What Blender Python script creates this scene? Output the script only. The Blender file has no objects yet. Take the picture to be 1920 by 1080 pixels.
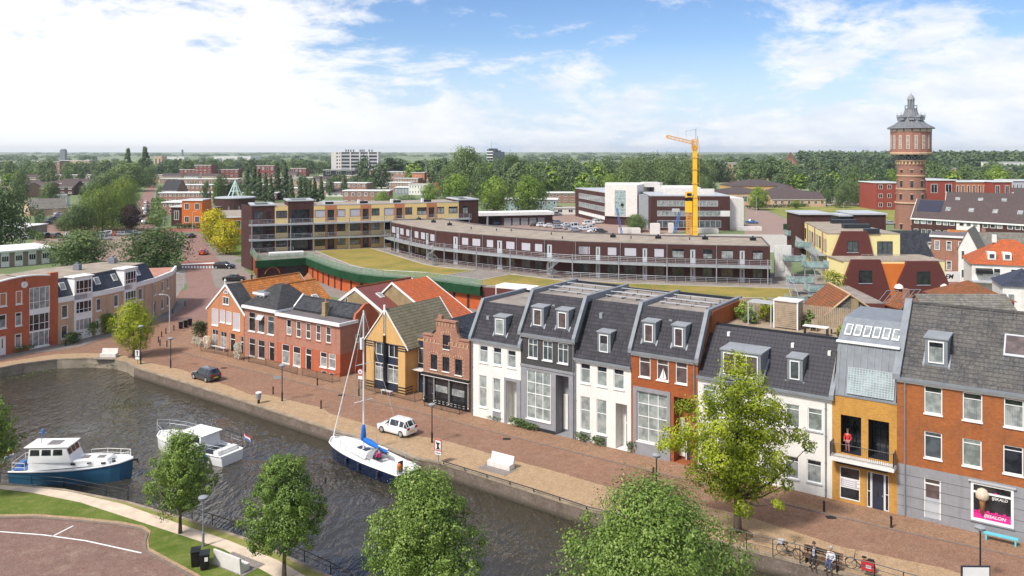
import bpy, math, random
import numpy as np
from mathutils import Vector, Matrix
R=math.radians; random.seed(7); rng=np.random.default_rng(7)
S=bpy.context.scene; COL=S.collection
# ---------------- camera (level, lens shifted down) ----------------
H=26.5; F=1550.0; HY=283.0; CX=960.0
cam=bpy.data.cameras.new('camera'); camo=bpy.data.objects.new('camera',cam); COL.objects.link(camo)
camo.location=(0,0,H); camo.rotation_euler=(R(90),0,0)
cam.sensor_width=36; cam.lens=F/1920*36; cam.shift_y=-(540-HY)/1920; cam.clip_start=.5; cam.clip_end=30000
S.camera=camo
# ---------------- light ----------------
SUN_AZ=R(228); SUN_EL=R(50)     # compass bearing the sun stands at (from +Y, clockwise)
W=bpy.data.worlds.new('World'); S.world=W; W.use_nodes=True
sd=bpy.data.lights.new('sun','SUN'); so=bpy.data.objects.new('sun',sd); COL.objects.link(so)
sd.energy=SUN_E=3.3; sd.angle=R(9); sd.color=(1,.955,.89)
so.rotation_euler=Vector((math.sin(SUN_AZ)*math.cos(SUN_EL),math.cos(SUN_AZ)*math.cos(SUN_EL),math.sin(SUN_EL))).to_track_quat('Z','Y').to_euler()
S.view_settings.view_transform='Standard'; S.view_settings.look='None'; S.view_settings.gamma=1
S.view_settings.exposure=0.52
S.cycles.use_denoising=True; S.cycles.max_bounces=6; S.cycles.transparent_max_bounces=6
S.cycles.diffuse_bounces=3; S.cycles.glossy_bounces=3; S.cycles.volume_bounces=0
S.cycles.sample_clamp_indirect=8; S.cycles.caustics_reflective=False; S.cycles.caustics_refractive=False

class NT:
    def __init__(s,nt): s.nt=nt
    def n(s,t,inp={},**pr):
        o=s.nt.nodes.new('ShaderNode'+t)
        for k,v in pr.items(): setattr(o,k,v)
        for k,v in inp.items():
            q=o.inputs[k]
            if isinstance(v,bpy.types.NodeSocket): s.nt.links.new(v,q)
            else: q.default_value=v
        return o
    def mix(s,f,a,b,bt='MIX'):
        o=s.n('Mix',{0:f,6:a,7:b},data_type='RGBA',blend_type=bt,clamp_factor=True); return o.outputs[2]
    def m(s,op,a,b=0.0,c=0.0): return s.n('Math',{0:a,1:b,2:c},operation=op).outputs[0]
    def noise(s,vec,scale,detail=3,rough=.55,**k): return s.n('TexNoise',{'Vector':vec,'Scale':scale,'Detail':detail,'Roughness':rough},**k).outputs[0]
    def rng(s,v,a,b,c=0.0,d=1.0): return s.n('MapRange',{0:v,1:a,2:b,3:c,4:d}).outputs[0]
    def ramp(s,f,stops):
        o=s.n('ValToRGB',{0:f}); e=o.color_ramp.elements
        while len(e)<len(stops): e.new(.5)
        for i,(p,c) in enumerate(stops): e[i].position=p; e[i].color=c if len(c)==4 else (*c,1)
        return o.outputs[0]
def C4(c): return (*c,1) if len(c)==3 else c

# sky with clouds
w=NT(W.node_tree); W.node_tree.nodes.clear()
sky=w.n('TexSky',sky_type='NISHITA',sun_disc=False,sun_elevation=SUN_EL,sun_rotation=SUN_AZ,altitude=0,air_density=1.0,dust_density=1.0,ozone_density=2.2)
tc=w.n('TexCoord').outputs['Generated']
sp=w.n('SeparateXYZ',{0:tc}); zz=w.m('MAXIMUM',sp.outputs[2],.0)
den=w.m('ADD',zz,.28)
px_=w.m('DIVIDE',sp.outputs[0],den); py_=w.m('DIVIDE',sp.outputs[1],den)
pv=w.n('CombineXYZ',{0:w.m('MULTIPLY',px_,1.0),1:w.m('MULTIPLY',py_,1.0),2:0.0}).outputs[0]
warp=w.n('TexNoise',{'Vector':pv,'Scale':1.1,'Detail':3.0}).outputs[1]
pv2=w.n('VectorMath',{0:pv,1:w.n('VectorMath',{0:warp,3:.42},operation='SCALE').outputs[0]},operation='ADD').outputs[0]
n1=w.noise(pv2,2.9,11,.64); n2=w.noise(pv2,.95,4,.5)
# horizontal bearing x/y: left of the view is a thick bright bank
az=w.m('DIVIDE',sp.outputs[0],w.m('MAXIMUM',sp.outputs[1],.05))
left=w.rng(w.m('ADD',az,w.m('MULTIPLY',zz,.35)),-.30,.03,1.0,0.0)
right=w.rng(az,.18,.55,0.0,.34)
low=w.rng(zz,.03,.17,.50,-.06)
cov=w.m('ADD',w.m('ADD',w.m('MULTIPLY',left,.66),w.m('ADD',low,right)),w.m('MULTIPLY',w.m('SUBTRACT',n2,.5),.75))
cl=w.m('ADD',w.m('MULTIPLY',w.m('SUBTRACT',n1,.5),3.5),cov)
mask=w.n('MapRange',{0:cl,1:.12,2:.72,3:0.0,4:1.0},interpolation_type='SMOOTHSTEP').outputs[0]
shade=w.noise(pv2,5.5,5,.6)
cc=w.mix(w.rng(shade,.35,.7),(6.2,6.7,7.6,1),(8.0,8.1,8.2,1))
cc=w.mix(left,cc,(8.2,8.2,8.3,1))
skyc=w.mix(1.0,sky.outputs[0],w.mix(w.rng(zz,.0,.22),(1.1,1.2,1.4,1),(.70,.86,1.12,1)),'MULTIPLY'); skyc=w.mix(w.rng(zz,.0,.13,.8,0),skyc,(6.0,7.0,8.6,1))
bg=w.n('Background',{'Color':w.mix(w.m('MULTIPLY',mask,.96),skyc,cc),'Strength':.092})
w.nt.links.new(bg.outputs[0],w.n('OutputWorld').inputs[0])

# ---------------- geometry helpers ----------------
def G(px,py,z=0.0):
    s=(H-z)/(py-HY); return ((px-CX)*s, F*s)
def Z(ox,oy,k): return lambda x,y:(ox+x/k,oy+y/k)
class Fr:
    def __init__(s,a,b,z=0.0,world=False):
        A=a if world else G(a[0],a[1],z); B=b if world else G(b[0],b[1],z); s.o=A; d=(B[0]-A[0],B[1]-A[1]); L=math.hypot(*d); s.L=L
        s.u=(d[0]/L,d[1]/L); s.v=(-s.u[1],s.u[0]); s.a=math.atan2(s.u[1],s.u[0])
    def on(s,px,py,v=0.0):
        r=((px-CX)/F,1.0); k=v+s.o[0]*s.v[0]+s.o[1]*s.v[1]
        t=k/(r[0]*s.v[0]+r[1]*s.v[1]); x=r[0]*t-s.o[0]; y=t-s.o[1]
        return (x*s.u[0]+y*s.u[1], H-(py-HY)/F*t)
    def side(s,px,py,u):
        r=((px-CX)/F,1.0); k=u+s.o[0]*s.u[0]+s.o[1]*s.u[1]
        t=k/(r[0]*s.u[0]+r[1]*s.u[1]); x=r[0]*t-s.o[0]; y=t-s.o[1]
        return (x*s.v[0]+y*s.v[1], H-(py-HY)/F*t)
    def flat(s,px,py,z=0.0):
        p=G(px,py,z); x=p[0]-s.o[0]; y=p[1]-s.o[1]
        return (x*s.u[0]+y*s.u[1], x*s.v[0]+y*s.v[1])
    def w(s,u,v=0): return (s.o[0]+u*s.u[0]+v*s.v[0], s.o[1]+u*s.u[1]+v*s.v[1])
def thing(name,label,cat,loc=(0,0,0),rz=0.0,group=None):
    o=bpy.data.objects.new(name,None); COL.objects.link(o); o.empty_display_size=.3
    o.location=(loc[0],loc[1],loc[2] if len(loc)>2 else 0); o.rotation_euler=(0,0,rz)
    o['label']=label; o['category']=cat
    if group: o['group']=group
    return o
def tag(o,label,cat,group=None):
    o['label']=label; o['category']=cat
    if group: o['group']=group
    return o
def copy_tree(o,parent=None):
    c=o.copy(); COL.objects.link(c)
    if parent: c.parent=parent
    for ch in o.children: copy_tree(ch,c)
    return c
def place(o,x,y,z=0,rz=0,label=None,group=None,s=None):
    o.location=(x,y,z); o.rotation_euler=(0,0,rz)
    if s: o.scale=(s,s,s) if not hasattr(s,'__len__') else s
    if label: o['label']=label
    if group: o['group']=group
    return o
class MB:
    def __init__(s): s.v=[]; s.f=[]; s.m=[]
    def poly(s,pts,m=0):
        b=len(s.v); s.v+= [tuple(p) for p in pts]; s.f.append(tuple(range(b,b+len(pts)))); s.m.append(m); return s
    def add(s,vs,fs,m=0):
        b=len(s.v); s.v+=[tuple(p) for p in vs]; s.f+=[tuple(b+i for i in f) for f in fs]; s.m+=[m]*len(fs); return s
    def box(s,x0,x1,y0,y1,z0,z1,m=0,bottom=True):
        v=[(x0,y0,z0),(x1,y0,z0),(x1,y1,z0),(x0,y1,z0),(x0,y0,z1),(x1,y0,z1),(x1,y1,z1),(x0,y1,z1)]
        return s.add(v,[(3,2,1,0),(4,5,6,7),(0,1,5,4),(1,2,6,5),(2,3,7,6),(3,0,4,7)],m)
    def prism(s,pts,z0,z1,m=0,mt=None):   # pts (x,y) ccw
        n=len(pts); v=[(p[0],p[1],z0) for p in pts]+[(p[0],p[1],z1) for p in pts]
        a=sum(pts[i][0]*pts[(i+1)%n][1]-pts[(i+1)%n][0]*pts[i][1] for i in range(n))
        side=[(i,(i+1)%n,n+(i+1)%n,n+i) for i in range(n)]
        if a<0: side=[tuple(reversed(q)) for q in side]
        s.add(v,side,m)
        top=[(p[0],p[1],z1) for p in pts]; bot=[(p[0],p[1],z0) for p in pts]
        if a<0: top.reverse()
        else: bot.reverse()
        s.poly(top,m if mt is None else mt); s.poly(bot,m); return s
    def ext(s,pts,axis,a,b,m=0):   # profile pts (p,z) extruded along axis 'x' or 'y'
        f=(lambda p,t:(t,p[0],p[1])) if axis=='x' else (lambda p,t:(p[0],t,p[1]))
        n=len(pts); v=[f(p,a) for p in pts]+[f(p,b) for p in pts]
        s.add(v,[(i,(i+1)%n,n+(i+1)%n,n+i) for i in range(n)]+[tuple(range(n-1,-1,-1)),tuple(range(n,2*n))],m); return s
    def tube(s,p0,p1,r0,r1=None,n=8,m=0):
        r1=r0 if r1 is None else r1; p0=Vector(p0); p1=Vector(p1); d=(p1-p0).normalized()
        a=d.cross(Vector((0,0,1)) if abs(d.z)<.95 else Vector((1,0,0))).normalized(); b=d.cross(a)
        v=[p0+(a*math.cos(t)+b*math.sin(t))*r0 for t in [2*math.pi*i/n for i in range(n)]]+[p1+(a*math.cos(t)+b*math.sin(t))*r1 for t in [2*math.pi*i/n for i in range(n)]]
        return s.add(v,[(i,(i+1)%n,n+(i+1)%n,n+i) for i in range(n)]+[tuple(range(n-1,-1,-1)),tuple(range(n,2*n))],m)
    def path(s,pts,r,n=6,m=0):
        for a,b in zip(pts,pts[1:]): s.tube(a,b,r,r,n,m)
        return s
    def lathe(s,prof,c=(0,0),n=16,m=0,caps=True):
        b=[]
        for (r,z) in prof: b+=[(c[0]+r*math.cos(2*math.pi*i/n),c[1]+r*math.sin(2*math.pi*i/n),z) for i in range(n)]
        fs=[(k*n+i,k*n+(i+1)%n,(k+1)*n+(i+1)%n,(k+1)*n+i) for k in range(len(prof)-1) for i in range(n)]
        if caps: fs+=[tuple(range(n-1,-1,-1)),tuple(range((len(prof)-1)*n,len(prof)*n))]
        return s.add(b,fs,m)
    def loft(s,rings,m=0,caps=True,closed=True):
        n=len(rings[0]); b=[p for r in rings for p in r]; e=n if closed else n-1
        fs=[(k*n+i,k*n+(i+1)%n,(k+1)*n+(i+1)%n,(k+1)*n+i) for k in range(len(rings)-1) for i in range(e)]
        if caps: fs+=[tuple(range(n-1,-1,-1)),tuple(range((len(rings)-1)*n,len(rings)*n))]
        return s.add(b,fs,m)
    def xf(s,M,i0=0):
        for i in range(i0,len(s.v)): s.v[i]=tuple(M@Vector(s.v[i]))
        return s
    def each(s,name,mats,parent=None):   # one part object per connected piece
        par=list(range(len(s.v)))
        def fd(i):
            while par[i]!=i: par[i]=par[par[i]]; i=par[i]
            return i
        for f in s.f:
            for i in f[1:]: par[fd(i)]=fd(f[0])
        G_={}
        for f,m in zip(s.f,s.m): G_.setdefault(fd(f[0]),[]).append((f,m))
        for L_ in G_.values():
            b=MB(); ids={}
            for f,m in L_:
                for i in f:
                    if i not in ids: ids[i]=len(b.v); b.v.append(s.v[i])
                b.f.append(tuple(ids[i] for i in f)); b.m.append(m)
            b.build(name,mats,parent)
    def build(s,name,mats,parent=None,smooth=False,kind=None,loc=None,bevel=0):
        if not isinstance(mats,(list,tuple)): mats=[mats]
        me=bpy.data.meshes.new(name); me.from_pydata(s.v,[],s.f)
        for m in mats: me.materials.append(m)
        if len(mats)>1: me.polygons.foreach_set('material_index',s.m)
        uvs(me)
        if smooth:
            me.polygons.foreach_set('use_smooth',[True]*len(me.polygons))
            if smooth!=1: me.set_sharp_from_angle(angle=R(smooth))
        o=bpy.data.objects.new(name,me); COL.objects.link(o)
        if parent: o.parent=parent
        if kind: o['kind']=kind
        if loc: o.location=loc
        if bevel:
            b=o.modifiers.new('bevel','BEVEL'); b.width=bevel; b.segments=2; b.limit_method='ANGLE'
        return o
def uvs(me):   # planar uv in metres per face: u level, v up the slope
    n=len(me.polygons)
    if not n: return
    nl=len(me.loops); vi=np.empty(nl,int); me.loops.foreach_get('vertex_index',vi)
    co=np.empty(len(me.vertices)*3); me.vertices.foreach_get('co',co); co=co.reshape(-1,3)[vi]
    nr=np.empty(n*3); me.polygons.foreach_get('normal',nr); nr=nr.reshape(-1,3)
    lt=np.empty(n,int); me.polygons.foreach_get('loop_total',lt); N=np.repeat(nr,lt,axis=0)
    t=np.stack([-N[:,1],N[:,0],np.zeros(nl)],1); L=np.linalg.norm(t,axis=1); fl=L<.08
    t=t/np.maximum(L,1e-9)[:,None]; t[fl]=(1,0,0); b=np.cross(N,t); b[fl]=(0,1,0)
    uv=np.stack([(co*t).sum(1),(co*b).sum(1)],1)
    l=me.uv_layers.new(name='uv'); l.data.foreach_set('uv',uv.ravel())

# ---------------- materials ----------------
def mat(name):
    m=bpy.data.materials.new(name); m.use_nodes=True; t=NT(m.node_tree); t.b=m.node_tree.nodes["Principled BSDF"]; t.M=m
    t.set=lambda k,v:(t.nt.links.new(v,t.b.inputs[k]) if isinstance(v,bpy.types.NodeSocket) else setattr(t.b.inputs[k],'default_value',v))
    t.obj=t.n('TexCoord').outputs['Object']; t.uv=t.n('UVMap',uv_map='uv').outputs[0]; t.pos=t.n('NewGeometry').outputs['Position']
    return t
def bump(t,h,dist=.02,st=.5): t.set('Normal',t.n('Bump',{'Height':h,'Distance':dist,'Strength':st}).outputs[0])
def plain(name,c,rough=.6,var=.12,sc=1.5,metal=0.0,spec=.4,bmp=0,coat=0):
    t=mat(name); c=C4(c); n=t.noise(t.pos,sc,5,.65); n2=t.noise(t.pos,sc*9,2)
    d=tuple(x*(1-var) for x in c[:3])+(1,); l=tuple(min(1,x*(1+var)) for x in c[:3])+(1,)
    bc=t.mix(t.rng(t.m('ADD',n,t.m('MULTIPLY',n2,.35)),.5,.85),d,l)
    if bmp==.004: st_=t.noise(t.n('Mapping',{0:t.pos,3:(2.2,2.2,.16)}).outputs[0],1.0,4,.7); bc=t.mix(t.rng(st_,.52,.75,0,.5),bc,t.mix(1.0,bc,(.66,.63,.58,1),'MULTIPLY'))
    t.set('Base Color',bc); t.set('Roughness',rough); t.set('Metallic',metal); t.set('Specular IOR Level',spec)
    if coat: t.set('Coat Weight',coat); t.set('Coat Roughness',.05)
    if bmp: bump(t,n2,bmp)
    return t.M
def brick(name,c1,c2,mort,w_=.22,h_=.075,var=.25,dirt=(.1,.07,.05),dk=.35,ms=.012,rough=.85):
    t=mat(name)
    b=t.n('TexBrick',{'Vector':t.uv,'Color1':C4(c1),'Color2':C4(c2),'Mortar':C4(mort),'Scale':1.0,'Mortar Size':ms,'Brick Width':w_,'Row Height':h_,'Bias':-.1,'Mortar Smooth':.3})
    n=t.noise(t.pos,.7,5,.6); n3=t.noise(t.pos,4.5,4,.7)
    c=t.mix(t.rng(n,.42,.72,0,dk),b.outputs[0],C4(dirt)); st_=t.noise(t.n('Mapping',{0:t.pos,3:(1.6,1.6,.14)}).outputs[0],1.0,4,.7); c=t.mix(t.rng(st_,.5,.74,0,.45),c,t.mix(1.0,c,(.58,.55,.52,1),'MULTIPLY'))
    c=t.mix(t.rng(n3,.3,.7,0,1),c,t.mix(1.0,c,(1+var,1+var*.8,1+var*.7,1),'MULTIPLY'))
    n4=t.noise(t.uv,18,2,.5); c=t.mix(t.rng(n4,.45,.75,0,.45),c,t.mix(1.0,c,(.5,.48,.47,1),'MULTIPLY'))
    t.set('Base Color',c); t.set('Roughness',rough); t.set('Specular IOR Level',.2); bump(t,t.m('SUBTRACT',1.0,b.outputs[1]),.012,.6)
    return t.M
def tiles(name,c,c2,w_=.3,h_=.36,gloss=.45,moss=None,mk=.3,dep=.05,old=0.0):
    t=mat(name); s=t.n('SeparateXYZ',{0:t.uv}); u,v=s.outputs[0],s.outputs[1]
    row=t.m('DIVIDE',v,h_); fr=t.m('FRACT',row); cu=t.m('FRACT',t.m('DIVIDE',u,w_))
    id_=t.n('CombineXYZ',{0:t.m('FLOOR',t.m('DIVIDE',u,w_)),1:t.m('FLOOR',row),2:0.0}).outputs[0]
    rnd=t.n('TexWhiteNoise',{0:id_},noise_dimensions='3D').outputs[0]
    hump=t.m('SINE',t.m('MULTIPLY',cu,math.pi)); hgt=t.m('ADD',t.m('MULTIPLY',hump,.3),t.m('SUBTRACT',1.0,fr))
    n=t.noise(t.pos,.8,5,.65); n2=t.noise(t.pos,7,4,.7)
    base=t.mix(rnd,C4(c),C4(c2))
    if moss: base=t.mix(t.rng(n,.4,.66,0,mk),base,C4(moss))
    if old: base=t.mix(t.rng(n2,.5,.72,0,old),base,(.36,.33,.27,1))  # pale specks of age; on the corner house roof, painted tile-top highlights
    joint=t.m('MAXIMUM',t.rng(fr,.0,.22,1,0),t.rng(t.m('ABSOLUTE',t.m('SUBTRACT',cu,.5)),.42,.5,0,.35))
    base=t.mix(t.m('MULTIPLY',joint,.95),base,t.mix(1.0,base,(.12,.12,.12,1),'MULTIPLY'))
    t.set('Base Color',base); t.set('Roughness',t.rng(rnd,0,1,gloss+.1,gloss+.3)); t.set('Specular IOR Level',.3)
    bump(t,hgt,dep,.8); return t.M
def paver(name,c1,c2,mort,w_=.2,h_=.1,dirt=(.08,.07,.06),dk=.4,light=(.4,.33,.25),lk=.3,diag=False,big=.09,ms=.008):
    t=mat(name); v=t.pos
    v=t.n('Mapping',{0:v,2:(0,0,R(-36 if not diag else 9))}).outputs[0]
    b=t.n('TexBrick',{'Vector':v,'Color1':C4(c1),'Color2':C4(c2),'Mortar':C4(mort),'Scale':1.0,'Mortar Size':ms,'Brick Width':w_,'Row Height':h_})
    n=t.noise(t.pos,big,7,.72); n2=t.noise(t.pos,.5,7,.8); n3=t.noise(t.pos,9.0,3,.8)
    c=t.mix(t.rng(n,.4,.7,0,dk),b.outputs[0],C4(dirt)); c=t.mix(t.rng(n2,.5,.78,0,lk),c,C4(light))
    vo=t.n('TexVoronoi',{'Vector':v,'Scale':2.4},feature='F1').outputs[1]
    vg=t.n("SeparateColor",{0:vo}).outputs[0]; c=t.mix(t.m("MULTIPLY",vg,.3),c,t.mix(1.0,c,(.55,.5,.48,1),"MULTIPLY"))
    c=t.mix(t.rng(n3,.38,.72,0,1),t.mix(1.0,c,(.68,.66,.64,1),'MULTIPLY'),t.mix(1.0,c,(1.3,1.28,1.25,1),'MULTIPLY'))
    t.set('Base Color',c); t.set('Roughness',.9); t.set('Specular IOR Level',.15); bump(t,t.m('ADD',n3,b.outputs[1]),.01,.5); return t.M
def grass(name,a,b,c,s1=.15,s2=1.6,k=.6):
    t=mat(name); n=t.noise(t.pos,s1,6,.65); n2=t.noise(t.pos,s2,6,.75); n3=t.noise(t.pos,14,3,.8)
    x=t.mix(t.rng(n,.38,.62),C4(a),C4(b)); x=t.mix(t.rng(n2,.48,.7,0,k),x,C4(c))
    x=t.mix(t.rng(n3,.35,.7,0,1),t.mix(1.0,x,(.6,.62,.6,1),'MULTIPLY'),t.mix(1.0,x,(1.35,1.33,1.2,1),'MULTIPLY'))
    t.set('Base Color',x); t.set('Roughness',1.0); t.set('Specular IOR Level',.1); bump(t,n3,.06,.8); return t.M
def glass(name,c,rough=.06,folds=0,spec=.8,c2=None):
    t=mat(name); s=t.n('SeparateXYZ',{0:t.uv}); 
    oi=t.n('ObjectInfo').outputs['Random']
    base=C4(c)
    n=t.noise(t.n('VectorMath',{0:t.pos,1:t.n('CombineXYZ',{0:oi,1:oi,2:oi}).outputs[0]},operation='ADD').outputs[0],1.4,3,.6)
    base=t.mix(t.rng(n,.4,.6),base,C4(c2 or tuple(x*1.7+.01 for x in c)))
    if folds:
        f=t.m('ABSOLUTE',t.m('SINE',t.m('MULTIPLY',s.outputs[0 if folds==1 else 1],22.0 if folds==1 else 48.0)))
        base=t.mix(t.m('MULTIPLY',f,.45),base,t.mix(1.0,base,(.55,.57,.6,1),'MULTIPLY'))
    t.set('Base Color',base); t.set('Roughness',rough); t.set('Specular IOR Level',spec); t.set('IOR',1.5); return t.M
def leafmat(name,a,b,c=None,trans=.18):
    t=mat(name); at=t.n('Attribute',attribute_name='tint').outputs[2]; oi=t.n('ObjectInfo').outputs['Random']
    cl=t.ramp(at,[(0,a),(.62,b),(1,c or b)])
    cl=t.mix(1.0,cl,t.mix(oi,(.84,.88,.82,1),(1.14,1.1,1.02,1)),'MULTIPLY')
    t.set('Base Color',cl); t.set('Roughness',.55); t.set('Specular IOR Level',.3)
    tr=t.n('BsdfTranslucent',{0:t.mix(1.0,cl,(1.25,1.35,.6,1),'MULTIPLY')}).outputs[0]
    mx=t.n('MixShader',{0:trans,1:t.b.outputs[0],2:tr}).outputs[0]
    t.nt.links.new(mx,t.nt.nodes['Material Output'].inputs[0]); return t.M

K={}
K['white']=plain('white_paint',(.78,.77,.74),.5,.04)
K['trim']=plain('white_trim',(.8,.8,.78),.35,.03)
K['render_w']=plain('white_render',(.73,.71,.665),.85,.07,.9,bmp=.004)
K['grey_r']=plain('grey_render',(.265,.265,.28),.8,.10,1.2,bmp=.004)
K['grey_l']=plain('light_grey',(.45,.46,.48),.5,.06)
K['zinc']=plain('zinc',(.20,.215,.235),.6,.14,1.5,.0)
K['zinc_l']=plain('zinc_light',(.27,.285,.305),.6,.12,1.5,.0)
K['steel']=plain('galvanised',(.42,.44,.46),.45,.12,2,.4)
K['dark']=plain('dark_paint',(.025,.028,.034),.35,.2)
K['black']=plain('black_iron',(.012,.012,.013),.45,.2)
K['navy']=plain('navy_door',(.03,.036,.06),.35,.1)
K['concrete']=plain('concrete',(.42,.39,.34),.9,.14,.8,bmp=.01)
K['conc_w']=plain('white_concrete',(.66,.62,.58),.85,.10,1.2,bmp=.004)
K['gravel']=plain('roof_gravel',(.31,.255,.20),.95,.24,.5,bmp=.03)
K['gravel_d']=plain('dark_gravel',(.26,.22,.19),.95,.3,.6,bmp=.03)
K['bitumen']=plain('bitumen_roof',(.14,.12,.12),.85,.2,.6)
K['whiteroof']=plain('white_roof',(.72,.71,.68),.7,.08,.4)
K['shutter']=plain('roller_shutter',(.47,.45,.49),.5,.05)
K['wood']=plain('weathered_wood',(.34,.26,.18),.8,.22,2)
K['wood_d']=plain('brown_wood',(.13,.07,.04),.7,.25,2)
K['trunk']=plain('bark',(.10,.075,.055),.95,.3,3,bmp=.03)
K['gd']=glass('dark_glass',(.012,.014,.018)); K['gm']=glass('mid_glass',(.05,.06,.065))
K['gc']=glass('curtained_glass',(.20,.22,.22),.1,1,.6,(.40,.41,.39)); K['gb']=glass('blind_behind_glass',(.22,.25,.24),.12,2,.6,(.40,.43,.40))
K['gbr']=glass('brown_blind_glass',(.07,.05,.05),.12); K['gg']=glass('green_glass',(.15,.17,.155),.12)
K['gt']=glass('teal_glass',(.20,.27,.26),.08)
K['b_or']=brick('orange_brick',(.37,.095,.022),(.27,.062,.02),(.30,.12,.05))
K['b_or2']=brick('orange_brick_large',(.38,.115,.03),(.27,.072,.022),(.34,.16,.07))
K['b_red']=brick('red_brick_painted',(.50,.12,.05),(.42,.095,.045),(.42,.16,.09),dk=.2)
K['b_salmon']=brick('salmon_brick',(.42,.18,.12),(.34,.13,.09),(.42,.27,.2),dk=.2)
K['b_h1']=brick('apricot_brick',(.52,.21,.10),(.44,.16,.08),(.5,.28,.16),dk=.18)
K['b_dark']=brick('charcoal_brick',(.045,.045,.05),(.065,.062,.066),(.09,.09,.09),dk=.2)
K['b_yel']=brick('yellow_brick',(.62,.32,.06),(.50,.235,.04),(.40,.25,.1),var=.15,dk=.12)
K['b_beige']=brick('beige_brick',(.56,.38,.24),(.50,.33,.20),(.55,.42,.3),dk=.12)
K['b_cream']=brick('old_yellow_brick',(.34,.26,.13),(.26,.19,.09),(.4,.33,.22),dk=.35)
K['b_brown']=brick('brown_brick',(.080,.032,.029),(.060,.024,.023),(.075,.036,.034),var=.12,dk=.15)
K['b_orn']=brick('ornate_brick',(.36,.16,.11),(.28,.115,.08),(.4,.28,.2),dk=.3)
K['b_tower']=brick('tower_brick',(.29,.135,.10),(.225,.10,.075),(.33,.2,.15),dk=.25)
K['b_row']=brick('terrace_brick',(.33,.17,.12),(.27,.13,.095),(.36,.24,.19),dk=.2)
K['pan_r']=plain('maroon_board',(.115,.030,.024),.6,.06); K['red_b']=plain('red_board',(.30,.06,.04),.6,.08)
K['orange']=plain('orange_board',(.60,.16,.025),.7,.06); K['orange_d']=plain('orange_garage_wall',(.48,.10,.025),.8,.12,.5)
K['cream']=plain('cream_panel',(.72,.52,.22),.7,.05); K['lemon']=plain('lemon_panel',(.80,.68,.32),.7,.04); K['terra']=plain('terracotta_panel',(.46,.175,.08),.7,.06)
K['ochre']=plain('ochre_render',(.56,.34,.13),.85,.09,.9)
K['t_dark']=tiles('slate_tiles',(.022,.021,.027),(.056,.052,.062),dep=.06); K['t_old_glint']=tiles('weathered_glint_tiles',(.024,.023,.027),(.085,.082,.084),old=.35,moss=(.16,.14,.11),mk=.4)  # corner house tiles: moss, plus pale specks painting highlights onto tile tops
K['t_blk']=tiles('black_pantiles',(.02,.022,.028),(.05,.052,.06),gloss=.28); K['t_blue']=tiles('blue_pantiles',(.035,.04,.058),(.06,.066,.09),gloss=.3)
K['t_or']=tiles('orange_pantiles',(.54,.20,.045),(.38,.12,.03),gloss=.6,moss=(.2,.11,.05),mk=.5); K['t_red']=tiles('red_pantiles',(.54,.125,.035),(.40,.09,.03),gloss=.55,moss=(.24,.11,.06),mk=.4)
K['t_rust']=tiles('rusty_tiles',(.30,.09,.03),(.20,.07,.03),gloss=.8,moss=(.12,.08,.04),mk=.6,old=.15)
K['t_moss']=tiles('mossy_tiles',(.16,.14,.09),(.22,.19,.13),gloss=.8,moss=(.10,.10,.05),mk=.5,old=.3)
K['t_grey']=tiles('grey_old_tiles',(.15,.14,.13),(.24,.22,.19),gloss=.8,moss=(.09,.08,.05),mk=.5,old=.4)
K['t_brn']=tiles('brown_tiles',(.085,.062,.06),(.12,.088,.085),gloss=.7,mk=.2)
K['shingle']=tiles('bitumen_shingle',(.045,.045,.048),(.07,.068,.07),.4,.22,.85,dep=.01)
K['kerb']=plain('kerb_stone',(.20,.15,.12),.9,.15,2)
# ======================= SETTING: ground, water, streets =======================
t=mat('meadow'); n=t.noise(t.pos,.0016,4,.6); n2=t.noise(t.pos,.03,6,.7); n3=t.noise(t.pos,.6,5,.8)
c=t.mix(t.rng(n,.42,.58),(.13,.18,.07,1),(.26,.30,.14,1)); c=t.mix(t.rng(n2,.42,.66,0,.7),c,(.07,.11,.035,1)); c=t.mix(t.rng(n3,.4,.7,0,.6),c,(.16,.17,.07,1))
t.set('Base Color',c); t.set('Roughness',1.0); K['meadow']=t.M
K['lawn']=grass('lawn',(.10,.15,.025),(.16,.20,.045),(.27,.25,.10),.35,1.3,.75)
K['sedum']=grass('sedum_roof',(.35,.265,.075),(.20,.20,.05),(.38,.215,.11),.16,.7,.85)
K['rough']=grass('rough_grass',(.30,.28,.09),(.18,.22,.05),(.42,.34,.2),.08,.7,.6)
K['p_road']=paver('road_bricks',(.385,.215,.145),(.285,.155,.105),(.22,.145,.105),.2,.1,(.22,.155,.12),.45,(.46,.35,.26),.35)
K['p_walk']=paver('pavement_bricks',(.42,.25,.16),(.33,.19,.125),(.22,.15,.1),.2,.1,(.20,.145,.10),.35,(.42,.32,.22),.4)
K['p_quay']=paver('quay_bricks',(.52,.365,.22),(.42,.29,.175),(.38,.27,.17),.2,.1,(.42,.31,.21),.35,(.58,.45,.31),.4)
K['p_pink']=paver('pink_street',(.34,.20,.17),(.30,.17,.145),(.28,.18,.15),.2,.1,(.25,.17,.15),.5,(.40,.30,.26),.35)
K['p_red']=paver('red_asphalt',(.36,.13,.10),(.34,.12,.09),(.34,.13,.1),.3,.3,(.28,.13,.1),.3,(.42,.22,.17),.3)
K['p_grey']=paver('grey_slabs',(.33,.29,.265),(.28,.25,.23),(.22,.2,.18),.3,.3,(.2,.18,.16),.35,(.42,.38,.34),.3)
K['p_lot']=paver('car_park_bricks',(.40,.29,.245),(.34,.245,.21),(.3,.22,.19),.2,.1,(.28,.21,.18),.35,(.5,.4,.34),.35)
K['p_park']=paver('car_park_red_bricks',(.31,.19,.16),(.235,.145,.12),(.19,.13,.11),.2,.1,(.20,.145,.125),.4,(.46,.36,.27),.6,diag=True,big=.3)
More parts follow.
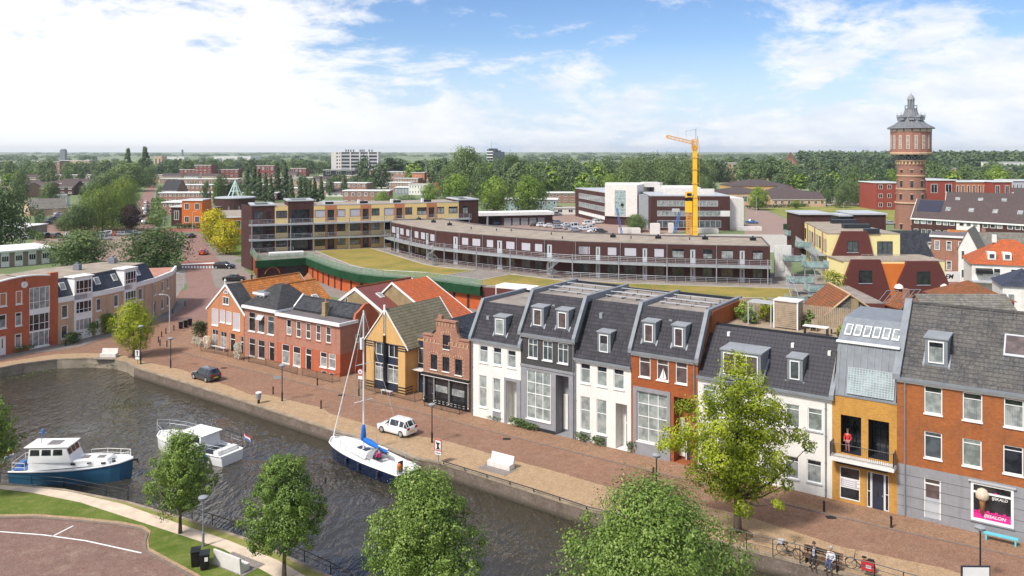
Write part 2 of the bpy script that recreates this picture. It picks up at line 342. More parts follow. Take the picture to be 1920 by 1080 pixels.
K['path']=plain('shell_path',(.60,.48,.36),.95,.14,1.1,bmp=.01)
# water
t=mat('canal_water'); t.set('Base Color',(.046,.039,.027,1)); t.set('Roughness',.03); t.set('IOR',1.4); t.set('Specular IOR Level',.75)
wv=t.n('Mapping',{0:t.pos,2:(0,0,R(-52)),3:(1.0,.5,1.0)}).outputs[0]
wp=t.n('TexNoise',{'Vector':t.pos,'Scale':.2,'Detail':2.0}).outputs[1]
wv=t.n('VectorMath',{0:wv,1:t.n('VectorMath',{0:wp,3:1.6},operation='SCALE').outputs[0]},operation='ADD').outputs[0]
h1=t.noise(wv,1.5,2,.5); h2=t.noise(wv,4.2,2,.5); amp=t.rng(t.noise(t.pos,.055,4,.6),.38,.62,.18,1.45)
bump(t,t.m('MULTIPLY',t.m('ADD',h1,t.m('MULTIPLY',h2,.3)),amp),.33,1.0); K['water']=t.M

QUAY=[G(*p) for p in [(0,689),(44,681),(107,673),(164,671),(213,673),(240,680),(251,688),(340,715),(482.6,760.4),(620,805),(774,858),(827,867.6),(1000.7,923),(1097,954),(1400,1030),(1640,1090)]]
QUAY=[(-150,86),(-90,91)]+QUAY+[(40,40.5),(90,12)]
SOUTH=[(-150,62),(-70,67)]+[G(*p) for p in [(0,905),(120,917),(240,940),(360,975),(480,1015),(620,1080)]]+[(0,44),(24,30),(60,5)]
def sheet(name,pts,m,z,kind='structure'):
    return MB().poly([(p[0],p[1],z) for p in pts]).build(name,m,kind=kind)
def psheet(name,pix,m,z): return sheet(name,[G(*p) for p in pix],m,z)
def ribbon(name,pts,w_,m,z,h=0):
    L=[];Rr=[]
    for i,p in enumerate(pts):
        a=pts[max(0,i-1)]; b=pts[min(len(pts)-1,i+1)]; d=math.hypot(b[0]-a[0],b[1]-a[1]); nx,ny=-(b[1]-a[1])/d,(b[0]-a[0])/d
        L.append((p[0]+nx*w_/2,p[1]+ny*w_/2)); Rr.append((p[0]-nx*w_/2,p[1]-ny*w_/2))
    b=MB()
    for i in range(len(pts)-1):
        q=[Rr[i],Rr[i+1],L[i+1],L[i]]
        if h: b.prism(q,z-h,z)
        else: b.poly([(x,y,z) for x,y in q])
    return b.build(name,m,kind='structure')
sheet('ground',QUAY[::1]+[(400,-60),(9000,-60),(16000,16000),(-16000,16000),(-9000,86)],K['meadow'],0)
sheet('ground',SOUTH[::-1]+[(-150,-40),(60,-40)],K['lawn'],0)
MB().poly([(-160,0,-1.25),(120,0,-1.25),(120,120,-1.25),(-160,120,-1.25)]).build('water',K['water'],kind='structure')
MB().poly([(-160,0,-3),(120,0,-3),(120,120,-3),(-160,120,-3)]).build('canal_bed',K['path'],kind='structure')
# quay street and around
psheet('road',[(-400,700),(0,689),(44,681),(107,673),(164,671),(213,673),(240,680),(251,688),(340,715),(482.6,760.4),(620,805),(774,858),(827,867.6),(1000.7,923),(1097,954),(1400,1030),(1640,1090),(2100,1200),(2100,900),(1690,800),(900,690),(640,640),(470,548),(440,540),(340,545),(300,600),(0,640),(-400,690)],K['p_road'],.004)
WALKK=[(340,660),(420,683),(514,705.7),(640,738),(760,767.7),(950,817),(1160,868.8),(1520,957.8),(1671,993),(1920,1047),(2100,1088)]
psheet('pavement',WALKK+[(2100,1000),(1690,880),(900,740),(640,690),(400,630),(380,641),(352,652)],K['p_walk'],.05)
ribbon('kerb',[G(*p) for p in WALKK],.16,K['kerb'],.075,.07)
psheet('quay_paving',[(251,688),(340,715),(482.6,760.4),(620,805),(774,858),(827,867.6),(1000.7,923),(1097,954),(1400,1030),(1640,1090),(2100,1200),(1950,1120),(1763,1064),(1576,1025),(1400,968),(1280,940),(1135,912),(1034,882),(962,863),(827,824),(770,816),(700,800),(655,786),(617,775),(606,765),(571,757),(514,743),(490,739),(472,741),(440,728),(340,693),(262,676),(246,682)],K['p_quay'],.012)
psheet('quay_paving',[(0,689),(44,681),(107,673),(164,671),(213,673),(240,680),(251,688),(262,676),(225,664),(165,662),(105,664),(0,680),(-200,700),(-200,712)],K['p_quay'],.010)
# north street
psheet('street',[(300,600),(340,560),(352,538),(345,500),(343,470),(346,452),(352,438),(372,438),(383,452),(402,478),(420,500),(455,515),(475,545),(440,562),(400,600)],K['p_pink'],.012)
psheet('cycle_crossing',[(338,500),(339,490),(425,490),(432,500)],K['p_red'],.018)
psheet('cycle_crossing',[(300,434),(300,428),(400,428),(408,434)],K['p_red'],.018)
psheet('street',[(-300,436),(60,432),(232,436),(330,436),(440,434),(900,420),(900,414),(440,427),(300,428),(60,424),(-300,427)],K['p_pink'],.012)
psheet('street',[(258,436),(287,436),(286,400),(284,380),(291,353),(293,343),(286,342),(274,353),(259,378),(261,400)],K['p_pink'],.016)
psheet('pavement',[(287,436),(297,436),(291,400),(289,380),(296,353),(293,353),(284,380),(286,400)],K['p_grey'],.02)
psheet('street',[(83,434),(124,434),(117,403),(104,394),(100,403)],K['p_pink'],.016)
psheet('car_park',[(60,456),(80,424),(250,424),(330,440),(345,470),(200,495),(150,470)],K['p_lot'],.008)
psheet('pavement',[(372,438),(383,452),(402,478),(420,500),(445,487),(470,480),(462,455),(430,455),(408,440),(385,436)],K['p_grey'],.020)
psheet('grass_verge',[(378,434),(392,447),(404,462),(416,474),(452,482),(468,474),(470,440),(455,428),(390,430)],K['lawn'],.026)
psheet('parking_bay',[(395,507),(430,490),(455,492),(458,505),(478,520),(470,545),(405,540),(398,520)],K['p_grey'],.024)
psheet('pavement',[(330,560),(350,530),(346,505),(330,505),(328,545),(300,600),(296,606),(325,592),(345,575),(352,560)],K['p_grey'],.03)
psheet('pavement',[(-40,682),(0,676),(60,663),(110,657),(150,650),(215,628),(285,610),(325,592),(296,580),(200,610),(110,640),(0,662)],K['p_grey'],.028)
psheet('pavement',[(298,645),(330,636),(352,618),(380,600),(386,640),(350,660),(305,655)],K['p_walk'],.022)
for q in [[(340,495),(340,497),(405,494),(404,492)]]: psheet('road_marking',q,K['white'],.024)
for i in range(14): 
    x=341+i*5.6; psheet('road_marking',[(x,499),(x+3,499),(x+3.4,503),(x+.3,503)],K['white'],.024)
# middle car park and streets behind
psheet('car_park',[(860,440),(868,405),(1080,398),(1185,405),(1300,430),(1180,452),(1000,452)],K['p_lot'],.008)
psheet('ground_slab',[(1170,452),(1180,438),(1470,440),(1520,470),(1300,480)],K['concrete'],.012)
psheet('road',[(1395,452),(1398,392),(1440,396),(1478,412),(1520,428),(1560,460)],K['p_lot'],.008)
psheet('road',[(1395,394),(1398,388),(1540,381),(1700,378),(1920,372),(1920,378),(1690,392),(1600,400),(1530,388)],K['p_lot'],.012)
psheet('grass_verge',[(1405,392),(1560,384),(1700,386),(1700,420),(1520,424),(1475,408),(1440,393)],K['rough'],.016)
psheet('grass_verge',[(1395,388),(1400,370),(1530,372),(1540,380)],K['lawn'],.016)
psheet('street',[(1750,470),(1770,462),(1790,500),(1845,560),(1900,600),(1750,620),(1730,560)],K['p_pink'],.012)
psheet('courtyard',[(580,620),(560,545),(640,560),(900,620),(1700,700),(1960,700),(1960,600),(1500,560),(1000,560),(640,540),(560,520),(480,540)],K['p_grey'],.012)
# near bank: path, kerb, car park
PE=[(0,972),(60,971),(140,977),(220,985),(262,993),(275,1002),(270,1018),(272,1034),(310,1055),(360,1082),(420,1120)]
psheet('parking_area',[(-300,985)]+PE+[(420,1300),(-300,1300)],K['p_park'],.006)
ribbon('kerb',[G(*p) for p in [(-200,978)]+PE],.22,K['kerb'],.09,.08)
ribbon('kerb',[G(p[0]+3,p[1]-5) for p in [(-200,978)]+PE],.34,K['p_quay'],.03,.03)
psheet('path',[(-200,905),(0,909),(60,913),(130,922),(230,945),(330,980),(430,1014),(520,1050),(590,1090),(620,1130),(560,1130),(515,1082),(420,1030),(310,994),(230,968),(150,942),(60,924),(0,917),(-200,914)],K['path'],.010)
psheet('bank_edge',[(-200,899),(0,904.5),(120,916.5),(240,939.5),(360,974.5),(480,1014.5),(620,1079.5),(640,1100),(590,1090),(520,1050),(430,1014),(330,980),(230,945),(130,922),(60,913),(0,909),(-200,905)],K['rough'],.008)
ribbon('road_marking',[G(*p) for p in [(-100,990),(0,997),(80,1003),(160,1014),(265,1037)]],.13,K['white'],.012)
ribbon('road_marking',[G(*p) for p in [(137,986),(98,1006)]],.12,K['white'],.012)
# quay walls
t=mat('quay_wall'); s_=t.n('SeparateXYZ',{0:t.pos}); n=t.noise(t.pos,.9,6,.7); n2=t.noise(t.pos,5,4,.8); b_=t.n('TexBrick',{'Vector':t.uv,'Color1':(.20,.14,.11,1),'Color2':(.13,.10,.085,1),'Mortar':(.22,.18,.15,1),'Scale':1.0,'Brick Width':.24,'Row Height':.09,'Mortar Size':.012})
c=t.mix(t.rng(n,.4,.62),b_.outputs[0],(.115,.085,.062,1)); c=t.mix(t.rng(n2,.52,.72,0,.7),c,(.33,.27,.22,1))
c=t.mix(t.rng(t.m('ADD',s_.outputs[2],t.m('MULTIPLY',n,.5)),-1.0,-.55,.85,0),c,(.028,.026,.014,1)); t.set('Base Color',c); t.set('Roughness',.9); bump(t,n2,.03); K['quay']=t.M
K['cope']=plain('coping_stone',(.30,.235,.165),.9,.3,.9,bmp=.01)
def wall_line(name,label,pts,inw,z0,z1,m,mc,cop=.42):
    def off(i,d):
        a=pts[max(0,i-1)]; b=pts[min(len(pts)-1,i+1)]; L=math.hypot(b[0]-a[0],b[1]-a[1]); return (pts[i][0]-(b[1]-a[1])/L*d,pts[i][1]+(b[0]-a[0])/L*d)
    w_=MB(); k=MB()
    for i in range(len(pts)-1):
        q=[pts[i],pts[i+1],off(i+1,inw*.5),off(i,inw*.5)]; w_.prism(q,z0,z1)
        q=[off(i,-.04*inw),off(i+1,-.04*inw),off(i+1,cop*inw),off(i,cop*inw)]; k.prism(q,z1-.1,z1+.045)
    o=w_.build(name,m); tag(o,label,'wall'); k.build('coping',mc,o); return o
wall_line('quay_wall','long dark brick quay wall below the houses, along the far side of the canal',QUAY[8:],1,-3,-.02,K['quay'],K['cope'],.3)
wall_line('quay_wall','curved concrete quay wall where the canal turns at the left, weeds at its foot',QUAY[:9],1,-3,-.02,plain('stained_concrete',(.27,.225,.17),.9,.35,.5,bmp=.02),K['cope'],.3)
wall_line('bank_wall','low wall of the near canal bank under the green railing',SOUTH,-1,-3,-.03,K['quay'],K['cope'],.25)
# quay wall drains and weeds come with the details
# ======================= building kit =======================
WR=random.Random(4)
class Ax:   # maps (along, inward, z) to a building's local space
    def __init__(s,x0,y0,x1,y1):
        L=math.hypot(x1-x0,y1-y0); s.L=L; dx,dy=(x1-x0)/L,(y1-y0)/L
        s.M=Matrix(((dx,-dy,0,x0),(dy,dx,0,y0),(0,0,1,0),(0,0,0,1)))
    def p(s,a,d,z): return tuple(s.M@Vector((a,d,z)))
def panel(mb,ax,a0,a1,z0,z1,holes=(),m=0,mr=None,d0=0.0,dep=.14):
    """wall face with openings; holes (a0,a1,z0,z1[,depth])"""
    mr=m if mr is None else mr
    A=sorted({a0,a1}|{x for h in holes for x in h[:2] if a0<x<a1}); Zs=sorted({z0,z1}|{x for h in holes for x in h[2:4] if z0<x<z1})
    for i in range(len(A)-1):
        run=None
        for j in range(len(Zs)-1):
            ca,cz=(A[i]+A[i+1])/2,(Zs[j]+Zs[j+1])/2
            if any(h[0]<ca<h[1] and h[2]<cz<h[3] for h in holes): continue
            mb.poly([ax.p(A[i],d0,Zs[j]),ax.p(A[i+1],d0,Zs[j]),ax.p(A[i+1],d0,Zs[j+1]),ax.p(A[i],d0,Zs[j+1])],m)
    for h in holes:
        if h[1]<a0 or h[0]>a1: continue
        d=h[4] if len(h)>4 else dep; a,b,c,e=h[:4]
        for q in ([(a,0,c),(a,d,c),(a,d,e),(a,0,e)],[(b,0,c),(b,0,e),(b,d,e),(b,d,c)],[(a,0,e),(a,d,e),(b,d,e),(b,0,e)],[(a,0,c),(b,0,c),(b,d,c),(a,d,c)]):
            mb.poly([ax.p(x,d0+y,z) for x,y,z in q],mr)
        if len(h)>4 and h[4]>.5: mb.poly([ax.p(a,d0+d,c),ax.p(b,d0+d,c),ax.p(b,d0+d,e),ax.p(a,d0+d,e)],mr)
    return mb
def axbox(mb,ax,a0,a1,d0,d1,z0,z1,m=0):
    i=len(mb.v); mb.box(a0,a1,d0,d1,z0,z1,m); mb.xf(ax.M,i); return mb
def window(par,ax,h,pane='gd',fr='trim',fw=.07,vs=(),hs=(),rec=.1,d0=0.0,sill='trim',sub=True,name='window',panes=None,bar=None,proud=0.0,label=None):
    a0,a1,z0,z1=h[:4]; bar=bar or fw*.7; d=d0+rec
    pm=K[pane] if isinstance(pane,str) else pane
    f=MB(); X=[a0+fw+(a1-a0-2*fw)*v for v in vs]; Y=[z0+fw+(z1-z0-2*fw)*v for v in hs]
    y0=d-.05-proud; y1=d+.015
    axbox(f,ax,a0,a0+fw,y0,y1,z0,z1); axbox(f,ax,a1-fw,a1,y0,y1,z0,z1); axbox(f,ax,a0+fw,a1-fw,y0,y1,z1-fw,z1); axbox(f,ax,a0+fw,a1-fw,y0,y1,z0,z0+fw)
    for x in X: axbox(f,ax,x-bar/2,x+bar/2,y0+.008,y1-.004,z0+fw,z1-fw)
    for y in Y: axbox(f,ax,a0+fw,a1-fw,y0+.004,y1-.008,y-bar/2,y+bar/2)
    p=MB(); zq_=z0+(z1-z0)*WR.choice((.5,.62,.74,.74,.86,1.0)) if pane in('gb','gc') and z1-z0<2.6 else z1
    if hs and zq_<z1: zq_=z0+fw+(z1-z0-2*fw)*hs[-1]
    axbox(p,ax,a0+fw*.5,a1-fw*.5,d-.004,d+.03,z0+fw*.5,min(zq_,z1-fw*.5),1)
    if zq_<z1: axbox(p,ax,a0+fw*.5,a1-fw*.5,d-.004,d+.03,zq_,z1-fw*.5,2)
    if not sub:
        f.m=[0]*len(f.m); n=len(f.v); f.v+=p.v; f.f+=[tuple(i+n for i in q) for q in p.f]; f.m+=p.m
        if sill: 
            k=len(f.f); axbox(f,ax,a0-.04,a1+.04,d0-.07,d0+.05,z0-.09,z0-.002,0)
        o=f.build(name,[K[fr],pm,K['gd']],par); 
        if label: o['label']=label
        return o
    p.m=[i-1 for i in p.m]; o=p.build(name,[pm,K['gd']],par); f.build('window_frame' if name=='window' else 'frame',K[fr],o)
    if sill:
        s=MB(); axbox(s,ax,a0-.05,a1+.05,d0-.09,d0+rec-.052,z0-.10,z0-.002); s.build('window_sill',K[sill],o)
    if label: o['label']=label
    return o
def door(par,ax,h,m='navy',fr='trim',rec=.14,d0=0.0,lights='slit',transom=0.0,label=None,fw=.08):
    a0,a1,z0,z1=h[:4]; d=d0+rec; zt=z1-transom if transom else z1
    b=MB(); axbox(b,ax,a0+fw,a1-fw,d-.02,d+.03,z0,zt-fw); o=b.build('door',K[m],par)
    f=MB(); axbox(f,ax,a0,a0+fw,d-.05,d+.04,z0,z1); axbox(f,ax,a1-fw,a1,d-.05,d+.04,z0,z1); axbox(f,ax,a0+fw,a1-fw,d-.05,d+.04,z1-fw,z1)
    if transom: axbox(f,ax,a0+fw,a1-fw,d-.048,d+.038,zt-fw,zt)
    f.build('door_frame',K[fr],o)
    g=MB(); w_=a1-a0
    if transom: axbox(g,ax,a0+fw,a1-fw,d,d+.02,zt,z1-fw)
    if lights=='slit': axbox(g,ax,(a0+a1)/2-w_*.09,(a0+a1)/2+w_*.09,d-.026,d,z0+.9,zt-.35)
    elif lights=='wide': axbox(g,ax,a0+w_*.25,a1-w_*.25,d-.026,d,z0+.9,zt-.3)
    if g.v: g.build('door_glass',K['gd'],o)
    k=MB(); axbox(k,ax,a1-fw-w_*.14,a1-fw-w_*.07,d-.07,d-.02,z0+.98,z0+1.06); k.build('door_handle',K['steel'],o)
    if label: o['label']=label
    return o
def hp(F_,conv,u0,x0,y0,x1,y1,v=0.0):   # pixel rect on a facade -> hole
    a=F_.on(*conv(x0,y0),v); b=F_.on(*conv(x1,y1),v); return (round(a[0]-u0,3),round(b[0]-u0,3),round(b[1],3),round(a[1],3))
def pipe(par,ax,a,z0,z1,d=-.08,m='zinc',r=.05):
    b=MB(); b.tube(ax.p(a,d,z0),ax.p(a,d,z1),r,r,8)
    n=max(2,int((z1-z0)/1.8))
    for i in range(n): z=z0+.5+(z1-z0-1)*i/(n-1); axbox(b,ax,a-.08,a+.08,d-.02,-.001,z,z+.05)
    return b.build('downpipe',K[m],par)
def slope_v(prof,z):
    for (v0,z0),(v1,z1) in zip(prof,prof[1:]):
        if z0<=z<=z1 and z1>z0: return v0+(z-z0)/(z1-z0)*(v1-v0)
    return prof[-1][0]
def dormer(par,F_,u0,prof,p0,p1,m='zinc',pane='gbr',vs=(),hs=(),fr='trim',inset=.22,ov=.08,off=0.0,topi=.25,cheek=.0):
    """box dormer whose front is the pixel rect p0-p1, standing on the roof profile"""
    lo,hi=-.5,9.0
    for _ in range(40):
        v=(lo+hi)/2; z=F_.on(p0[0],p1[1],v)[1]
        if z>(prof[0][1] if v<prof[0][0] else np.interp(v,[q[0] for q in prof],[q[1] for q in prof])): lo=v
        else: hi=v
    ua,zt=F_.on(p0[0],p0[1],v); ub,_=F_.on(p1[0],p1[1],v); zb=F_.on(p1[0],p1[1],v)[1]; a0,a1=ua-u0,ub-u0
    vb=slope_v(prof,zt-.02)+.05
    b=MB(); b.box(a0,a1,v-.02,vb,zb-.35,zt-.06); 
    o=b.build('dormer',K[m],par)
    t_=MB(); t_.ext([(v-ov-.02,zt-.08),(v-ov-.02,zt+.03),(vb+.25,zt+.10),(vb+.25,zt-.02)],'x',a0-ov,a1+ov); t_.build('dormer_roof',K['zinc_l'],o)
    # sloping flashing cheeks
    c=MB()
    for s_ in (a0-.16,a1+.02): c.ext([(v-.10,zb-.30),(v-.10,zb-.1),(vb+.12,zt-.05),(vb+.12,zt-.25)],'x',s_,s_+.14)
    c.each('flashing',K['zinc_l'],o)
    ax=Ax(a0,v-.02,a1,v-.02); w_=a1-a0
    window(o,ax,(inset,w_-inset,zb+.06,zt-topi),pane,fr,.07,vs,hs,rec=.0,sill=None,sub=False,proud=.03)
    return o
def flue(par,x,y,z,h=.5,r=.12,m='dark'):
    b=MB(); b.lathe([(r*.6,z),(r*.6,z+h*.6),(r,z+h*.6),(r,z+h)],(x,y),10); return b.build('roof_vent',K[m],par)
def railing(par,pts,h=1.05,m='steel',posts=1.6,rails=3,r=.025,glassm=None,name='railing',z=0.0):
    b=MB(); g=MB()
    for p,q in zip(pts,pts[1:]):
        p=Vector((*p[:2],p[2] if len(p)>2 else z)); q=Vector((*q[:2],q[2] if len(q)>2 else z)); L=(q-p).length; n=max(1,round(L/posts))
        for i in range(n+1):
            c=p.lerp(q,i/n); b.tube(c,c+Vector((0,0,h)),r,r,5)
        for k in range(rails):
            zz=h*(1-k/max(1,rails)*.85); b.tube(p+Vector((0,0,zz)),q+Vector((0,0,zz)),r*(1 if k==0 else .6),None,5)
        if glassm: g.poly([p+Vector((0,0,.1)),q+Vector((0,0,.1)),q+Vector((0,0,h-.08)),p+Vector((0,0,h-.08))])
    o=b.build(name,K[m],par)
    if glassm: g.build('railing_glass',K[glassm],o)
    return o
def bars(par,pts,h,m='black',step=.13,r=.012,name='railing',z=0.0,base=.1):
    b=MB()
    for p,q in zip(pts,pts[1:]):
        p=Vector((p[0],p[1],z)); q=Vector((q[0],q[1],z)); L=(q-p).length; n=max(1,int(L/step))
        for i in range(n+1):
            c=p.lerp(q,i/n); b.tube(c+Vector((0,0,base)),c+Vector((0,0,h)),r,None,4)
        for zz in (base,h): b.tube(p+Vector((0,0,zz)),q+Vector((0,0,zz)),r*1.8,None,5)
        for c in (p,q): b.tube(c,c+Vector((0,0,h+.05)),.03,None,6)
    return b.build(name,K[m],par)
# ======================= front row right of centre (new town houses) =======================
FA=Fr((878,778),(1690,967)); z4=Z(860,520,3.177); z5=Z(1160,560,3.0); z6=Z(1520,560,2.25)
zA=0.05
def rowhouse(name,label,u0,u1,ze,prof,flat_to,wallm,roofm='t_dark',parL=True,parR=True,holes=(),split=None,lowm='grey_r',cap='zinc',group=None,fasc='trim',depth=10.4,capw=.34,flatm='gravel_d',back=None):
    r=thing(name,label,'house',(*FA.w(u0),0),FA.a,group); L=u1-u0; ax=Ax(0,0,L,0)
    b=MB()
    if split:
        panel(b,ax,0,L,split,ze,[h for h in holes if h[3]>split],0); b.build('facade_wall',K[wallm],r)
        c=MB(); panel(c,ax,0,L,0,split,[h for h in holes if h[2]<split],0); c.build('ground_floor_wall',K[lowm],r)
    else:
        panel(b,ax,0,L,0,ze,holes); b.build('facade_wall',K[wallm],r)
    top=prof[-1]
    sw=MB(); pr=[(0,0),(0,ze)]+[(p[0]+.02,p[1]-.06) for p in prof]+[(depth,back or top[1]-.06),(depth,0)]
    for x in (0.001,L-.001): sw.poly([(x,p[0],p[1]) for p in pr])
    sw.poly([(0,depth,0),(L,depth,0),(L,depth,back or top[1]-.06),(0,depth,back or top[1]-.06)]); sw.build('side_wall',K[wallm if not parR else wallm],r)
    rf=MB(); q=[(-.12,prof[0][1]-.02)]+list(prof[1:])
    rf.ext(q+[(p[0]+.12,p[1]-.16) for p in q[::-1]],'x',.02,L-.02); rf.build('roof',K[roofm],r)
    if flat_to:
        fm=MB(); fm.box(.02,L-.02,top[0]+.14,flat_to,top[1]-.35,top[1]-.12); fm.build('flat_roof',K[flatm],r)
        e=MB(); e.box(0,L,flat_to-.2,flat_to,top[1]-.4,top[1]+.12); e.build('rear_parapet',K['dark'],r)
    g=MB(); g.box(-.03,L+.03,-.30,-.06,ze-.12,ze+.06); o=g.build('gutter',K['zinc'],r)
    g=MB(); g.box(0,L,-.06,-.003,ze-.34,ze-.12); g.build('fascia',K[fasc],r)
    for on_,x in ((parL,0),(parR,L)):
        if not on_: continue
        k=MB(); q=[(-.34,ze-.05)]+[(p[0],p[1]+.22) for p in prof[:1]]+[(p[0]-.05,p[1]+.28) for p in prof[1:]]+[(flat_to or top[0]+.3,top[1]+.28),(flat_to or top[0]+.3,top[1]-.1)]+[(p[0]+.3,p[1]-.4) for p in prof[::-1]]
        k.ext([(-.34,ze-.1),(-.30,ze+.28)]+[(p[0]-.12,p[1]+.28) for p in prof[1:]]+[(flat_to or top[0]+.3,top[1]+.28),(flat_to or top[0]+.3,top[1]-.3)]+[(p[0]+.1,p[1]-.3) for p in prof[:0:-1]]+[(.1,ze-.1)],'x',x-capw/2,x+capw/2)
        k.build('gable_parapet',K[cap],r)
    return r,ax,L
P1=[(0,7.72),(1.95,11.2)]; P2=[(0,9.05),(2.1,12.65)]; P3=[(.1,7.55),(2.85,12.5)]
# --- house 1 white
u0=.42; h=lambda *q:hp(FA,z4,u0,*q)
W1=[h(124,402,174,512),h(205,414,255,527),h(290,431,341,543)]; D1=[h(122,580,168,778),h(203,597,250,798)]; E1=(*h(283,612,346,850)[:2],.06,h(283,612,346,850)[3],1.1)
r,ax,L=rowhouse('town_house','white rendered town house with one dormer, next to the ornate brick shop',u0,6.39,7.72,P1,9.6,'render_w',holes=W1+D1+[E1],group='new town houses along the quay')
for i,q in enumerate(W1): window(r,ax,q,['gc','gb','gc'][i],vs=(),hs=(.72,))
for q in D1: window(r,ax,q,'gb',hs=(.62,))
door(r,ax,(E1[0]+.5,E1[1]-.05,.06,2.9),rec=1.08,transom=.4)
b=MB(); axbox(b,ax,E1[0]-.22,E1[0],-.06,.02,0,E1[3]+.25); axbox(b,ax,E1[1],L-.0,-.06,.02,0,E1[3]+.25); axbox(b,ax,E1[0],E1[1],-.06,.02,E1[3],E1[3]+.25); b.build('door_surround',K['grey_r'],r)
b=MB(); q=D1[1]; axbox(b,ax,q[0],q[1],-.02,.05,.05,q[2]-.11); b.build('wall_panel',K['grey_r'],r)
dormer(r,FA,u0,P1,z4(212,228),z4(282,350),pane='gb'); pipe(r,ax,.12,.1,7.5)
b=MB(); b.box(1.1,1.4,1.0,1.3,9.5,9.95); b.build('roof_vent',K['zinc_l'],r)
# --- house 2 charcoal
u0=6.39; h=lambda *q:hp(FA,z4,u0,*q)
W2=[h(413,363,470,485),h(500,375,558,500),h(590,390,652,518)]; B2=h(403,547,548,868); E2=(*h(578,580,655,925)[:2],.06,h(578,580,655,925)[3],1.3)
sp=h(365,515,680,560)[3]
r,ax,L=rowhouse('town_house','charcoal brick town house with grey ground floor and tall white window, two dormers',u0,12.4,9.05,P2,10.5,'b_dark',holes=W2+[B2,E2],split=sp,lowm='grey_r',group='new town houses along the quay')
for q in W2: window(r,ax,q,'gm',hs=(.72,),vs=(.5,))
window(r,ax,B2,'gb',vs=(.36,.68),hs=(.24,.52,.76),rec=.12,fw=.09,label='tall white window over two floors')
door(r,ax,(E2[0]+.75,E2[1]-.04,.06,2.7),rec=1.28,transom=.4); b=MB(); axbox(b,ax,E2[0]+.1,E2[0]+.6,1.2,1.29,.3,3.6); b.build('side_panel',K['render_w'],r)
b=MB(); axbox(b,ax,-.05,L+.05,-.07,-.003,sp-.15,sp+.08); b.build('band',K['grey_r'],r)
b=MB(); axbox(b,ax,0,E2[0]-.02,-.05,-.003,0,.35); b.build('plinth',K['dark'],r)
dormer(r,FA,u0,P2,z4(437,170),z4(507,295)); dormer(r,FA,u0,P2,z4(582,188),z4(655,312)); pipe(r,ax,L-.12,.1,8.8)
b=MB(); b.box(2.6,2.9,1.5,1.8,11.3,11.8); b.build('roof_vent',K['zinc_l'],r)
# --- house 3 white
u0=12.4; h=lambda *q:hp(FA,z4,u0,*q)
W3=[h(725,508,784,636),h(823,525,884,655),h(922,542,985,672)]; D3=[h(725,705,784,920),h(820,723,882,942)]; e=h(935,748,1003,1010); E3=(*e[:2],.06,e[3],1.1)
r,ax,L=rowhouse('town_house','white rendered town house with one low dormer, between the charcoal and the orange brick house',u0,18.13,7.5,P3,10.5,'render_w',parL=False,parR=False,holes=W3+D3+[E3],group='new town houses along the quay')
for i,q in enumerate(W3): window(r,ax,q,'gb',hs=(.74,))
for q in D3: window(r,ax,q,'gb',hs=(.6,)); b=MB(); axbox(b,ax,q[0],q[1],-.02,.05,.05,q[2]-.11); b.build('wall_panel',K['grey_r'],r)
door(r,ax,(E3[0]+.45,E3[1]-.04,.06,3.0),rec=1.08,transom=.8); dormer(r,FA,u0,P3,z4(828,320),z4(905,455),pane='gc'); pipe(r,ax,.1,.1,7.2)
b=MB(); b.box(1.5,1.8,1.9,2.2,11.0,11.5); b.build('roof_vent',K['zinc_l'],r)
# --- house 4 orange brick
u0=18.13; h=lambda *q:hp(FA,z4,u0,*q)
W4=[h(1075,469,1142,600),h(1180,483,1250,620),h(1292,500,1362,640)]; B4=h(1063,672,1243,1010); e=hp(FA,z5,u0,310,550,404,915); E4=(*e[:2],.06,e[3],1.2); O4=h(1040,645,1262,1060)
r,ax,L=rowhouse('town_house','orange brick town house with two dormers and a model sailing boat in an upper window',u0,24.32,8.95,P2,10.2,'b_or',holes=W4+[B4,E4],group='new town houses along the quay')
for i,q in enumerate(W4): window(r,ax,q,'gbr',hs=(.76,))
q=W4[1]; b=MB(); cx=(q[0]+q[1])/2; zz=q[2]+.12; b.poly([ax.p(cx-.28,.05,zz+.1),ax.p(cx+.05,.05,zz+.1),ax.p(cx+.05,.05,zz+.95)]).poly([ax.p(cx+.1,.05,zz+.1),ax.p(cx+.32,.05,zz+.1),ax.p(cx+.1,.05,zz+.8)]); axbox(b,ax,cx-.3,cx+.3,.02,.08,zz,zz+.08); b.build('model_boat',K['white'],r)
window(r,ax,B4,'gb',vs=(.37,.7),hs=(.26,.5,.76),rec=.12,fw=.08,label='tall white window in a grey frame')
b=MB(); 
for q in ((O4[0],B4[0],0,O4[3]),(B4[1],O4[1],0,O4[3]),(B4[0],B4[1],B4[3],O4[3]),(B4[0],B4[1],0,B4[2]-.1)): axbox(b,ax,q[0],q[1],-.08,-.003,q[2],q[3])
b.build('window_surround',K['grey_r'],r)
door(r,ax,(E4[0]+.6,E4[1]-.04,.06,3.2),rec=1.18,transom=.6); b=MB(); axbox(b,ax,E4[0]+.02,E4[0]+.55,1.1,1.19,.3,3.6); b.build('side_panel',K['render_w'],r)
dormer(r,FA,u0,P2,z4(1095,258),z4(1173,395)); dormer(r,FA,u0,P2,z4(1272,280),z4(1352,422)); pipe(r,ax,L-.3,.1,8.7)
b=MB(); b.box(2.9,3.2,1.5,1.8,11.3,11.8); b.build('roof_vent',K['zinc_l'],r)
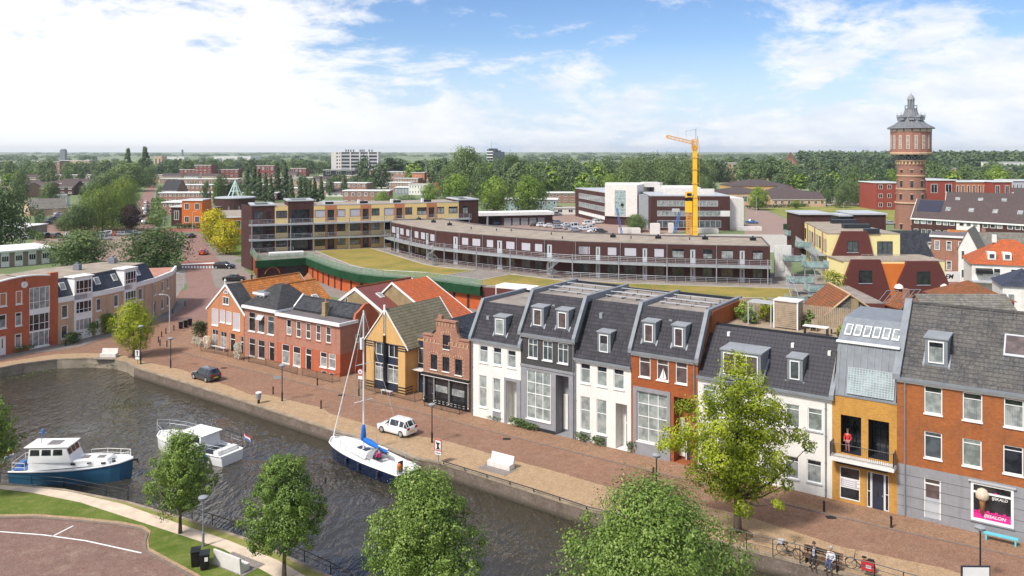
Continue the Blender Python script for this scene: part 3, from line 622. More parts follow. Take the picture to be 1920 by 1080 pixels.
# solar mounting rails on the flat roofs
for nm,ua,ub,va,vb,zr in (('solar_rails',6.9,12.0,3.6,9.2,12.62),('solar_rails',12.8,17.8,4.6,9.6,12.5),('solar_rails',18.8,23.6,3.8,8.6,12.6)):
    t_=thing(nm,{6.9:'bare metal solar panel rails on the charcoal house roof',12.8:'bare metal solar panel rails on the low white house roof',18.8:'bare metal solar panel rails on the orange brick house roof'}[ua],'roof rails',(*FA.w(ua,va),zr-.12),FA.a,'solar rails on the flat roofs')
    b=MB(); c=MB(); Lr=ub-ua; Dr=vb-va
    for k in range(2):
        y=k*Dr/2.2+.6
        for s_ in (0,1.0): b.box(0,Lr,y+s_,y+s_+.10,.20+s_*.2,.26+s_*.2)
        for i in range(4): x=.2+i*(Lr-.5)/3; c.box(x,x+.07,y-.05,y+1.1,.0,.08); c.tube((x+.03,y+.04,.04),(x+.03,y+.04,.22),.03,None,4); c.tube((x+.03,y+1.04,.04),(x+.03,y+1.04,.42),.03,None,4)
    b.build('rail',K['grey_l'],t_); c.each('rail_foot',K['dark'],t_)
# --- house 5 long white
u0=24.32; h=lambda *q:hp(FA,z5,u0,*q); P5=[(.1,7.72),(3.1,11.5)]
W5=[h(475,480,545,625),h(600,510,675,655),h(812,568,892,705),h(940,588,1018,730),h(1063,612,1146,752)]; D5=[h(470,765,545,905),h(600,790,680,935),h(810,850,888,1000),h(935,878,1013,1020),h(1058,900,1142,1045)]
e=h(690,840,760,1080); E5=(e[0],e[1],.06,e[3],.9)
r,ax,L=rowhouse('town_house','wide white rendered town house behind the lime green street tree, wide dormer and narrow dormer',u0,35.08,7.72,P5,3.6,'render_w',parL=False,parR=True,holes=W5+D5+[E5],depth=9.6,back=11.1,group='new town houses along the quay',flatm='gravel')
for q in W5+D5: window(r,ax,q,'gg' if q in W5 else 'gc',hs=(.8,),sill='grey_l')
door(r,ax,(E5[0]+.1,E5[1]-.1,.06,2.6),rec=.88,transom=.4)
dormer(r,FA,u0,P5,z5(575,280),z5(800,460),pane='gbr',vs=(.34,.68)); dormer(r,FA,u0,P5,z5(948,325),z5(1035,465),pane='gm')
for a,z in ((1.6,10.8),(7.0,10.6),(9.9,10.4)): b=MB(); y=slope_v(P5,z)-.1; b.box(a,a+.22,y,y+.3,z,z+.35); b.build('roof_vent',K['white'],r)
pipe(r,ax,L-.45,.1,7.3)
b=MB(); b.box(.32,L,3.2,9.3,11.0,11.2); b.build('roof_terrace',K['wood'],r)
b=MB(); b.box(-.02,.3,2.6,9.6,10.3,12.7); b.build('terrace_wall',K['b_or'],r)
b=MB(); b.box(-.02,L,9.3,9.62,7.5,11.2); b.build('rear_wall',K['pan_r'],r)
N5=(u0,L)
# --- house 6 yellow brick and zinc
u0=35.08; h=lambda *q:hp(FA,z6,u0,*q); L=39.62-u0
r=thing('town_house','narrow house of yellow brick and zinc with a loggia and balcony',"house",(*FA.w(u0),0),FA.a,'new town houses along the quay'); ax=Ax(0,0,L,0)
Lg=[h(127,488,213,640),h(243,508,331,660)]; Lg=[(q[0],q[1],3.75,q[3],1.6) for q in Lg]; q1=h(122,705,208,860); q2=h(237,728,330,888); q2=(q2[0],q2[1],.06,q2[3])
b=MB(); panel(b,ax,0,L,0,8.0,Lg+[q1,q2],0,1); 
b.poly([(0,0,0),(0,9,0),(0,9,11),(0,1.4,11),(0,0,8)]).poly([(L,0,0),(L,9,0),(L,9,11),(L,1.4,11),(L,0,8)]); b.build('facade_wall',[K['b_yel'],K['dark']],r)
b=MB(); b.ext([(.12,8.0),(1.2,11.85),(9,11.85),(9,8.0)],'x',.15,L-.1,0); b.build('zinc_storey',K['zinc'],r)
b=MB(); b.ext([(1.15,11.85),(3.6,13.35),(9,13.35),(9,11.85)],'x',.1,L-.05,0); b.build('zinc_roof',K['zinc'],r)
b=MB(); b.box(.05,L,1.0,1.3,11.82,11.95); b.build('gutter',K['white'],r)
b=MB()
for i in range(9): x=.35+i*(L-.6)/8; b.ext([(.12,8.0),(.06,8.02),(1.14,11.8),(1.2,11.8)],'x',x-.02,x+.02)
b.build('standing_seam',K['zinc_l'],r)
for i in range(6):
    x=.45+i*.68; b=MB(); b.ext([(1.75,12.28),(1.72,12.34),(2.75,12.97),(2.78,12.9)],'x',x,x+.5); o=b.build('skylight',K['trim'],r); b=MB(); b.ext([(1.85,12.41),(1.84,12.43),(2.65,12.93),(2.66,12.91)],'x',x+.07,x+.43); b.build('pane',K['gc'],o)
q=FA.on(*z6(160,288),.6),FA.on(*z6(352,425),.35); a0=q[0][0]-u0; a1=q[1][0]-u0; b=MB(); c=MB()
s_=(1.2-.12)/(11.85-8.0)
za,zb=q[1][1],q[0][1]; zm=lambda z:.12+(z-8)*s_
b.ext([(zm(za)-.10,za),(zm(zb)-.10,zb),(zm(zb)+.02,zb),(zm(za)+.02,za)],'x',a0,a1)
o=b.build('glass_block_window',K['gt'],r)
for i in range(17): x=a0+(a1-a0)*i/16; c.ext([(zm(za)-.13,za),(zm(zb)-.13,zb),(zm(zb)-.09,zb),(zm(za)-.09,za)],'x',x-.022,x+.022)
for j in range(12): z=za+(zb-za)*j/11; c.box(a0,a1,zm(z)-.13,zm(z)-.09,z-.025,z+.025)
c.build('glazing_bars',K['grey_l'],o)
for q in Lg:
    b=MB(); axbox(b,ax,q[0]+.05,q[1]-.05,1.5,1.59,q[2],q[3]-.05); o=b.build('loggia_window',K['gd'],r); b=MB()
    for k in range(4): x=q[0]+.06+(q[1]-q[0]-.16)*k/3; axbox(b,ax,x,x+.06,1.44,1.5,q[2],q[3])
    for k in range(3): zz=q[2]+.9+k*.8; axbox(b,ax,q[0],q[1],1.45,1.5,zz,zz+.04)
    b.build('frame',K['dark'],o)
b=MB(); b.box(.05,L-.02,-1.0,-.003,3.35,3.62,0); b.build('balcony_slab',K['render_w'],r)
b=MB(); b.box(.5,L-.5,-.8,-.003,3.13,3.346); b.build('awning_box',K['dark'],r)
bars(r,[(.1,-.05),(.1,-.95),(L-.08,-.95),(L-.08,-.05)],1.05,name='balcony_railing',z=3.62,m='black',step=.14)
for x in (.1,L-.08): b=MB(); b.box(x-.02,x+.02,-.94,-.05,3.7,4.7); b.build('balcony_screen',K['zinc'],r)
window(r,ax,q1,'gd',hs=(.36,.66),bar=.06,sill=None); b=MB(); axbox(b,ax,q1[0]+.1,q1[1]-.1,.04,.09,q1[2]+.36*(q1[3]-q1[2])+.06,q1[2]+.64*(q1[3]-q1[2])); o=b.build('notice_panel',K['shutter'],r)
b=MB()
for k in range(4): axbox(b,ax,q1[0]+.25,q1[0]+1.1,.03,.036,q1[2]+1.02+k*.15,q1[2]+1.07+k*.15)
axbox(b,ax,q1[0]+1.25,q1[0]+1.45,.03,.036,q1[2]+1.35,q1[2]+1.5); axbox(b,ax,q1[0]+1.25,q1[0]+1.45,.03,.036,q1[2]+1.05,q1[2]+1.25); b.build('lettering',K['white'],o)
door(r,ax,(q2[0]+.3,q2[1]-.3,.06,q2[3]),rec=.12,lights='slit',fr='trim',fw=.06)
for a,b_ in ((q2[0],q2[0]+.28),(q2[1]-.28,q2[1])): window(r,ax,(a,b_,.06,q2[3]),'gd',hs=(.45,),fw=.05,sill=None,sub=False)
b=MB(); b.box(-.03,L,-.05,.2,8.0,8.08); b.build('parapet_cap',K['zinc'],r)
YEL=(u0,L)
# --- house 7 big orange brick
u0=39.62; h=lambda *q:hp(FA,z6,u0,*q); P7=[(.0,10.05),(4.9,14.75)]; u1=53.0
W7=[h(479,366,555,493),h(641,393,724,522),h(815,419,899,551)]; M7=[h(479,557,554,682),h(640,587,721,716),h(812,615,897,750)]
dx=W7[1][0]-W7[0][0]; W7+= [(W7[2][0]+dx,W7[2][1]+dx,*W7[2][2:])]; M7+=[(M7[2][0]+dx,M7[2][1]+dx,*M7[2][2:])]
sp=round(h(365,692,900,800)[3],2); dr=h(478,753,549,938); dr=(dr[0],dr[1],.3,dr[3]); sh=h(676,768,857,970)
r,ax,L=rowhouse('corner_house','large three storey orange brick house with grey ground floor and ice cream parlour window',u0,u1,10.05,P7,None,'b_or2',roofm='t_old_glint',parR=False,holes=W7+M7+[dr,sh],split=sp,lowm='grey_r',depth=9.8,capw=.5,back=9.9)
b=MB(); q=[(9.8,10.05),(4.9,14.75)]; b.ext([(4.9,14.75),(4.9,14.55),(9.8,9.9),(10,10.0)],'x',.02,L-.02); b.build('rear_roof',K['t_old_glint'],r)
b=MB(); b.tube((.2,4.9,14.74),(L,4.9,14.74),.14,None,8); b.build('ridge_tiles',K['t_old_glint'],r)
for i,q in enumerate(W7): window(r,ax,q,['gb','gc','gc','gc'][i],hs=(.8,))
for i,q in enumerate(M7): window(r,ax,q,['gm','gg','gd','gd'][i],hs=(.86,))
b=MB(); axbox(b,ax,dr[0]+.08,dr[1]-.08,.12,.16,.1,dr[3]-.1); o=b.build('door',K['grey_l'],r); b=MB(); axbox(b,ax,dr[0]+.12,dr[1]-.12,.09,.13,1.75,dr[3]-.45); axbox(b,ax,dr[0]+.08,dr[1]-.08,.1,.13,dr[3]-.35,dr[3]-.1); b.build('door_glass',K['gbr'],o)
b=MB(); axbox(b,ax,dr[0],dr[0]+.08,.05,.18,.1,dr[3]); axbox(b,ax,dr[1]-.08,dr[1],.05,.18,.1,dr[3]); axbox(b,ax,dr[0]+.08,dr[1]-.08,.05,.18,dr[3]-.08,dr[3]); axbox(b,ax,dr[0]+.08,dr[1]-.08,.07,.15,dr[3]-.45,dr[3]-.36); b.build('door_frame',K['trim'],o)
o=window(r,ax,sh,K['gd'],fw=.16,hs=(.78,),rec=.08,proud=.08,sill='grey_r',name='shop_window',label='ice cream parlour window with pink lettering band')
K['pink']=plain('pink_vinyl',(.75,.03,.25),.4,.03); K['cone']=plain('cone_brown',(.40,.20,.08),.6,.2); K['icew']=plain('ice_cream',(.62,.50,.38),.6,.3,6)
def text(par,name,s_,x,y,z,size,m,ax_,shear=.0,ext=.006,align='CENTER',bold=0.0,rot=None):
    cu=bpy.data.curves.new(name,'FONT'); cu.body=s_; cu.size=size; cu.extrude=ext; cu.align_x=align; cu.align_y='CENTER'; cu.shear=shear; cu.offset=bold; cu.resolution_u=3
    tmp=bpy.data.objects.new('tmp',cu); COL.objects.link(tmp); bpy.context.view_layer.update()
    me=bpy.data.meshes.new_from_object(tmp.evaluated_get(bpy.context.evaluated_depsgraph_get())); bpy.data.objects.remove(tmp); me.materials.clear(); me.materials.append(m)
    o=bpy.data.objects.new(name,me); COL.objects.link(o); o.parent=par
    o.matrix_local=ax_.M@Matrix.Translation((x,y,z))@(rot or Matrix.Rotation(R(90),4,'X')); return o
w7=sh[1]-sh[0]; b=MB(); axbox(b,ax,sh[0]+.18,sh[1]-.18,.05,.066,sh[2]+.17,sh[2]+.66)
for k in range(9): x=sh[0]+.3+k*(w7-.6)/8; axbox(b,ax,x-.09,x+.09,.052,.064,sh[2]+.66,sh[2]+.70+.08*(k%2))
b.build('pink_band',K['pink'],o)
text(o,'lettering','IJSSALON',(sh[0]+sh[1])/2+.15,.04,sh[2]+.42,.31,K['white'],ax,.25,bold=.004)
text(o,'lettering','IJSKALD',(sh[0]+sh[1])/2+.45,.04,sh[2]+1.72,.27,K['white'],ax,.1,bold=.004)
b=MB()
for k in range(9): t0=math.pi*2*k/9; b.poly([ax.p(sh[0]+w7*.58+.1*math.cos(t0+a)*rr,.045,sh[2]+2.05+.1*math.sin(t0+a)*rr) for a,rr in ((0,1),(.35,1.1),(.7,1),(0,0))])
b.build('emblem',K['pink'],o)
b=MB(); cx=sh[0]+w7*.27; c=ax.p(cx,.03,0); b.lathe([(.10,sh[2]+.5),(.20,sh[2]+1.35),(.26,sh[2]+1.5)],(c[0],c[1]),12); b.build('ice_cream_cone',K['cone'],o,1)
b=MB(); b.lathe([(.26,sh[2]+1.5),(.42,sh[2]+1.65),(.42,sh[2]+1.95),(.28,sh[2]+2.2),(.05,sh[2]+2.3)],(c[0],c[1]),14); b.build('ice_cream_scoop',K['icew'],o,1)
b=MB(); axbox(b,ax,sh[0]-.15,sh[1]+.15,-.16,-.003,sh[3]+.02,sh[3]+.10); b.build('shop_window_cornice',K['grey_l'],r)
dormer(r,FA,u0,P7,z6(482,160),z6(578,282),pane='gc'); pipe(r,ax,.55,.1,9.7)
a=FA.on(*z6(815,200),2.6)[0]-u0; b=MB(); b.ext([(2.1,12.09),(2.06,12.14),(3.4,13.42),(3.44,13.35)],'x',a,a+2.1); o=b.build('skylight',K['grey_l'],r); b=MB(); b.ext([(2.2,12.25),(2.19,12.27),(3.3,13.34),(3.31,13.32)],'x',a+.1,a+2.0); b.build('pane',K['gbr'],o)
b=MB(); 
for k in range(4): axbox(b,ax,0,L,-.004,-.002,sp*(k+1)/5-.012,sp*(k+1)/5+.012)
b.build('render_joint',K['dark'],r)
BIG=(u0,L)
# ======================= old houses left of centre =======================
z2=Z(360,500,4.909); z3=Z(600,500,3.6); FB=Fr(z2(160,740),z2(1365,1020))
def gable(par,L,y0,y1,ze,zr,m,over=.25,th=.16,xr=None,ov0=.0,name='roof',mono=None):
    xr=L/2 if xr is None else xr; k=(zr-ze)/xr; k2=(zr-ze)/(L-xr); b=MB()
    A=[(-over,ze-over*k),(xr,zr),(L+over,ze-over*k2),(L+over,ze-over*k2-th),(xr,zr-th),(-over,ze-over*k-th)]
    b.ext(A,'y',y0-ov0,y1); return b.build(name,K[m],par)
def barge(par,L,y,ze,zr,m='trim',w_=.28,t_=.10,over=.3,xr=None,name='bargeboard'):
    xr=L/2 if xr is None else xr; k=(zr-ze)/xr; k2=(zr-ze)/(L-xr); b=MB()
    b.ext([(-over,ze-over*k+.06),(xr,zr+.08),(L+over,ze-over*k2+.06),(L+over,ze-over*k2+.06-w_),(xr,zr+.08-w_*1.2),(-over,ze-over*k+.06-w_)],'y',y-t_,y); return b.build(name,K[m],par)
def wins(r,ax,F_,cv,u0,L_,**k):
    for q in L_: window(r,ax,hp(F_,cv,u0,*q[:4]),*(q[4:]),**k)
# H1 gabled
u0=-.38; L=7.9; h=lambda *q:hp(FB,z2,u0,*q)
r=thing('gabled_house','apricot brick gabled house with closed grey shutters and long orange tiled roof','house',(*FB.w(u0),0),FB.a); ax=Ax(0,0,L,0)
sh_=[h(182,380,240,545),h(258,393,301,518),h(316,408,362,530),h(378,420,441,592)]; lo=[h(183,572,240,740),h(262,592,318,756)]; d1=h(348,610,396,800); d2=h(443,640,472,808); gw=h(286,272,341,352)
d1=(d1[0],d1[1],.1,d1[3]); d2=(d2[0],d2[1],.1,d2[3]); xr=4.0; ze,zr=5.45,8.85
b=MB(); panel(b,ax,0,L,0,ze,sh_+lo+[d1,d2]); b.poly([(0,0,ze),(L,0,ze),(xr,0,zr-.1)]); b.build('facade_wall',K['b_h1'],r)
b=MB(); b.poly([(0,0,0),(0,0,ze),(0,14,ze),(0,14,0)]).poly([(L,0,0),(L,14,0),(L,14,ze),(L,0,ze)]).poly([(0,14,0),(0,14,ze),(xr,14,zr-.1),(L,14,ze),(L,14,0)]); b.build('side_wall',K['b_h1'],r)
gable(r,L,0.0,2.4,ze,zr,'shingle',xr=xr); gable(r,L,2.4,12.3,ze+.03,zr+.03,'t_or',xr=xr,name='rear_roof'); barge(r,L,-.002,ze,zr,xr=xr); barge(r,L,12.4,ze,zr,xr=xr,m='concrete')
b=MB(); b.tube((xr,2.4,zr+.05),(xr,12.3,zr+.05),.11,None,6); b.build('ridge_tiles',K['t_or'],r)
b=MB(); b.lathe([(.09,zr-.3),(.09,zr+.4),(.15,zr+.45),(.02,zr+.75)],(xr,-.1),8); b.build('finial',K['trim'],r)
for q in sh_: window(r,ax,q,'shutter',rec=.06)
window(r,ax,gw,'gm',vs=(.5,),rec=0,proud=.0)
b=MB(); ux,zx=(gw[0]+gw[1])/2,gw[3]+.45; b.poly([(ux+.42*math.cos(t_),-.03,zx+.42*math.sin(t_)) for t_ in np.linspace(0,math.pi,9)]); o=b.build('fan_window',K['gm'],r)
b=MB(); b.path([(ux+.44*math.cos(t_),-.05,zx+.44*math.sin(t_)) for t_ in np.linspace(0,math.pi,9)]+[(ux+.44,-.05,zx)],.045,5)
for t_ in (.25,.5,.75): b.tube((ux,-.05,zx),(ux+.42*math.cos(math.pi*t_),-.05,zx+.42*math.sin(math.pi*t_)),.02,None,4)
b.build('frame',K['trim'],o)
for q in lo: window(r,ax,q,'gc',hs=(.7,),vs=(.5,),bar=.04)
door(r,ax,d1,'black',transom=.75,lights='wide'); door(r,ax,d2,'black',transom=.7,lights=None)
# H2 hipped
u0=7.62; L=6.56; h=lambda *q:hp(FB,z2,u0,*q); ze=6.55
r=thing('hipped_house','salmon brick house with black hipped roof, white dormer and an orange tiled rear wing','house',(*FB.w(u0),0),FB.a); ax=Ax(0,0,L,0)
up=[h(520,413,580,600),h(604,432,666,613),h(693,450,755,632)]; lo=[h(522,652,580,830),h(606,670,668,850)]; d1=h(706,690,756,895); d1=(d1[0],d1[1],.15,d1[3])
b=MB(); panel(b,ax,0,L,0,ze,up+lo+[d1]); b.build('facade_wall',K['b_salmon'],r)
b=MB(); b.box(0,L,.01,6.2,0,ze); b.f=[f for i,f in enumerate(b.f) if i!=2]; b.m=b.m[:5]; b.build('side_wall',K['b_salmon'],r)
b=MB(); zt=9.1; b.add([(-.15,-.15,ze+.05),(L+.15,-.15,ze+.05),(L+.15,6.3,ze+.05),(-.15,6.3,ze+.05),(2.6,2.7,zt),(4.1,2.7,zt),(4.1,3.9,zt),(2.6,3.9,zt)],[(0,1,5,4),(1,2,6,5),(2,3,7,6),(3,0,4,7),(4,5,6,7),(3,2,1,0)]); b.build('roof',K['shingle'],r)
b=MB(); b.box(-.12,L+.2,-.4,-.004,ze-.32,ze+.04); b.box(L+.004,L+.2,-.004,6.3,ze-.25,ze+.04); b.build('cornice',K['trim'],r)
q=FB.on(*z2(588,250),1.05),FB.on(*z2(669,333),1.05); a0,a1,zb,zt2=q[0][0]-u0,q[1][0]-u0,q[1][1],q[0][1]
b=MB(); b.box(a0,a1,1.05,3.0,zb-.2,zt2); o=b.build('dormer',K['trim'],r); b=MB(); b.box(a0-.3,a1+.3,.75,3.1,zt2,zt2+.28); b.build('dormer_roof',K['trim'],o); b=MB(); b.box(a0-.25,a1+.25,.8,3.1,zt2+.28,zt2+.31); b.build('roof_felt',K['zinc'],o)
ad=Ax(a0,1.04,a1,1.04); wd=a1-a0
for s_ in (.08,.52): window(o,ad,(wd*s_,wd*(s_+.4),zb+.12,zt2-.12),'gd',rec=0,sub=False,sill=None,fw=.09)
b=MB(); b.ext([(3.0,5.2),(3.2,9.0),(3.3,9.0),(8.6,5.0)],'y',4.0,4.1)
gb=MB(); gb.ext([(-1.4,5.2),(3.3,9.05),(8.6,5.2),(8.6,5.0),(3.3,8.85),(-1.4,5.0)],'y',4.0,9.0); gb.build('rear_roof',K['t_red' if 0 else 't_or'],r)
b=MB(); b.poly([(-1.3,8.9,0),(-1.3,8.9,5.2),(3.3,8.9,8.9),(8.5,8.9,5.2),(8.5,8.9,0)]).poly([(8.5,6.2,0),(8.5,8.9,0),(8.5,8.9,5.1),(8.5,6.2,5.1)]).poly([(6.6,6.21,0),(8.5,6.21,0),(8.5,6.21,5.1),(6.6,6.21,6.4)]); b.build('rear_wing_wall',K['b_salmon'],r)
b=MB(); b.ext([(5.6,7.45),(5.65,7.55),(7.1,6.45),(7.05,6.35)],'y',6.2,7.1); o=b.build('skylight',K['trim'],r); b=MB(); b.ext([(5.75,7.46),(5.77,7.49),(6.97,6.58),(6.95,6.55)],'y',6.3,7.0); b.build('pane',K['gc'],o)
b=MB(); b.tube((3.3,4.2,9.08),(3.3,9.0,9.08),.11,None,6); b.build('ridge_tiles',K['t_or'],r)
for i,q in enumerate(up): window(r,ax,q,'gm' if i else 'gd',hs=(.72,))
q=up[1]; b=MB(); b.ext([(-.02,q[3]-.1),(-.5,q[3]-.65),(-.48,q[3]-.68),(.02,q[3]-.14)],'x',q[0]+.08,q[1]-.08); b.build('open_top_light',K['grey_l'],r)
for q in lo: window(r,ax,q,'gd',hs=(.68,))
door(r,ax,d1,'black',transom=.6,lights=None)
# H3 flat fronted
u0=14.2; L=11.42; h=lambda *q:hp(FB,z2,u0,*q); ze=6.28
r=thing('flat_fronted_house','long two storey red brick house, upper storey browner, black pantile roof set back','house',(*FB.w(u0),0),FB.a); ax=Ax(0,0,L,0)
up=[h(868,481,913,632),h(957,498,1002,656),h(1045,514,1091,670),h(1138,531,1184,690),h(1229,548,1279,708)]; lo=[h(825,705,897,902),h(927,725,998,926),h(1178,778,1241,932),h(1256,795,1321,946)]; d1=h(1040,746,1099,970); d1=(d1[0],d1[1],.1,d1[3]); bs=[h(1190,953,1236,1012),h(1262,973,1307,1030)]
sp=h(785,690,1365,800)[3]
b=MB(); panel(b,ax,0,L,sp,ze,[q for q in up]); b.poly([(L,0,sp),(L,4.2,sp),(L,4.2,ze+1.4),(L,2.4,ze+.1),(L,0,ze)]).poly([(0,0,sp),(0,0,ze),(0,2.4,ze+.3),(0,4.0,7.75),(0,6,6.3),(0,6,sp)]); b.build('upper_wall',K['b_salmon'],r)
b=MB(); panel(b,ax,0,L,0,sp,lo+[d1]+bs); b.poly([(L,0,0),(L,7,0),(L,7,sp),(L,0,sp)]).poly([(0,0,0),(0,0,sp),(0,6,sp),(0,6,0)]).poly([(L,4.2,sp),(L,7,sp),(L,7,5.6),(L,5.6,6.6),(L,4.6,7.9),(L,4.2,ze+1.4)]); b.build('painted_lower_wall',K['b_red'],r)
b=MB(); b.box(.02,L-.02,.02,2.6,ze-.2,ze-.02); b.build('flat_roof',K['bitumen'],r)
b=MB(); b.box(-.05,L+.22,-.35,-.004,ze-.30,ze+.06); b.box(L+.004,L+.22,-.004,2.7,ze-.3,ze+.06); b.build('cornice',K['trim'],r)
b=MB(); b.ext([(2.4,ze+.25),(4.05,7.8),(6.3,6.2),(6.3,6.0),(4.05,7.6),(2.4,ze)],'x',.15,L-.15); b.build('roof',K['t_blk'],r)
b=MB(); b.tube((.15,4.05,7.82),(L-.15,4.05,7.82),.1,None,6); b.build('ridge_tiles',K['t_blk'],r)
b=MB(); b.ext([(2.0,ze-.1),(4.05,8.1),(4.3,8.05),(6.3,6.3),(6.3,6.0),(4.05,7.7),(2.5,ze-.1)],'x',-.06,.16); b.build('gable_parapet',K['trim'],r)
b=MB(); b.ext([(2.2,ze-.2),(2.5,ze+.7),(3.2,7.4),(4.0,8.0),(4.7,8.0),(6.3,6.5),(6.3,6.0),(4.05,7.3),(2.5,ze-.2)],'x',L-.3,L+.03); b.build('brick_gable',K['b_red'],r)
q=FB.on(*z2(1228,440),2.3); a=q[0]-u0; b=MB(); b.box(a-.3,a+.3,2.0,2.7,ze-.1,7.9); b.box(a-.38,a+.38,1.92,2.78,ze-.05,ze+.2); b.build('chimney',K['b_cream'],r); b=MB(); b.lathe([(.12,7.9),(.1,8.4)],(a,2.35),8); b.build('chimney_pot',K['terra'],r)
for i,q in enumerate(up): window(r,ax,q,'gc' if i==0 else 'gbr',hs=(.5,),fw=.1,sill='b_salmon')
for q in lo: window(r,ax,q,'gc',hs=(.66,),fw=.1)
for q in bs: window(r,ax,q,'dark',fw=.08,sill=None)
door(r,ax,d1,'black',transom=.75,lights='slit',fw=.12)
axs=Ax(L,0,L,8); q=FB.side(*z2(1502,628),u0+L),FB.side(*z2(1540,688),u0+L); window(r,axs,(q[0][0],q[0][0]+.75,q[1][1],q[0][1]),'gc',rec=0,hs=(.5,))
# H4 barn with maroon sheet roof
a_=(-24.9,115.9); FD=Fr(a_,(-17.2,110.2),world=True); L=9.6
r=thing('barn','old yellow brick barn with maroon sheet metal roof and three skylights','house',(*a_,0),FD.a); ax=Ax(0,0,L,0); ze,zr=5.1,7.75
q=[FD.on(*z2(1412,282)),FD.on(*z2(1440,345))]
b=MB(); panel(b,ax,0,L,0,ze); b.poly([(0,0,ze),(L,0,ze),(L/2-.6,0,zr-.1)]); b.poly([(0,0,0),(0,0,ze),(0,11,ze),(0,11,0)]).poly([(L,0,0),(L,11,0),(L,11,ze),(L,0,ze)]); b.build('wall',K['b_cream'],r)
gable(r,L,0,11,ze,zr,plain and 'maroon' if 'maroon' in K else 'pan_r',xr=L/2-.6); barge(r,L,-.02,ze,zr,xr=L/2-.6,w_=.4); barge(r,L,11.1,ze,zr,xr=L/2-.6,w_=.2)
b=MB(); b.tube((L/2-.6,0,zr+.06),(L/2-.6,11,zr+.06),.13,None,6); b.build('ridge_tiles',K['t_rust'],r)
window(r,ax,(q[0][0],q[0][0]+.5,q[1][1],q[0][1]),'gm',rec=0,sub=False,sill=None)
kk=(zr-ze)/(L/2+.6)
for y,x in ((2.0,6.1),(6.6,5.7),(7.7,5.7)):
    zz=zr-(x-(L/2-.6))*kk; b=MB(); b.ext([(x,zz+.02),(x,zz+.12),(x+1.0,zz+.12-kk),(x+1.0,zz+.02-kk)],'y',y,y+.85); o=b.build('skylight',K['trim'],r); b=MB(); b.ext([(x+.08,zz+.11),(x+.08,zz+.135-.08*kk),(x+.92,zz+.135-.92*kk),(x+.92,zz+.11-.92*kk)],'y',y+.08,y+.77); b.build('pane',K['gc'],o)
# orange roofed house behind
a_=(-21.0,117.0); r=thing('rear_house','orange pantiled house tucked behind the maroon roofed barn','house',(*a_,0),FD.a); L=14.5; xr=5.6
b=MB(); b.box(0,L,.1,6.9,0,3.9); b.poly([(0,.1,3.9),(L,.1,3.9),(xr,.1,8.3)]).poly([(0,6.9,3.9),(xr,6.9,8.3),(L,6.9,3.9)]); b.build('wall',K['b_cream'],r); gable(r,L,0,7,3.9,8.4,'t_red',xr=xr); barge(r,L,7.1,3.9,8.4,xr=xr,w_=.25); barge(r,L,0,3.9,8.4,xr=xr,w_=.25)
# garage row / low roofs between
a_=FA.w(-4.5,7.5); r=thing('garage_shed','low shed with grey felt roof behind the ornate brick shop','shed',(*a_,0),FA.a); b=MB(); b.box(0,5,0,9,0,3.6); b.build('wall',K['orange_d'],r); b=MB(); b.box(-.1,5.1,-.1,9.1,3.604,3.75); b.build('roof',K['bitumen'],r)
# H5 modern ochre
def hv(F_,cv,u0,v,*q): return hp(F_,cv,u0,*q,v=v)
v5=1.1; ua=FA.on(*z3(312,800),v5)[0]; ub=FA.on(*z3(575,845),v5)[0]; L=ub-ua
r=thing('modern_gabled_house','ochre rendered gabled house with blue black glazing and striped pillar feet','house',(*FA.w(ua,v5),0),FA.a); ax=Ax(0,0,L,0); h=lambda *q:hp(FA,z3,ua,*q,v=v5)
ze=h(335,480,570,500)[3]; zr=FA.on(*z3(447,285),v5)[1]; g=h(362,470,527,850); print('H5',L,ze,zr,g)
zg=g[3]-.1
b=MB(); panel(b,ax,0,L,0,ze,[(g[0],g[1],0,ze+.0,.35)]); xr=L/2; b.poly([(-.35,-.02,ze-.25),(L+.35,-.02,ze-.25),(xr,-.02,zr-.1)])
b.poly([(0,0,0),(0,0,ze),(0,9,ze),(0,9,0)]).poly([(L,0,0),(L,9,0),(L,9,ze),(L,0,ze)]); b.build('wall',K['ochre'],r)
b=MB(); axbox(b,ax,g[0],g[1],.30,.36,0,ze-.2); b.build('dark_panel',K['navy'],r)
gable(r,L,0,9.2,ze,zr,'t_moss',over=.45,xr=xr,ov0=.05); barge(r,L,-.06,ze,zr,over=.5,w_=.16,t_=.08); barge(r,L,9.3,ze,zr,over=.5,w_=.2)
b=MB(); b.box(xr-.10,xr+.10,-.2,-.03,zr-2.9,zr+.45); b.build('gable_fin',K['trim'],r); b=MB(); b.box(xr-.09,xr+.09,-.3,.3,.2,zr-2.9); b.box(xr-.05,xr+.05,-.24,-.2,zr-2.7,zr-.6); b.build('dark_post',K['dark'],r)
for q,p_ in (((368,508,440,605),'gm'),((455,520,527,625),'gd'),((362,645,440,780),'gc'),((446,660,525,800),'gc')):
    window(r,ax,h(*q),p_,vs=(.5,),hs=() if q[1]<600 else (.8,),d0=.22,rec=.06,sill=None)
b=MB()
for z0 in (.15,.45,.75,ze-.9,ze-.65,ze-.4): axbox(b,ax,-.02,g[0],-.02,-.002,z0,z0+.13); axbox(b,ax,g[1],L+.02,-.02,-.002,z0,z0+.13); axbox(b,Ax(L,0,L,9),.0,1.2,-.02,-.002,z0,z0+.13)
b.each('pillar_stripe',K['dark'],r)
uc=FA.on(*z3(693,900),1.6)[0]-ua; b=MB(); b.box(L+.01,uc,2.0,8,0,6.0); b.build('link_wall',K['ochre'],r); b=MB(); b.box(L,uc,1.9,8,6.004,6.2); b.build('link_roof',K['bitumen'],r)
axl=Ax(L,2.0,uc,2.0); w_=uc-L
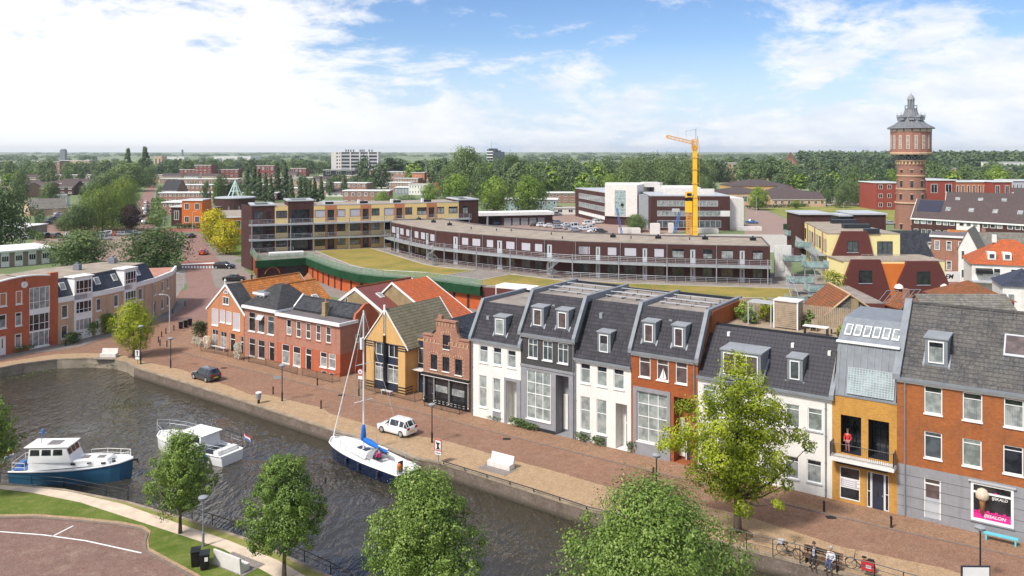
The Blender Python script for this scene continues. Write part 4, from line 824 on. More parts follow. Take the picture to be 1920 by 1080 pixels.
window(r,axl,(w_*.08,w_*.55,3.2,4.9),'gm',rec=-.01,sill=None); b=MB(); axbox(b,axl,w_*.06,w_*.56,-.03,-.003,2.2,3.15); axbox(b,axl,w_*.06,w_*.56,-.03,-.003,4.95,5.7); b.build('dark_panel',K['navy'],r)
door(r,axl,(w_*.05,w_*.5,.05,2.5),rec=-.02,lights=None); b=MB(); axbox(b,axl,-w_*.3,w_*.98,-1.0,-.003,2.62,2.72); b.build('canopy',K['conc_w'],r)
# H6 ornate
v6=.55; ua=FA.on(*z3(697,850),v6)[0]; ub=FA.on(*z3(1008,930),v6)[0]; L=ub-ua; h=lambda *q:hp(FA,z3,ua,*q,v=v6)
r=thing('ornate_shop_house','narrow shop of patterned brick with stepped gable and black carved shop front','house',(*FA.w(ua,v6),0),FA.a); ax=Ax(0,0,L,0)
def P(x,y): q=FA.on(*z3(x,y),v6); return (q[0]-ua,q[1])
zs=P(697,712)[1]; up=[h(748,590,791,697),h(827,606,873,712),h(912,622,959,737)]; gw=h(832,458,876,560); zsh=P(700,470)[1]
b=MB(); panel(b,ax,0,L,zs,zsh,up); 
out=[(0,zsh),(L,zsh),(L,zsh+.15),(P(925,470)[0]+.35,zsh+.3),(P(925,440)[0],P(925,440)[1]-.2),(P(915,380)[0],P(915,380)[1]),(P(785,360)[0],P(785,362)[1]),(P(783,430)[0],P(783,430)[1]-.1),(P(783,430)[0]-.5,zsh+.35),(0,zsh+.15)]
b.ext([(p[0],p[1]) for p in out],'y',.0,.35); b.poly([(0,0,0),(0,0,zsh),(0,7,zsh),(0,7,0)]).poly([(L,0,0),(L,7,0),(L,7,zsh),(L,0,zsh)]); b.build('facade_wall',K['b_orn'],r)
c=MB()
for q in up+[gw]:
    for k in range(5): t0=math.pi*(.18+.16*k); cx=(q[0]+q[1])/2; rr=(q[1]-q[0])*.75; x=cx+rr*math.cos(t0); zz=q[3]-.1+rr*.55*math.sin(t0); axbox(c,ax,x-.06,x+.06,-.05,-.002,zz,zz+.16)
    for z0 in np.arange(q[2],q[3],.35): axbox(c,ax,q[0]-.32,q[0]-.1,-.03,-.002,z0,z0+.07); axbox(c,ax,q[1]+.1,q[1]+.32,-.03,-.002,z0,z0+.07)
for k in range(13): x=.15+k*(L-.3)/12; 
for k in range(13):
    x=.15+k*(L-.3)/12
    if abs(x-L*.42)<.9: continue
    axbox(c,ax,x-.05,x+.05,-.09,-.002,zsh-.45,zsh-.15)
x0,x1,zt=out[6][0],out[5][0],out[5][1]
for k in range(7): x=x0+.08+k*(x1-x0-.16)/6; axbox(c,ax,x-.04,x+.04,-.08,-.002,zt-.5,zt-.2)
for zz in (zsh-.55,zs+.1): axbox(c,ax,0,L,-.03,-.002,zz,zz+.06)
c.build('light_brick_trim',K['b_beige'],r)
b=MB(); b.box(x0-.12,x1+.12,-.12,.42,zt-.02,zt+.14); b.box(-.05,x0-.45,-.1,.4,zsh+.2,zsh+.34); b.box(x1+.35,L+.05,-.1,.4,zsh+.2,zsh+.34); b.box(x0+.2,x0+.7,.0,.4,zt+.14,zt+.55); b.each('coping',K['b_orn'],r)
for q in up: window(r,ax,q,'gd',vs=(.5,),hs=(.72,),fr='dark'); 
window(r,ax,gw,'gd',rec=-.02,vs=(.5,),hs=(.7,),fr='dark')
s1=h(775,745,862,900); s2=h(885,770,975,930); sd=h(715,740,768,890); sd=(sd[0],sd[1],.1,sd[3])
b=MB(); panel(b,ax,0,L,0,zs,[s1,s2,sd],d0=-.0); b.build('shop_front',K['black'],r)
b=MB(); axbox(b,ax,-.1,L+.1,-.3,-.003,zs-.12,zs+.08); b.build('shop_cornice',K['black'],r); b=MB(); axbox(b,ax,-.1,L+.1,-.28,-.02,zs-.2,zs-.125); b.build('white_moulding',K['white'],r)
c=MB()
for x in (.12,s1[0]-.12,s1[1]+.17,L-.15):
    for dx in (-.07,.05): axbox(c,ax,x+dx,x+dx+.02,-.03,-.003,.5,zs-.5)
    for z0 in (.35,zs-.45): axbox(c,ax,x-.07,x+.07,-.03,-.003,z0,z0+.12)
for k in range(8): x=s1[0]+.1+k*(s2[1]-s1[0]-.2)/7; axbox(c,ax,x-.12,x+.12,-.03,-.003,.28,.31); axbox(c,ax,x-.12,x+.12,-.03,-.003,.5,.53)
c.build('white_outlines',K['white'],r)
for q in (s1,s2):
    o=window(r,ax,q,'gd',fr='black',hs=(),name='shop_window',sill=None); b=MB(); hh=q[3]-q[2]; axbox(b,ax,q[0]+.07,q[1]-.07,.05,.09,q[2]+hh*.3,q[2]+hh*.62); b.build('frosted_band',K['gc'],o)
door(r,ax,sd,'black',fr='black',lights='wide',transom=.6)
ra=gable(r,L,.36,7,zsh-.3,zsh+2.0,'t_blk',xr=L*.45)
# ---------- iron railings in front
def fence(label,cv,pts,h_,m='black',name='iron_railing',**k):
    P_=[G(*cv(*p),0.05) for p in pts]; r=thing(name,label,'railing',(*P_[0],.05),0,'iron railings before the old houses'); 
    bars(r,[(p[0]-P_[0][0],p[1]-P_[0][1]) for p in P_],h_,name='bars',step=.16,**k); return r
fence('black iron railing with flower boxes before the apricot gabled house',z2,[(82,778),(210,800),(330,826),(480,868)],.95)
fence('black iron railing before the salmon brick house and left half of the long red house',z2,[(520,878),(680,915),(970,995)],.9)
fence('black iron railing below the right half of the long red brick house',z2,[(1015,1002),(1150,1035),(1290,1070),(1362,1055)],.9)
fence('black iron railing before the ochre gabled house',z3,[(262,818),(440,868),(640,915),(690,900)],.95)
fence('black iron railing before the carved shop front',z3,[(705,940),(820,970),(940,1000),(988,970)],.95)
# ======================= left buildings =======================
z1=Z(0,480,4.5); FL=Fr(z1(0,845),z1(490,745)); u0=-9.0; L=9.0+7.62; h=lambda *q:hp(FL,z1,u0,*q)
r=thing('clock_building','red brick building with arched top, white clock and tall white glazed bay','building',(*FL.w(u0),0),FL.a); ax=Ax(0,0,L,0)
Wn=[h(-5,315,60,420),h(133,297,190,402),h(-10,497,56,606),h(128,478,187,584),h(125,660,184,766)]; dr=h(-5,682,52,845); dr=(dr[0],dr[1],.05,dr[3]); by=[h(247,272,422,440),h(245,455,418,622),h(240,640,415,745)]; ball=(by[0][0],by[0][1],.05,by[0][3])
zt=9.35
b=MB(); panel(b,ax,0,L,0,8.7,Wn+[dr,ball]); arc=[(u,8.7+max(0,1.15*math.sin(max(0,min(1,(u-7.0)/8.6))*math.pi)) if False else 9.3+.55*math.cos((u-12.2)/4.6*math.pi/2) if abs(u-12.2)<4.6 else 9.3) for u in np.linspace(0,L-1.1,30)]
b.poly([(0,0,8.7)]+[(L-1.1,0,8.7)]+[(u,0,z) for u,z in arc[::-1]]); b.box(L-1.1,L,-.04,.6,8.7,9.9); b.poly([(L,0,0),(L,12,0),(L,12,8.7),(L,0,8.7)]); b.build('wall',K['b_red'],r)
b=MB()
for (a,za),(c_,zc_) in zip(arc,arc[1:]): b.ext([(a,za-.02),(c_,zc_-.02),(c_,zc_+.14),(a,za+.14)],'y',-.06,.35)
b.build('coping',K['trim'],r); b=MB(); b.box(-2,L,.36,14,8.3,8.6); b.build('flat_roof',K['gravel'],r)
for q in Wn: window(r,ax,q,'gc' if q[2]<6 else 'terra',fw=.13)
door(r,ax,dr,'white',fr='trim'); 
for i,q in enumerate(by): window(r,ax,q,['gc','gd','gc'][i],vs=(.2,.5,.8),hs=(.35,) if i<2 else (),fw=.1,sill=None)
b=MB(); axbox(b,ax,ball[0],ball[1],.02,.08,by[0][2]-.55,by[0][2]); 
for lo_,hi_ in ((by[0][2],by[1][3]),(by[1][2],by[2][3]),(by[2][2],.05)): axbox(b,ax,ball[0],ball[1],.02,.085,hi_,lo_-.002)
b.each('bay_panel',K['trim'],r)
q=FL.on(*z1(203,242)); b=MB(); c=b.tube((q[0]-u0,-.14,q[1]),(q[0]-u0,-.02,q[1]),.42,None,24); o=b.build('clock',K['white'],r); b=MB(); x=q[0]-u0; b.tube((x,-.15,q[1]),(x+.05,-.15,q[1]+.3),.02,None,4); b.tube((x,-.15,q[1]),(x-.14,-.15,q[1]-.12),.02,None,4); b.build('clock_hands',K['black'],o)
b=MB(); b.tube((x,-.05,q[1]+.42),(x,-.05,q[1]+1.0),.04,None,5); b.build('clock_bracket',K['black'],o)
# L2 curved beige terrace
PT=[(-62.21,113.29),(-59.27,119.13),(-57.6,125.2),(-56.75,131.4),(-57.0,138.6),(-59.0,145.2)]; O=PT[0]
r=thing('curved_terrace','curved beige brick terrace with blue tiled mansard, white dormer bays and gravel roof','building',(*O,0)); lp=[(p[0]-O[0],p[1]-O[1]) for p in PT]
segs=[Ax(*lp[i],*lp[i+1]) for i in range(5)]; frs=[Fr(PT[i],PT[i+1],world=True) for i in range(5)]; ze=6.25; T=[6.25,6.3,6.3,6.2,6.0,5.9]
def hs_(i,*q): return hp(frs[i],z1,0,*q)
holes=[[] for _ in range(5)]
def seg_of(px):
    for i,f in enumerate(frs):
        u=f.on(px,500)[0]
        if 0<=u<=f.L: return i
WW=[(518,418,575,518),(515,590,573,692),(811,362,855,458),(961,330,1002,422),(1168,278,1205,365),(1296,240,1320,325),(1365,215,1384,295),(1411,190,1428,270),(1363,360,1382,440),(1408,335,1425,415),(960,480,1000,560)]
DD=[(803,530,853,675),(1293,390,1318,518)]
rec_=[]
for q in WW:
    i=seg_of(z1((q[0]+q[2])/2,0)[0]); 
    if i is None: continue
    hh=hs_(i,*q); rec_.append((i,hh,'w')); holes[i].append(hh)
for q in DD:
    i=seg_of(z1((q[0]+q[2])/2,0)[0]); hh=hs_(i,*q); hh=(hh[0],hh[1],.05,hh[3]); rec_.append((i,hh,'d')); holes[i].append(hh)
b=MB()
for i,a in enumerate(segs): panel(b,a,0,a.L,0,5.65,holes[i])
b.poly([(*lp[5],0),(lp[5][0]-8,lp[5][1]+1,0),(lp[5][0]-8,lp[5][1]+1,5.6),(*lp[5],5.6)]); b.build('wall',K['b_beige'],r)
b=MB()
for i,a in enumerate(segs): b.add([a.p(0,-.12,5.65),a.p(a.L,-.12,5.65),a.p(a.L,-.12,6.35),a.p(0,-.12,6.35),a.p(0,.25,5.65),a.p(a.L,.25,5.65),a.p(a.L,.25,6.35),a.p(0,.25,6.35)],[(0,1,2,3),(3,2,6,7),(4,7,6,5),(1,0,4,5),(0,3,7,4),(2,1,5,6)])
b.build('cornice_band',K['trim'],r)
b=MB()
for i in range(3): a=segs[i]; p=[a.p(0,.1,6.3),a.p(a.L,.1,6.3),segs[i].p(a.L,1.6,8.75),a.p(0,1.6,8.75)]; b.poly(p); b.poly([p[0],p[3],a.p(0,1.7,6.3)]); b.poly([p[1],a.p(a.L,1.7,6.3),p[2]])
b.build('mansard_roof',K['t_blue'],r)
i3=segs[2]; b=MB(); b.poly([segs[0].p(0,1.55,8.7),segs[1].p(0,1.5,8.7),segs[2].p(0,1.5,8.7),i3.p(i3.L,1.5,8.7),i3.p(i3.L,9,8.7),segs[1].p(2,13,8.7),segs[0].p(0,12,8.7)]); b.poly([i3.p(i3.L,1.5,8.7),i3.p(i3.L,1.5,5.9),i3.p(i3.L,9,5.9),i3.p(i3.L,9,8.7)]); b.build('gravel_roof',K['gravel'],r)
b=MB(); b.poly([segs[3].p(0,.2,6.1),segs[4].p(0,.2,6.1),segs[4].p(segs[4].L,.2,6.1),segs[4].p(segs[4].L,7,6.1),segs[3].p(0,8,6.1)]); b.build('rear_flat_roof',plain('rusty_felt',(.42,.2,.14),.9,.3,.8),r)
b=MB(); b.box(*[4.2-1.5,4.2-.5],9.5,10.4,8.7,9.7) if 0 else None
for (x,y) in ((-3.2,9.8),(-1.5,17.2)): b=MB(); b.box(x,x+.9,y,y+.9,8.7,9.6); b.lathe([(.18,9.6),(.18,9.9)],(x+.45,y+.45),8); b.build('roof_vent',K['zinc'],r)
for i,hh,k in rec_:
    if k=='w': window(r,segs[i],hh,'gd' if hh[3]-hh[2]<1.6 and i==0 else 'gm',fw=.12)
    else: door(r,segs[i],hh,'white')
for (xa,ya,xb,yb) in ((630,210,770,350),(1048,140,1142,270)):   # dormer bays
    i=seg_of(z1((xa+xb)/2,0)[0]); q=hs_(i,xa,ya,xb,yb); a=segs[i]; a0,a1=q[0],q[1]; zt=8.75
    b=MB(); axbox(b,a,a0-.1,a1+.1,-.12,1.7,5.6,zt); 
    axbox(b,a,a0-.1,a1+.1,-.1,.02,.05,5.6); o=b.build('dormer_bay',K['trim'],r); b=MB(); axbox(b,a,a0-.3,a1+.3,-.3,1.9,zt,zt+.14); b.build('dormer_roof',K['trim'],o)
    for k,(z0,z1_) in enumerate(((6.5,8.35),(3.7,5.4),(1.3,2.9))): window(o,a,(a0+.05,a1-.05,z0,z1_),['gd','gd','gc'][k],vs=(.2,.5,.8),hs=(.3,) if k<2 else (),d0=-.12,rec=-.01,sub=False,sill=None,fw=.09)
for (xa,ya,xb,yb) in ((500,248,560,312),(795,203,848,262),(942,178,995,235),(1148,135,1185,188)):
    i=seg_of(z1((xa+xb)/2,0)[0])
    if i is None: continue
    a=segs[i]; u=frs[i].on(*z1((xa+xb)/2,(ya+yb)/2),.8)[0]; b=MB(); k=2.45/1.5
    f=lambda a_,d,e:a.p(a_,.1+d-e*.8,6.3+d*k+e*.5)
    b.add([f(u-.42,.55,.1),f(u+.42,.55,.1),f(u+.42,1.15,.1),f(u-.42,1.15,.1),f(u-.42,.55,-.1),f(u+.42,.55,-.1),f(u+.42,1.15,-.1),f(u-.42,1.15,-.1)],[(0,1,2,3),(0,4,5,1),(1,5,6,2),(2,6,7,3),(3,7,4,0)]); o=b.build('skylight',K['trim'],r)
    b=MB(); b.poly([f(u-.33,.61,.12),f(u+.33,.61,.12),f(u+.33,1.09,.12),f(u-.33,1.09,.12)]); b.build('pane',K['gc'],o)
for px in (905,1222,1286): 
    i=seg_of(z1(px,0)[0]); pipe(r,segs[i],frs[i].on(*z1(px,400))[0],.1,5.6,m='grey_l')
# ======================= middle ground: podium complex =======================
zc=Z(440,350,6.0); zd=Z(720,400,5.0526); ze_=Z(1080,400,4.3636); zb=Z(440,450,6.0); zf=Z(1440,380,4.908); zg=Z(1560,340,4.5); zh=Z(480,260,4.0); zq=Z(960,260,4.0)
def loc(o,pts): return [(p[0]-o[0],p[1]-o[1]) for p in pts]
POD=[(-57.3,183),(-52,169.5),(-43,174.3),(-36,162.5),(-32.4,157),(-27.5,151.2),(-23,148.2),(-15,145.3),(-4.8,137.2),(10,131),(34.6,125.7),(55,122),(57,150),(46,153),(26,157),(15,160),(-8,180),(-16,192),(-34,200),(-60,189)]
O=POD[0]; r=thing('parking_garage','orange and brown parking garage podium carrying planted roofs, green netting round its edge','building',(*O,0)); lp=loc(O,POD)
b=MB(); b.prism(lp[:12],0,.001) if 0 else None
for i in range(11): a=lp[i]; c=lp[i+1]; b.poly([(*a,0),(*c,0),(*c,3.9),(*a,3.9)],1 if i in (1,) else (2 if i>=8 else 0))
b.poly([(*lp[11],0),(*lp[12],0),(*lp[12],3.9),(*lp[11],3.9)]); b.build('wall',[K['orange_d'],K['b_brown'],K['pan_r']],r)
b=MB(); b.prism(lp,3.9,4.02); b.build('deck',K['gravel_d'],r)
b=MB()
for i in range(8):
    a=Ax(*lp[i],*lp[i+1]); n=max(1,int(a.L/3.1))
    for k in range(n+1): u=a.L*k/n; axbox(b,a,u-.22,u+.22,-.12,-.003,0,3.2)
b.build('pilaster',K['b_brown'],r)
a=Ax(*lp[1],*lp[2]); b=MB(); axbox(b,a,a.L*.55,a.L*.92,-.06,-.004,0,2.9); b.build('garage_door',K['dark'],r)
b=MB(); b.path([a.p(1.2+1.6*(1-math.cos(t_)),-.15,.6+1.9*math.sin(t_)) for t_ in np.linspace(.3,math.pi-.3,9)],.12,5); b.build('brick_arch',K['b_red'],r)
K['net']=grass('green_net',(.014,.052,.024),(.02,.07,.034),(.035,.09,.045),.3,2,.4)
t=mat('net_mesh'); t.set('Base Color',(.11,.19,.12,1)); t.set('Roughness',.9)
tr=t.n('BsdfTransparent').outputs[0]; mx=t.n('MixShader',{0:t.rng(t.noise(t.pos,.8,4),.3,.7,.42,.75),1:tr,2:t.b.outputs[0]}).outputs[0]; t.nt.links.new(mx,t.nt.nodes['Material Output'].inputs[0]); K['netm']=t.M
nt=thing('safety_netting','dark green netting slung round the edge of the parking garage roof','netting',(*O,0)); b=MB(); c=MB(); d=MB()
def offp(pts,dd):
    out=[]
    for i in range(len(pts)):
        a=pts[max(0,i-1)]; q=pts[min(len(pts)-1,i+1)]; L_=math.hypot(q[0]-a[0],q[1]-a[1]); out.append((pts[i][0]+(q[1]-a[1])/L_*dd,pts[i][1]-(q[0]-a[0])/L_*dd))
    return out
o1=offp(lp[:9],.75); o2=offp(lp[:9],.15)
for i in range(8):
    if i>0: b.add([(*o1[i],2.55),(*o1[i+1],2.55),(*o1[i+1],4.0),(*o1[i],4.0),(*o2[i],2.5),(*o2[i+1],2.5),(*o2[i+1],4.05),(*o2[i],4.05)],[(0,1,2,3),(3,2,6,7),(4,5,1,0),(7,6,5,4)])
    c.poly([(*o1[i],4.0),(*o1[i+1],4.0),(*o2[i+1],5.15),(*o2[i],5.15)])
b.build('opaque_net',K['net'],nt); c.build('open_mesh',K['netm'],nt)
railing(nt,[(*p,4.02) for p in o2],1.15,'steel',2.4,3,.03,name='guard_rail')
def lawn(label,pix,z=4.10):
    P_=[G(*p,z) for p in pix]; o=sheet('sedum_lawn',P_,K['sedum'],z,'stuff'); e=ribbon('lawn_edging',P_+[P_[0]],.28,K['concrete'],z+.05,.08); return o
lawn('',[zc(905,722),zc(1530,690),zd(200,428),zd(360,478),zd(480,502),zd(700,527),zd(870,537),zd(430,617),zd(250,600),zd(0,560),zc(1300,880),zc(1100,800)])
lawn('',[zd(1190,577),zd(1700,637),zd(1780,650),zd(1480,712),zd(1200,700),zd(940,680),zd(830,652)])
lawn('',[ze_(60,553),ze_(400,572),ze_(1160,598),ze_(1790,615),ze_(1830,700),ze_(1340,690),ze_(700,655),ze_(-100,560)])
psheet('podium_path',[zd(870,537),zd(1190,575),zd(830,652),zd(940,690),zd(430,617)],K['p_grey'],4.06).location.z=0
for o in [bpy.data.objects['podium_path']]:
    m_=o.data
    for v,p in zip(m_.vertices,[zd(870,537),zd(1190,575),zd(830,652),zd(940,690),zd(430,617)]): q=G(*p,4.06); v.co=(q[0],q[1],4.06)
# ---- yellow apartment block
FY=Fr(zc(240,740),zc(1530,685),4.0); U=lambda px,py=400,v=0:FY.on(px,py,v)[0]
r=thing('yellow_apartments','three storey apartment block of cream and terracotta panels with galleries and dark brown ends','building',(*FY.w(0),0),FY.a)
ua,ub,uc,ud,ue,uf=U(zc(190,0)[0]),U(zc(452,0)[0]),U(zc(600,0)[0]),U(zc(890,0)[0]),U(zh(1520,0)[0]),U(zh(1668,0)[0]); ax=Ax(0,0,1,0)
def top(cv,x0,x1,y0,y1,v=0): a=FY.on(*cv(x0,y0),v); c=FY.on(*cv(x1,y1),v); return (a[0],c[0],c[1],a[1])
TW=[(top(zc,900,1022,262,345),'shutter'),(top(zc,1150,1245,255,338),'shutter'),(top(zc,1295,1415,250,333),'shutter'),(top(zc,1540,1630,244,325),'gm'),(top(zc,1680,1795,240,322),'shutter'),(top(zh,1118,1172,515,570),'gm'),(top(zh,1208,1280,515,570),'gc'),(top(zh,1357,1412,512,562),'gc'),(top(zh,1445,1513,510,560),'gc')]
DW=[top(zc,1045,1122,260,375),top(zc,1440,1510,248,362),top(zc,1820,1887,240,352),top(zh,1295,1340,515,590)]
FL_=[(0.0,10.5),(-3.3,7.2),(-6.5,4.0)]
hol=[]
for dz,fz in FL_:
    hol+=[(q[0],q[1],q[2]+dz,q[3]+dz) for q,_ in TW]; hol+=[(q[0],q[1],fz+.05,q[3]+dz) for q in DW]
b=MB(); panel(b,ax,ud,ue,4.0,14.1,hol); panel(b,ax,ub,uc,4.0,14.1,()); b.poly([(ub,12,4),(ue,12,4),(ue,12,14.1),(ub,12,14.1)]); b.build('cream_wall',K['cream'],r)
b=MB(); b.box(ub,ue,.2,12,14.0,14.12); b.build('flat_roof',K['gravel'],r)
b=MB(); b.box(ud,ue,-.05,.25,14.1,14.3); b.build('roof_edge',K['grey_l'],r)
b=MB()
for q in DW:
    w_=q[1]-q[0]
    for dz,fz in FL_: axbox(b,ax,q[0]-w_*.35,q[0]-.02,-.03,-.002,fz,fz+3.2 if fz<10 else 14.1); axbox(b,ax,q[1]+.02,q[1]+w_*.35,-.03,-.002,fz,fz+3.2 if fz<10 else 14.1); axbox(b,ax,q[0]-.02,q[1]+.02,-.03,-.002,q[3]+dz+.02,fz+3.2 if fz<10 else 14.1)
b.each('terracotta_panel',K['terra'],r)
rr=random.Random(3)
for n_,(dz,fz) in enumerate(FL_):
    for q,p_ in TW: window(r,ax,(q[0],q[1],q[2]+dz,q[3]+dz),p_ if n_==0 else rr.choice(['gd','gd','gm','gc']),fr='dark',vs=() if p_=='shutter' and n_==0 else (.5,),sub=False,sill=None,fw=.09)
    for q in DW: door(r,ax,(q[0],q[1],fz+.05,q[3]+dz),'dark',fr='dark',lights='wide')
# brown blocks
b=MB(); LO=(-62.3,190.2); lu=((LO[0]-FY.o[0])*FY.u[0]+(LO[1]-FY.o[1])*FY.u[1],(LO[0]-FY.o[0])*FY.v[0]+(LO[1]-FY.o[1])*FY.v[1])
hA=[top(zc,215,318,275,358),(top(zc,358,405,285,405)[0],top(zc,358,405,285,405)[1],10.55,13.0)]; hB=top(zc,640,840,260,385)
HA=[(q[0],q[1],q[2]+dz,q[3]+dz) for q in hA for dz,_ in FL_]; HB=[(hB[0],hB[1],fz+.05,hB[3]+dz,1.6) for dz,fz in FL_]
panel(b,ax,ua,ub,4.0,14.35,HA); b.poly([(ua,0,0),(lu[0],lu[1],0),(lu[0],lu[1],14.35),(ua,0,14.35)]); b.poly([(ub,0,14.1),(ub,9,14.1),(ub,9,14.35),(ub,0,14.35)]); b.poly([(lu[0],lu[1],0),(ub,9,0),(ub,9,14.35),(lu[0],lu[1],14.35)]); b.poly([(ua,0,0),(ua,0,4),(ub,0,4),(ub,0,0)])
panel(b,ax,uc,ud,4.0,15.2,HB,dep=1.6); b.poly([(uc,0,14),(uc,8,14),(uc,8,15.2),(uc,0,15.2)]).poly([(ud,0,14),(ud,0,15.2),(ud,8,15.2),(ud,8,14)]); 
hE=[top(zh,1550,1590,505,560)]; HE=[(q[0],q[1],q[2]+dz,q[3]+dz) for q in hE for dz,_ in FL_[:1]]
panel(b,ax,ue,uf,4.0,14.6,HE); b.poly([(uf,0,0),(uf,10,0),(uf,10,14.6),(uf,0,14.6)]).poly([(ue,0,14),(ue,10,14),(ue,10,14.6),(ue,0,14.6)]); b.each('brown_wall',K['b_brown'],r)
b=MB()
for (x0,x1,y1,z) in ((ua,ub,9,14.3),(uc,ud,8,15.15),(ue,uf,10,14.55)):
    e=.9
    b.box(x0-.15,x1+.15,-.15,e,z,z+.28); b.box(x0-.15,x1+.15,y1-e,y1,z,z+.28); b.box(x0-.15,x0+e,e,y1-e,z,z+.28); b.box(x1-e,x1+.15,e,y1-e,z,z+.28)
b.each('roof_rim',K['grey_l'],r)
b=MB()
for (x0,x1,y1,z) in ((ua,ub,9,14.3),(uc,ud,8,15.15),(ue,uf,10,14.55)): b.box(x0+.8,x1-.8,.8,y1-.8,z-.6,z-.5)
b.each('roof_well',K['black'],r)
axl=Ax(*lu,ua,0)
for dz in (0,-3.3,-6.5):
    for k in range(3): window(r,axl,(1.4+k*2.4,2.5+k*2.4,11.0+dz,13.1+dz),'shutter' if dz>-5 else 'gd',fr='dark',rec=.02,sub=False,sill=None)
for i,q in enumerate(HA): window(r,ax,q,'gm' if i<3 else 'gd',fr='dark',vs=(.3,.65) if i<3 else (.5,),hs=() if i<3 else (.2,.4,.6,.8),sub=False,sill=None)
for q in HB: window(r,ax,(q[0],q[1],q[2],q[3]),'gm',fr='dark',vs=(.33,.5,.66),rec=1.55,sub=False,sill=None)
for q in HE: window(r,ax,q,'gc',fr='dark',vs=(.5,),sub=False,sill=None)
for dz,fz in FL_: window(r,ax,(top(zc,466,588,272,350)[0],top(zc,466,588,272,350)[1],top(zc,466,588,272,350)[2]+dz,top(zc,466,588,272,350)[3]+dz),'gm',fr='dark',vs=(.35,.7),rec=-.01,sub=False,sill=None)
b=MB(); 
for z in (7.0,10.3): b.box(ua-.6,ue+2.5,-2.2,-.003,z-.32,z)
b.build('gallery_deck',K['steel'],r)
for z in (7.0,10.3): railing(r,[(ua-.5,-2.15,z),(ue+2.5,-2.15,z)],1.05,'steel',1.9,3,.03)
railing(r,[(ua-.4,-2.1,4.05),(uc+1,-2.1,4.05)],1.05,'steel',1.9,3,.03)
b=MB()
for x in (195,632,885,1290,1685): u=U(zc(x,0)[0],400,-2.1); b.tube((u,-2.1,4),(u,-2.1,11.3),.1,None,8)
for u in (ue-14,ue-6,ue+2): b.tube((u,-2.1,4),(u,-2.1,11.3),.1,None,8)
b.build('gallery_post',K['zinc_l'],r)
for u in (U(zc(1080,0)[0]),U(zc(1470,0)[0]),U(zh(1070,0)[0]),U(zh(1300,0)[0])): b=MB(); b.box(u-.9,u+.9,1.5,2.3,14.12,14.75,0); b.box(u-1.5,u-1.0,1.4,2.2,14.12,15.1,1); b.build('roof_fan',[K['black'],K['whiteroof']],r)
b=MB(); q=FY.flat(*zc(390,770),4.3); b.box(q[0],q[0]+7.2,q[1],q[1]+1.8,4.05,4.75); b.build('covered_crate',K['white']); tag(bpy.data.objects['covered_crate'],'long white plastic covered stack on the garage roof before the brown block','cover'); o=bpy.data.objects['covered_crate']; o.location=(*FY.o,0); o.rotation_euler=(0,0,FY.a)
# ---- curved brown gallery flats
k_=16.2/16.0
FP=[(-27.5,187.6),(-21.5,177.2),(-15.5,167.8),(-10.5,163.3),(-5.75,159.4),(.74,154.5),(5.8,150.7),(11.2,147.9),(18.9,145.6),(26.7,143.4),(34.9,141.8),(43.8,140.3)]
BP=[(-27.9,193.5),(-16.4,196.3),(-8.2,182.2),(1.9,171.2),(8.5,166.2),(14.7,162.6),(26.4,158.2),(36,156.2),(46.7,154.4)]
O=FP[0]; r=thing('curved_flats','long curved two storey flats of dark brown brick with an outside gallery and gravel roof','building',(*O,0)); lp=loc(O,FP); bp=loc(O,BP)
sg=[Ax(*lp[i],*lp[i+1]) for i in range(11)]; fr_=[Fr(FP[i],FP[i+1],world=True) for i in range(11)]
def sf(px):
    for i,f in enumerate(fr_):
        if -.01<=f.on(px,450)[0]<=f.L+.01: return i
TWC=[(zd,70,118,107,190,'shutter'),(zd,148,133,185,208,'shutter'),(zd,205,147,240,220,'shutter'),(zd,285,163,325,240,'shutter'),(zd,345,178,388,255,'shutter'),(zd,433,195,478,275,'shutter'),(zd,733,228,798,305,'shutter'),(zd,832,236,912,318,'shutter'),(zd,968,247,1035,328,'shutter'),(zd,1152,262,1237,345,'shutter'),(zd,1298,275,1387,360,'shutter'),(zd,1424,285,1500,370,'shutter'),
(zd,1838,312,1935,400,'shutter'),(ze_,17,270,115,347,'shutter'),(ze_,255,278,333,352,'shutter'),(ze_,393,280,495,357,'shutter'),(ze_,637,282,722,365,'shutter'),(ze_,785,292,885,370,'gc'),(ze_,1037,298,1117,375,'gc'),(ze_,1187,300,1288,380,'gc'),(ze_,1445,310,1530,385,'gc')]
TDC=[(zd,112,125,142,205),(zd,246,155,278,235),(zd,392,185,420,270),(zd,650,218,698,335),(zd,1065,252,1118,375),(zd,1538,290,1592,430),(ze_,157,275,200,385),(ze_,540,285,585,398),(ze_,930,295,980,410),(ze_,1335,305,1385,420)]
hl=[[] for _ in range(11)]; W_=[];D_=[]
for i,(cv,x0,y0,x1,y1,p_) in enumerate(TWC):
    j=sf(cv((x0+x1)/2,0)[0]); 
    if j is None or (cv is zd and x0>1800 and 0): continue
    f=fr_[j]; a=f.on(*cv(x0,y0)); c=f.on(*cv(x1,y1)); zt=9.55; zz=8.0; a0=max(.05,a[0]); a1=min(f.L-.05,c[0])
    hl[j].append((a0,a1,zz,zt)); W_.append((j,(a0,a1,zz,zt),p_)); 
    q=(a0,a1,zz-3.15,zt-3.15); hl[j].append(q); W_.append((j,q,rr.choice(['gd','gd','gm','gbr'])))
for (cv,x0,y0,x1,y1) in TDC:
    j=sf(cv((x0+x1)/2,0)[0]); f=fr_[j]; a=f.on(*cv(x0,y0)); c=f.on(*cv(x1,y1)); a0=max(.05,a[0]); a1=min(f.L-.05,c[0])
    for fz in (7.1,4.02): q=(a0,a1,fz,fz+2.5); hl[j].append(q); D_.append((j,q))
b=MB()
for j in range(11): panel(b,sg[j],0,sg[j].L,4.0,10.3,hl[j])
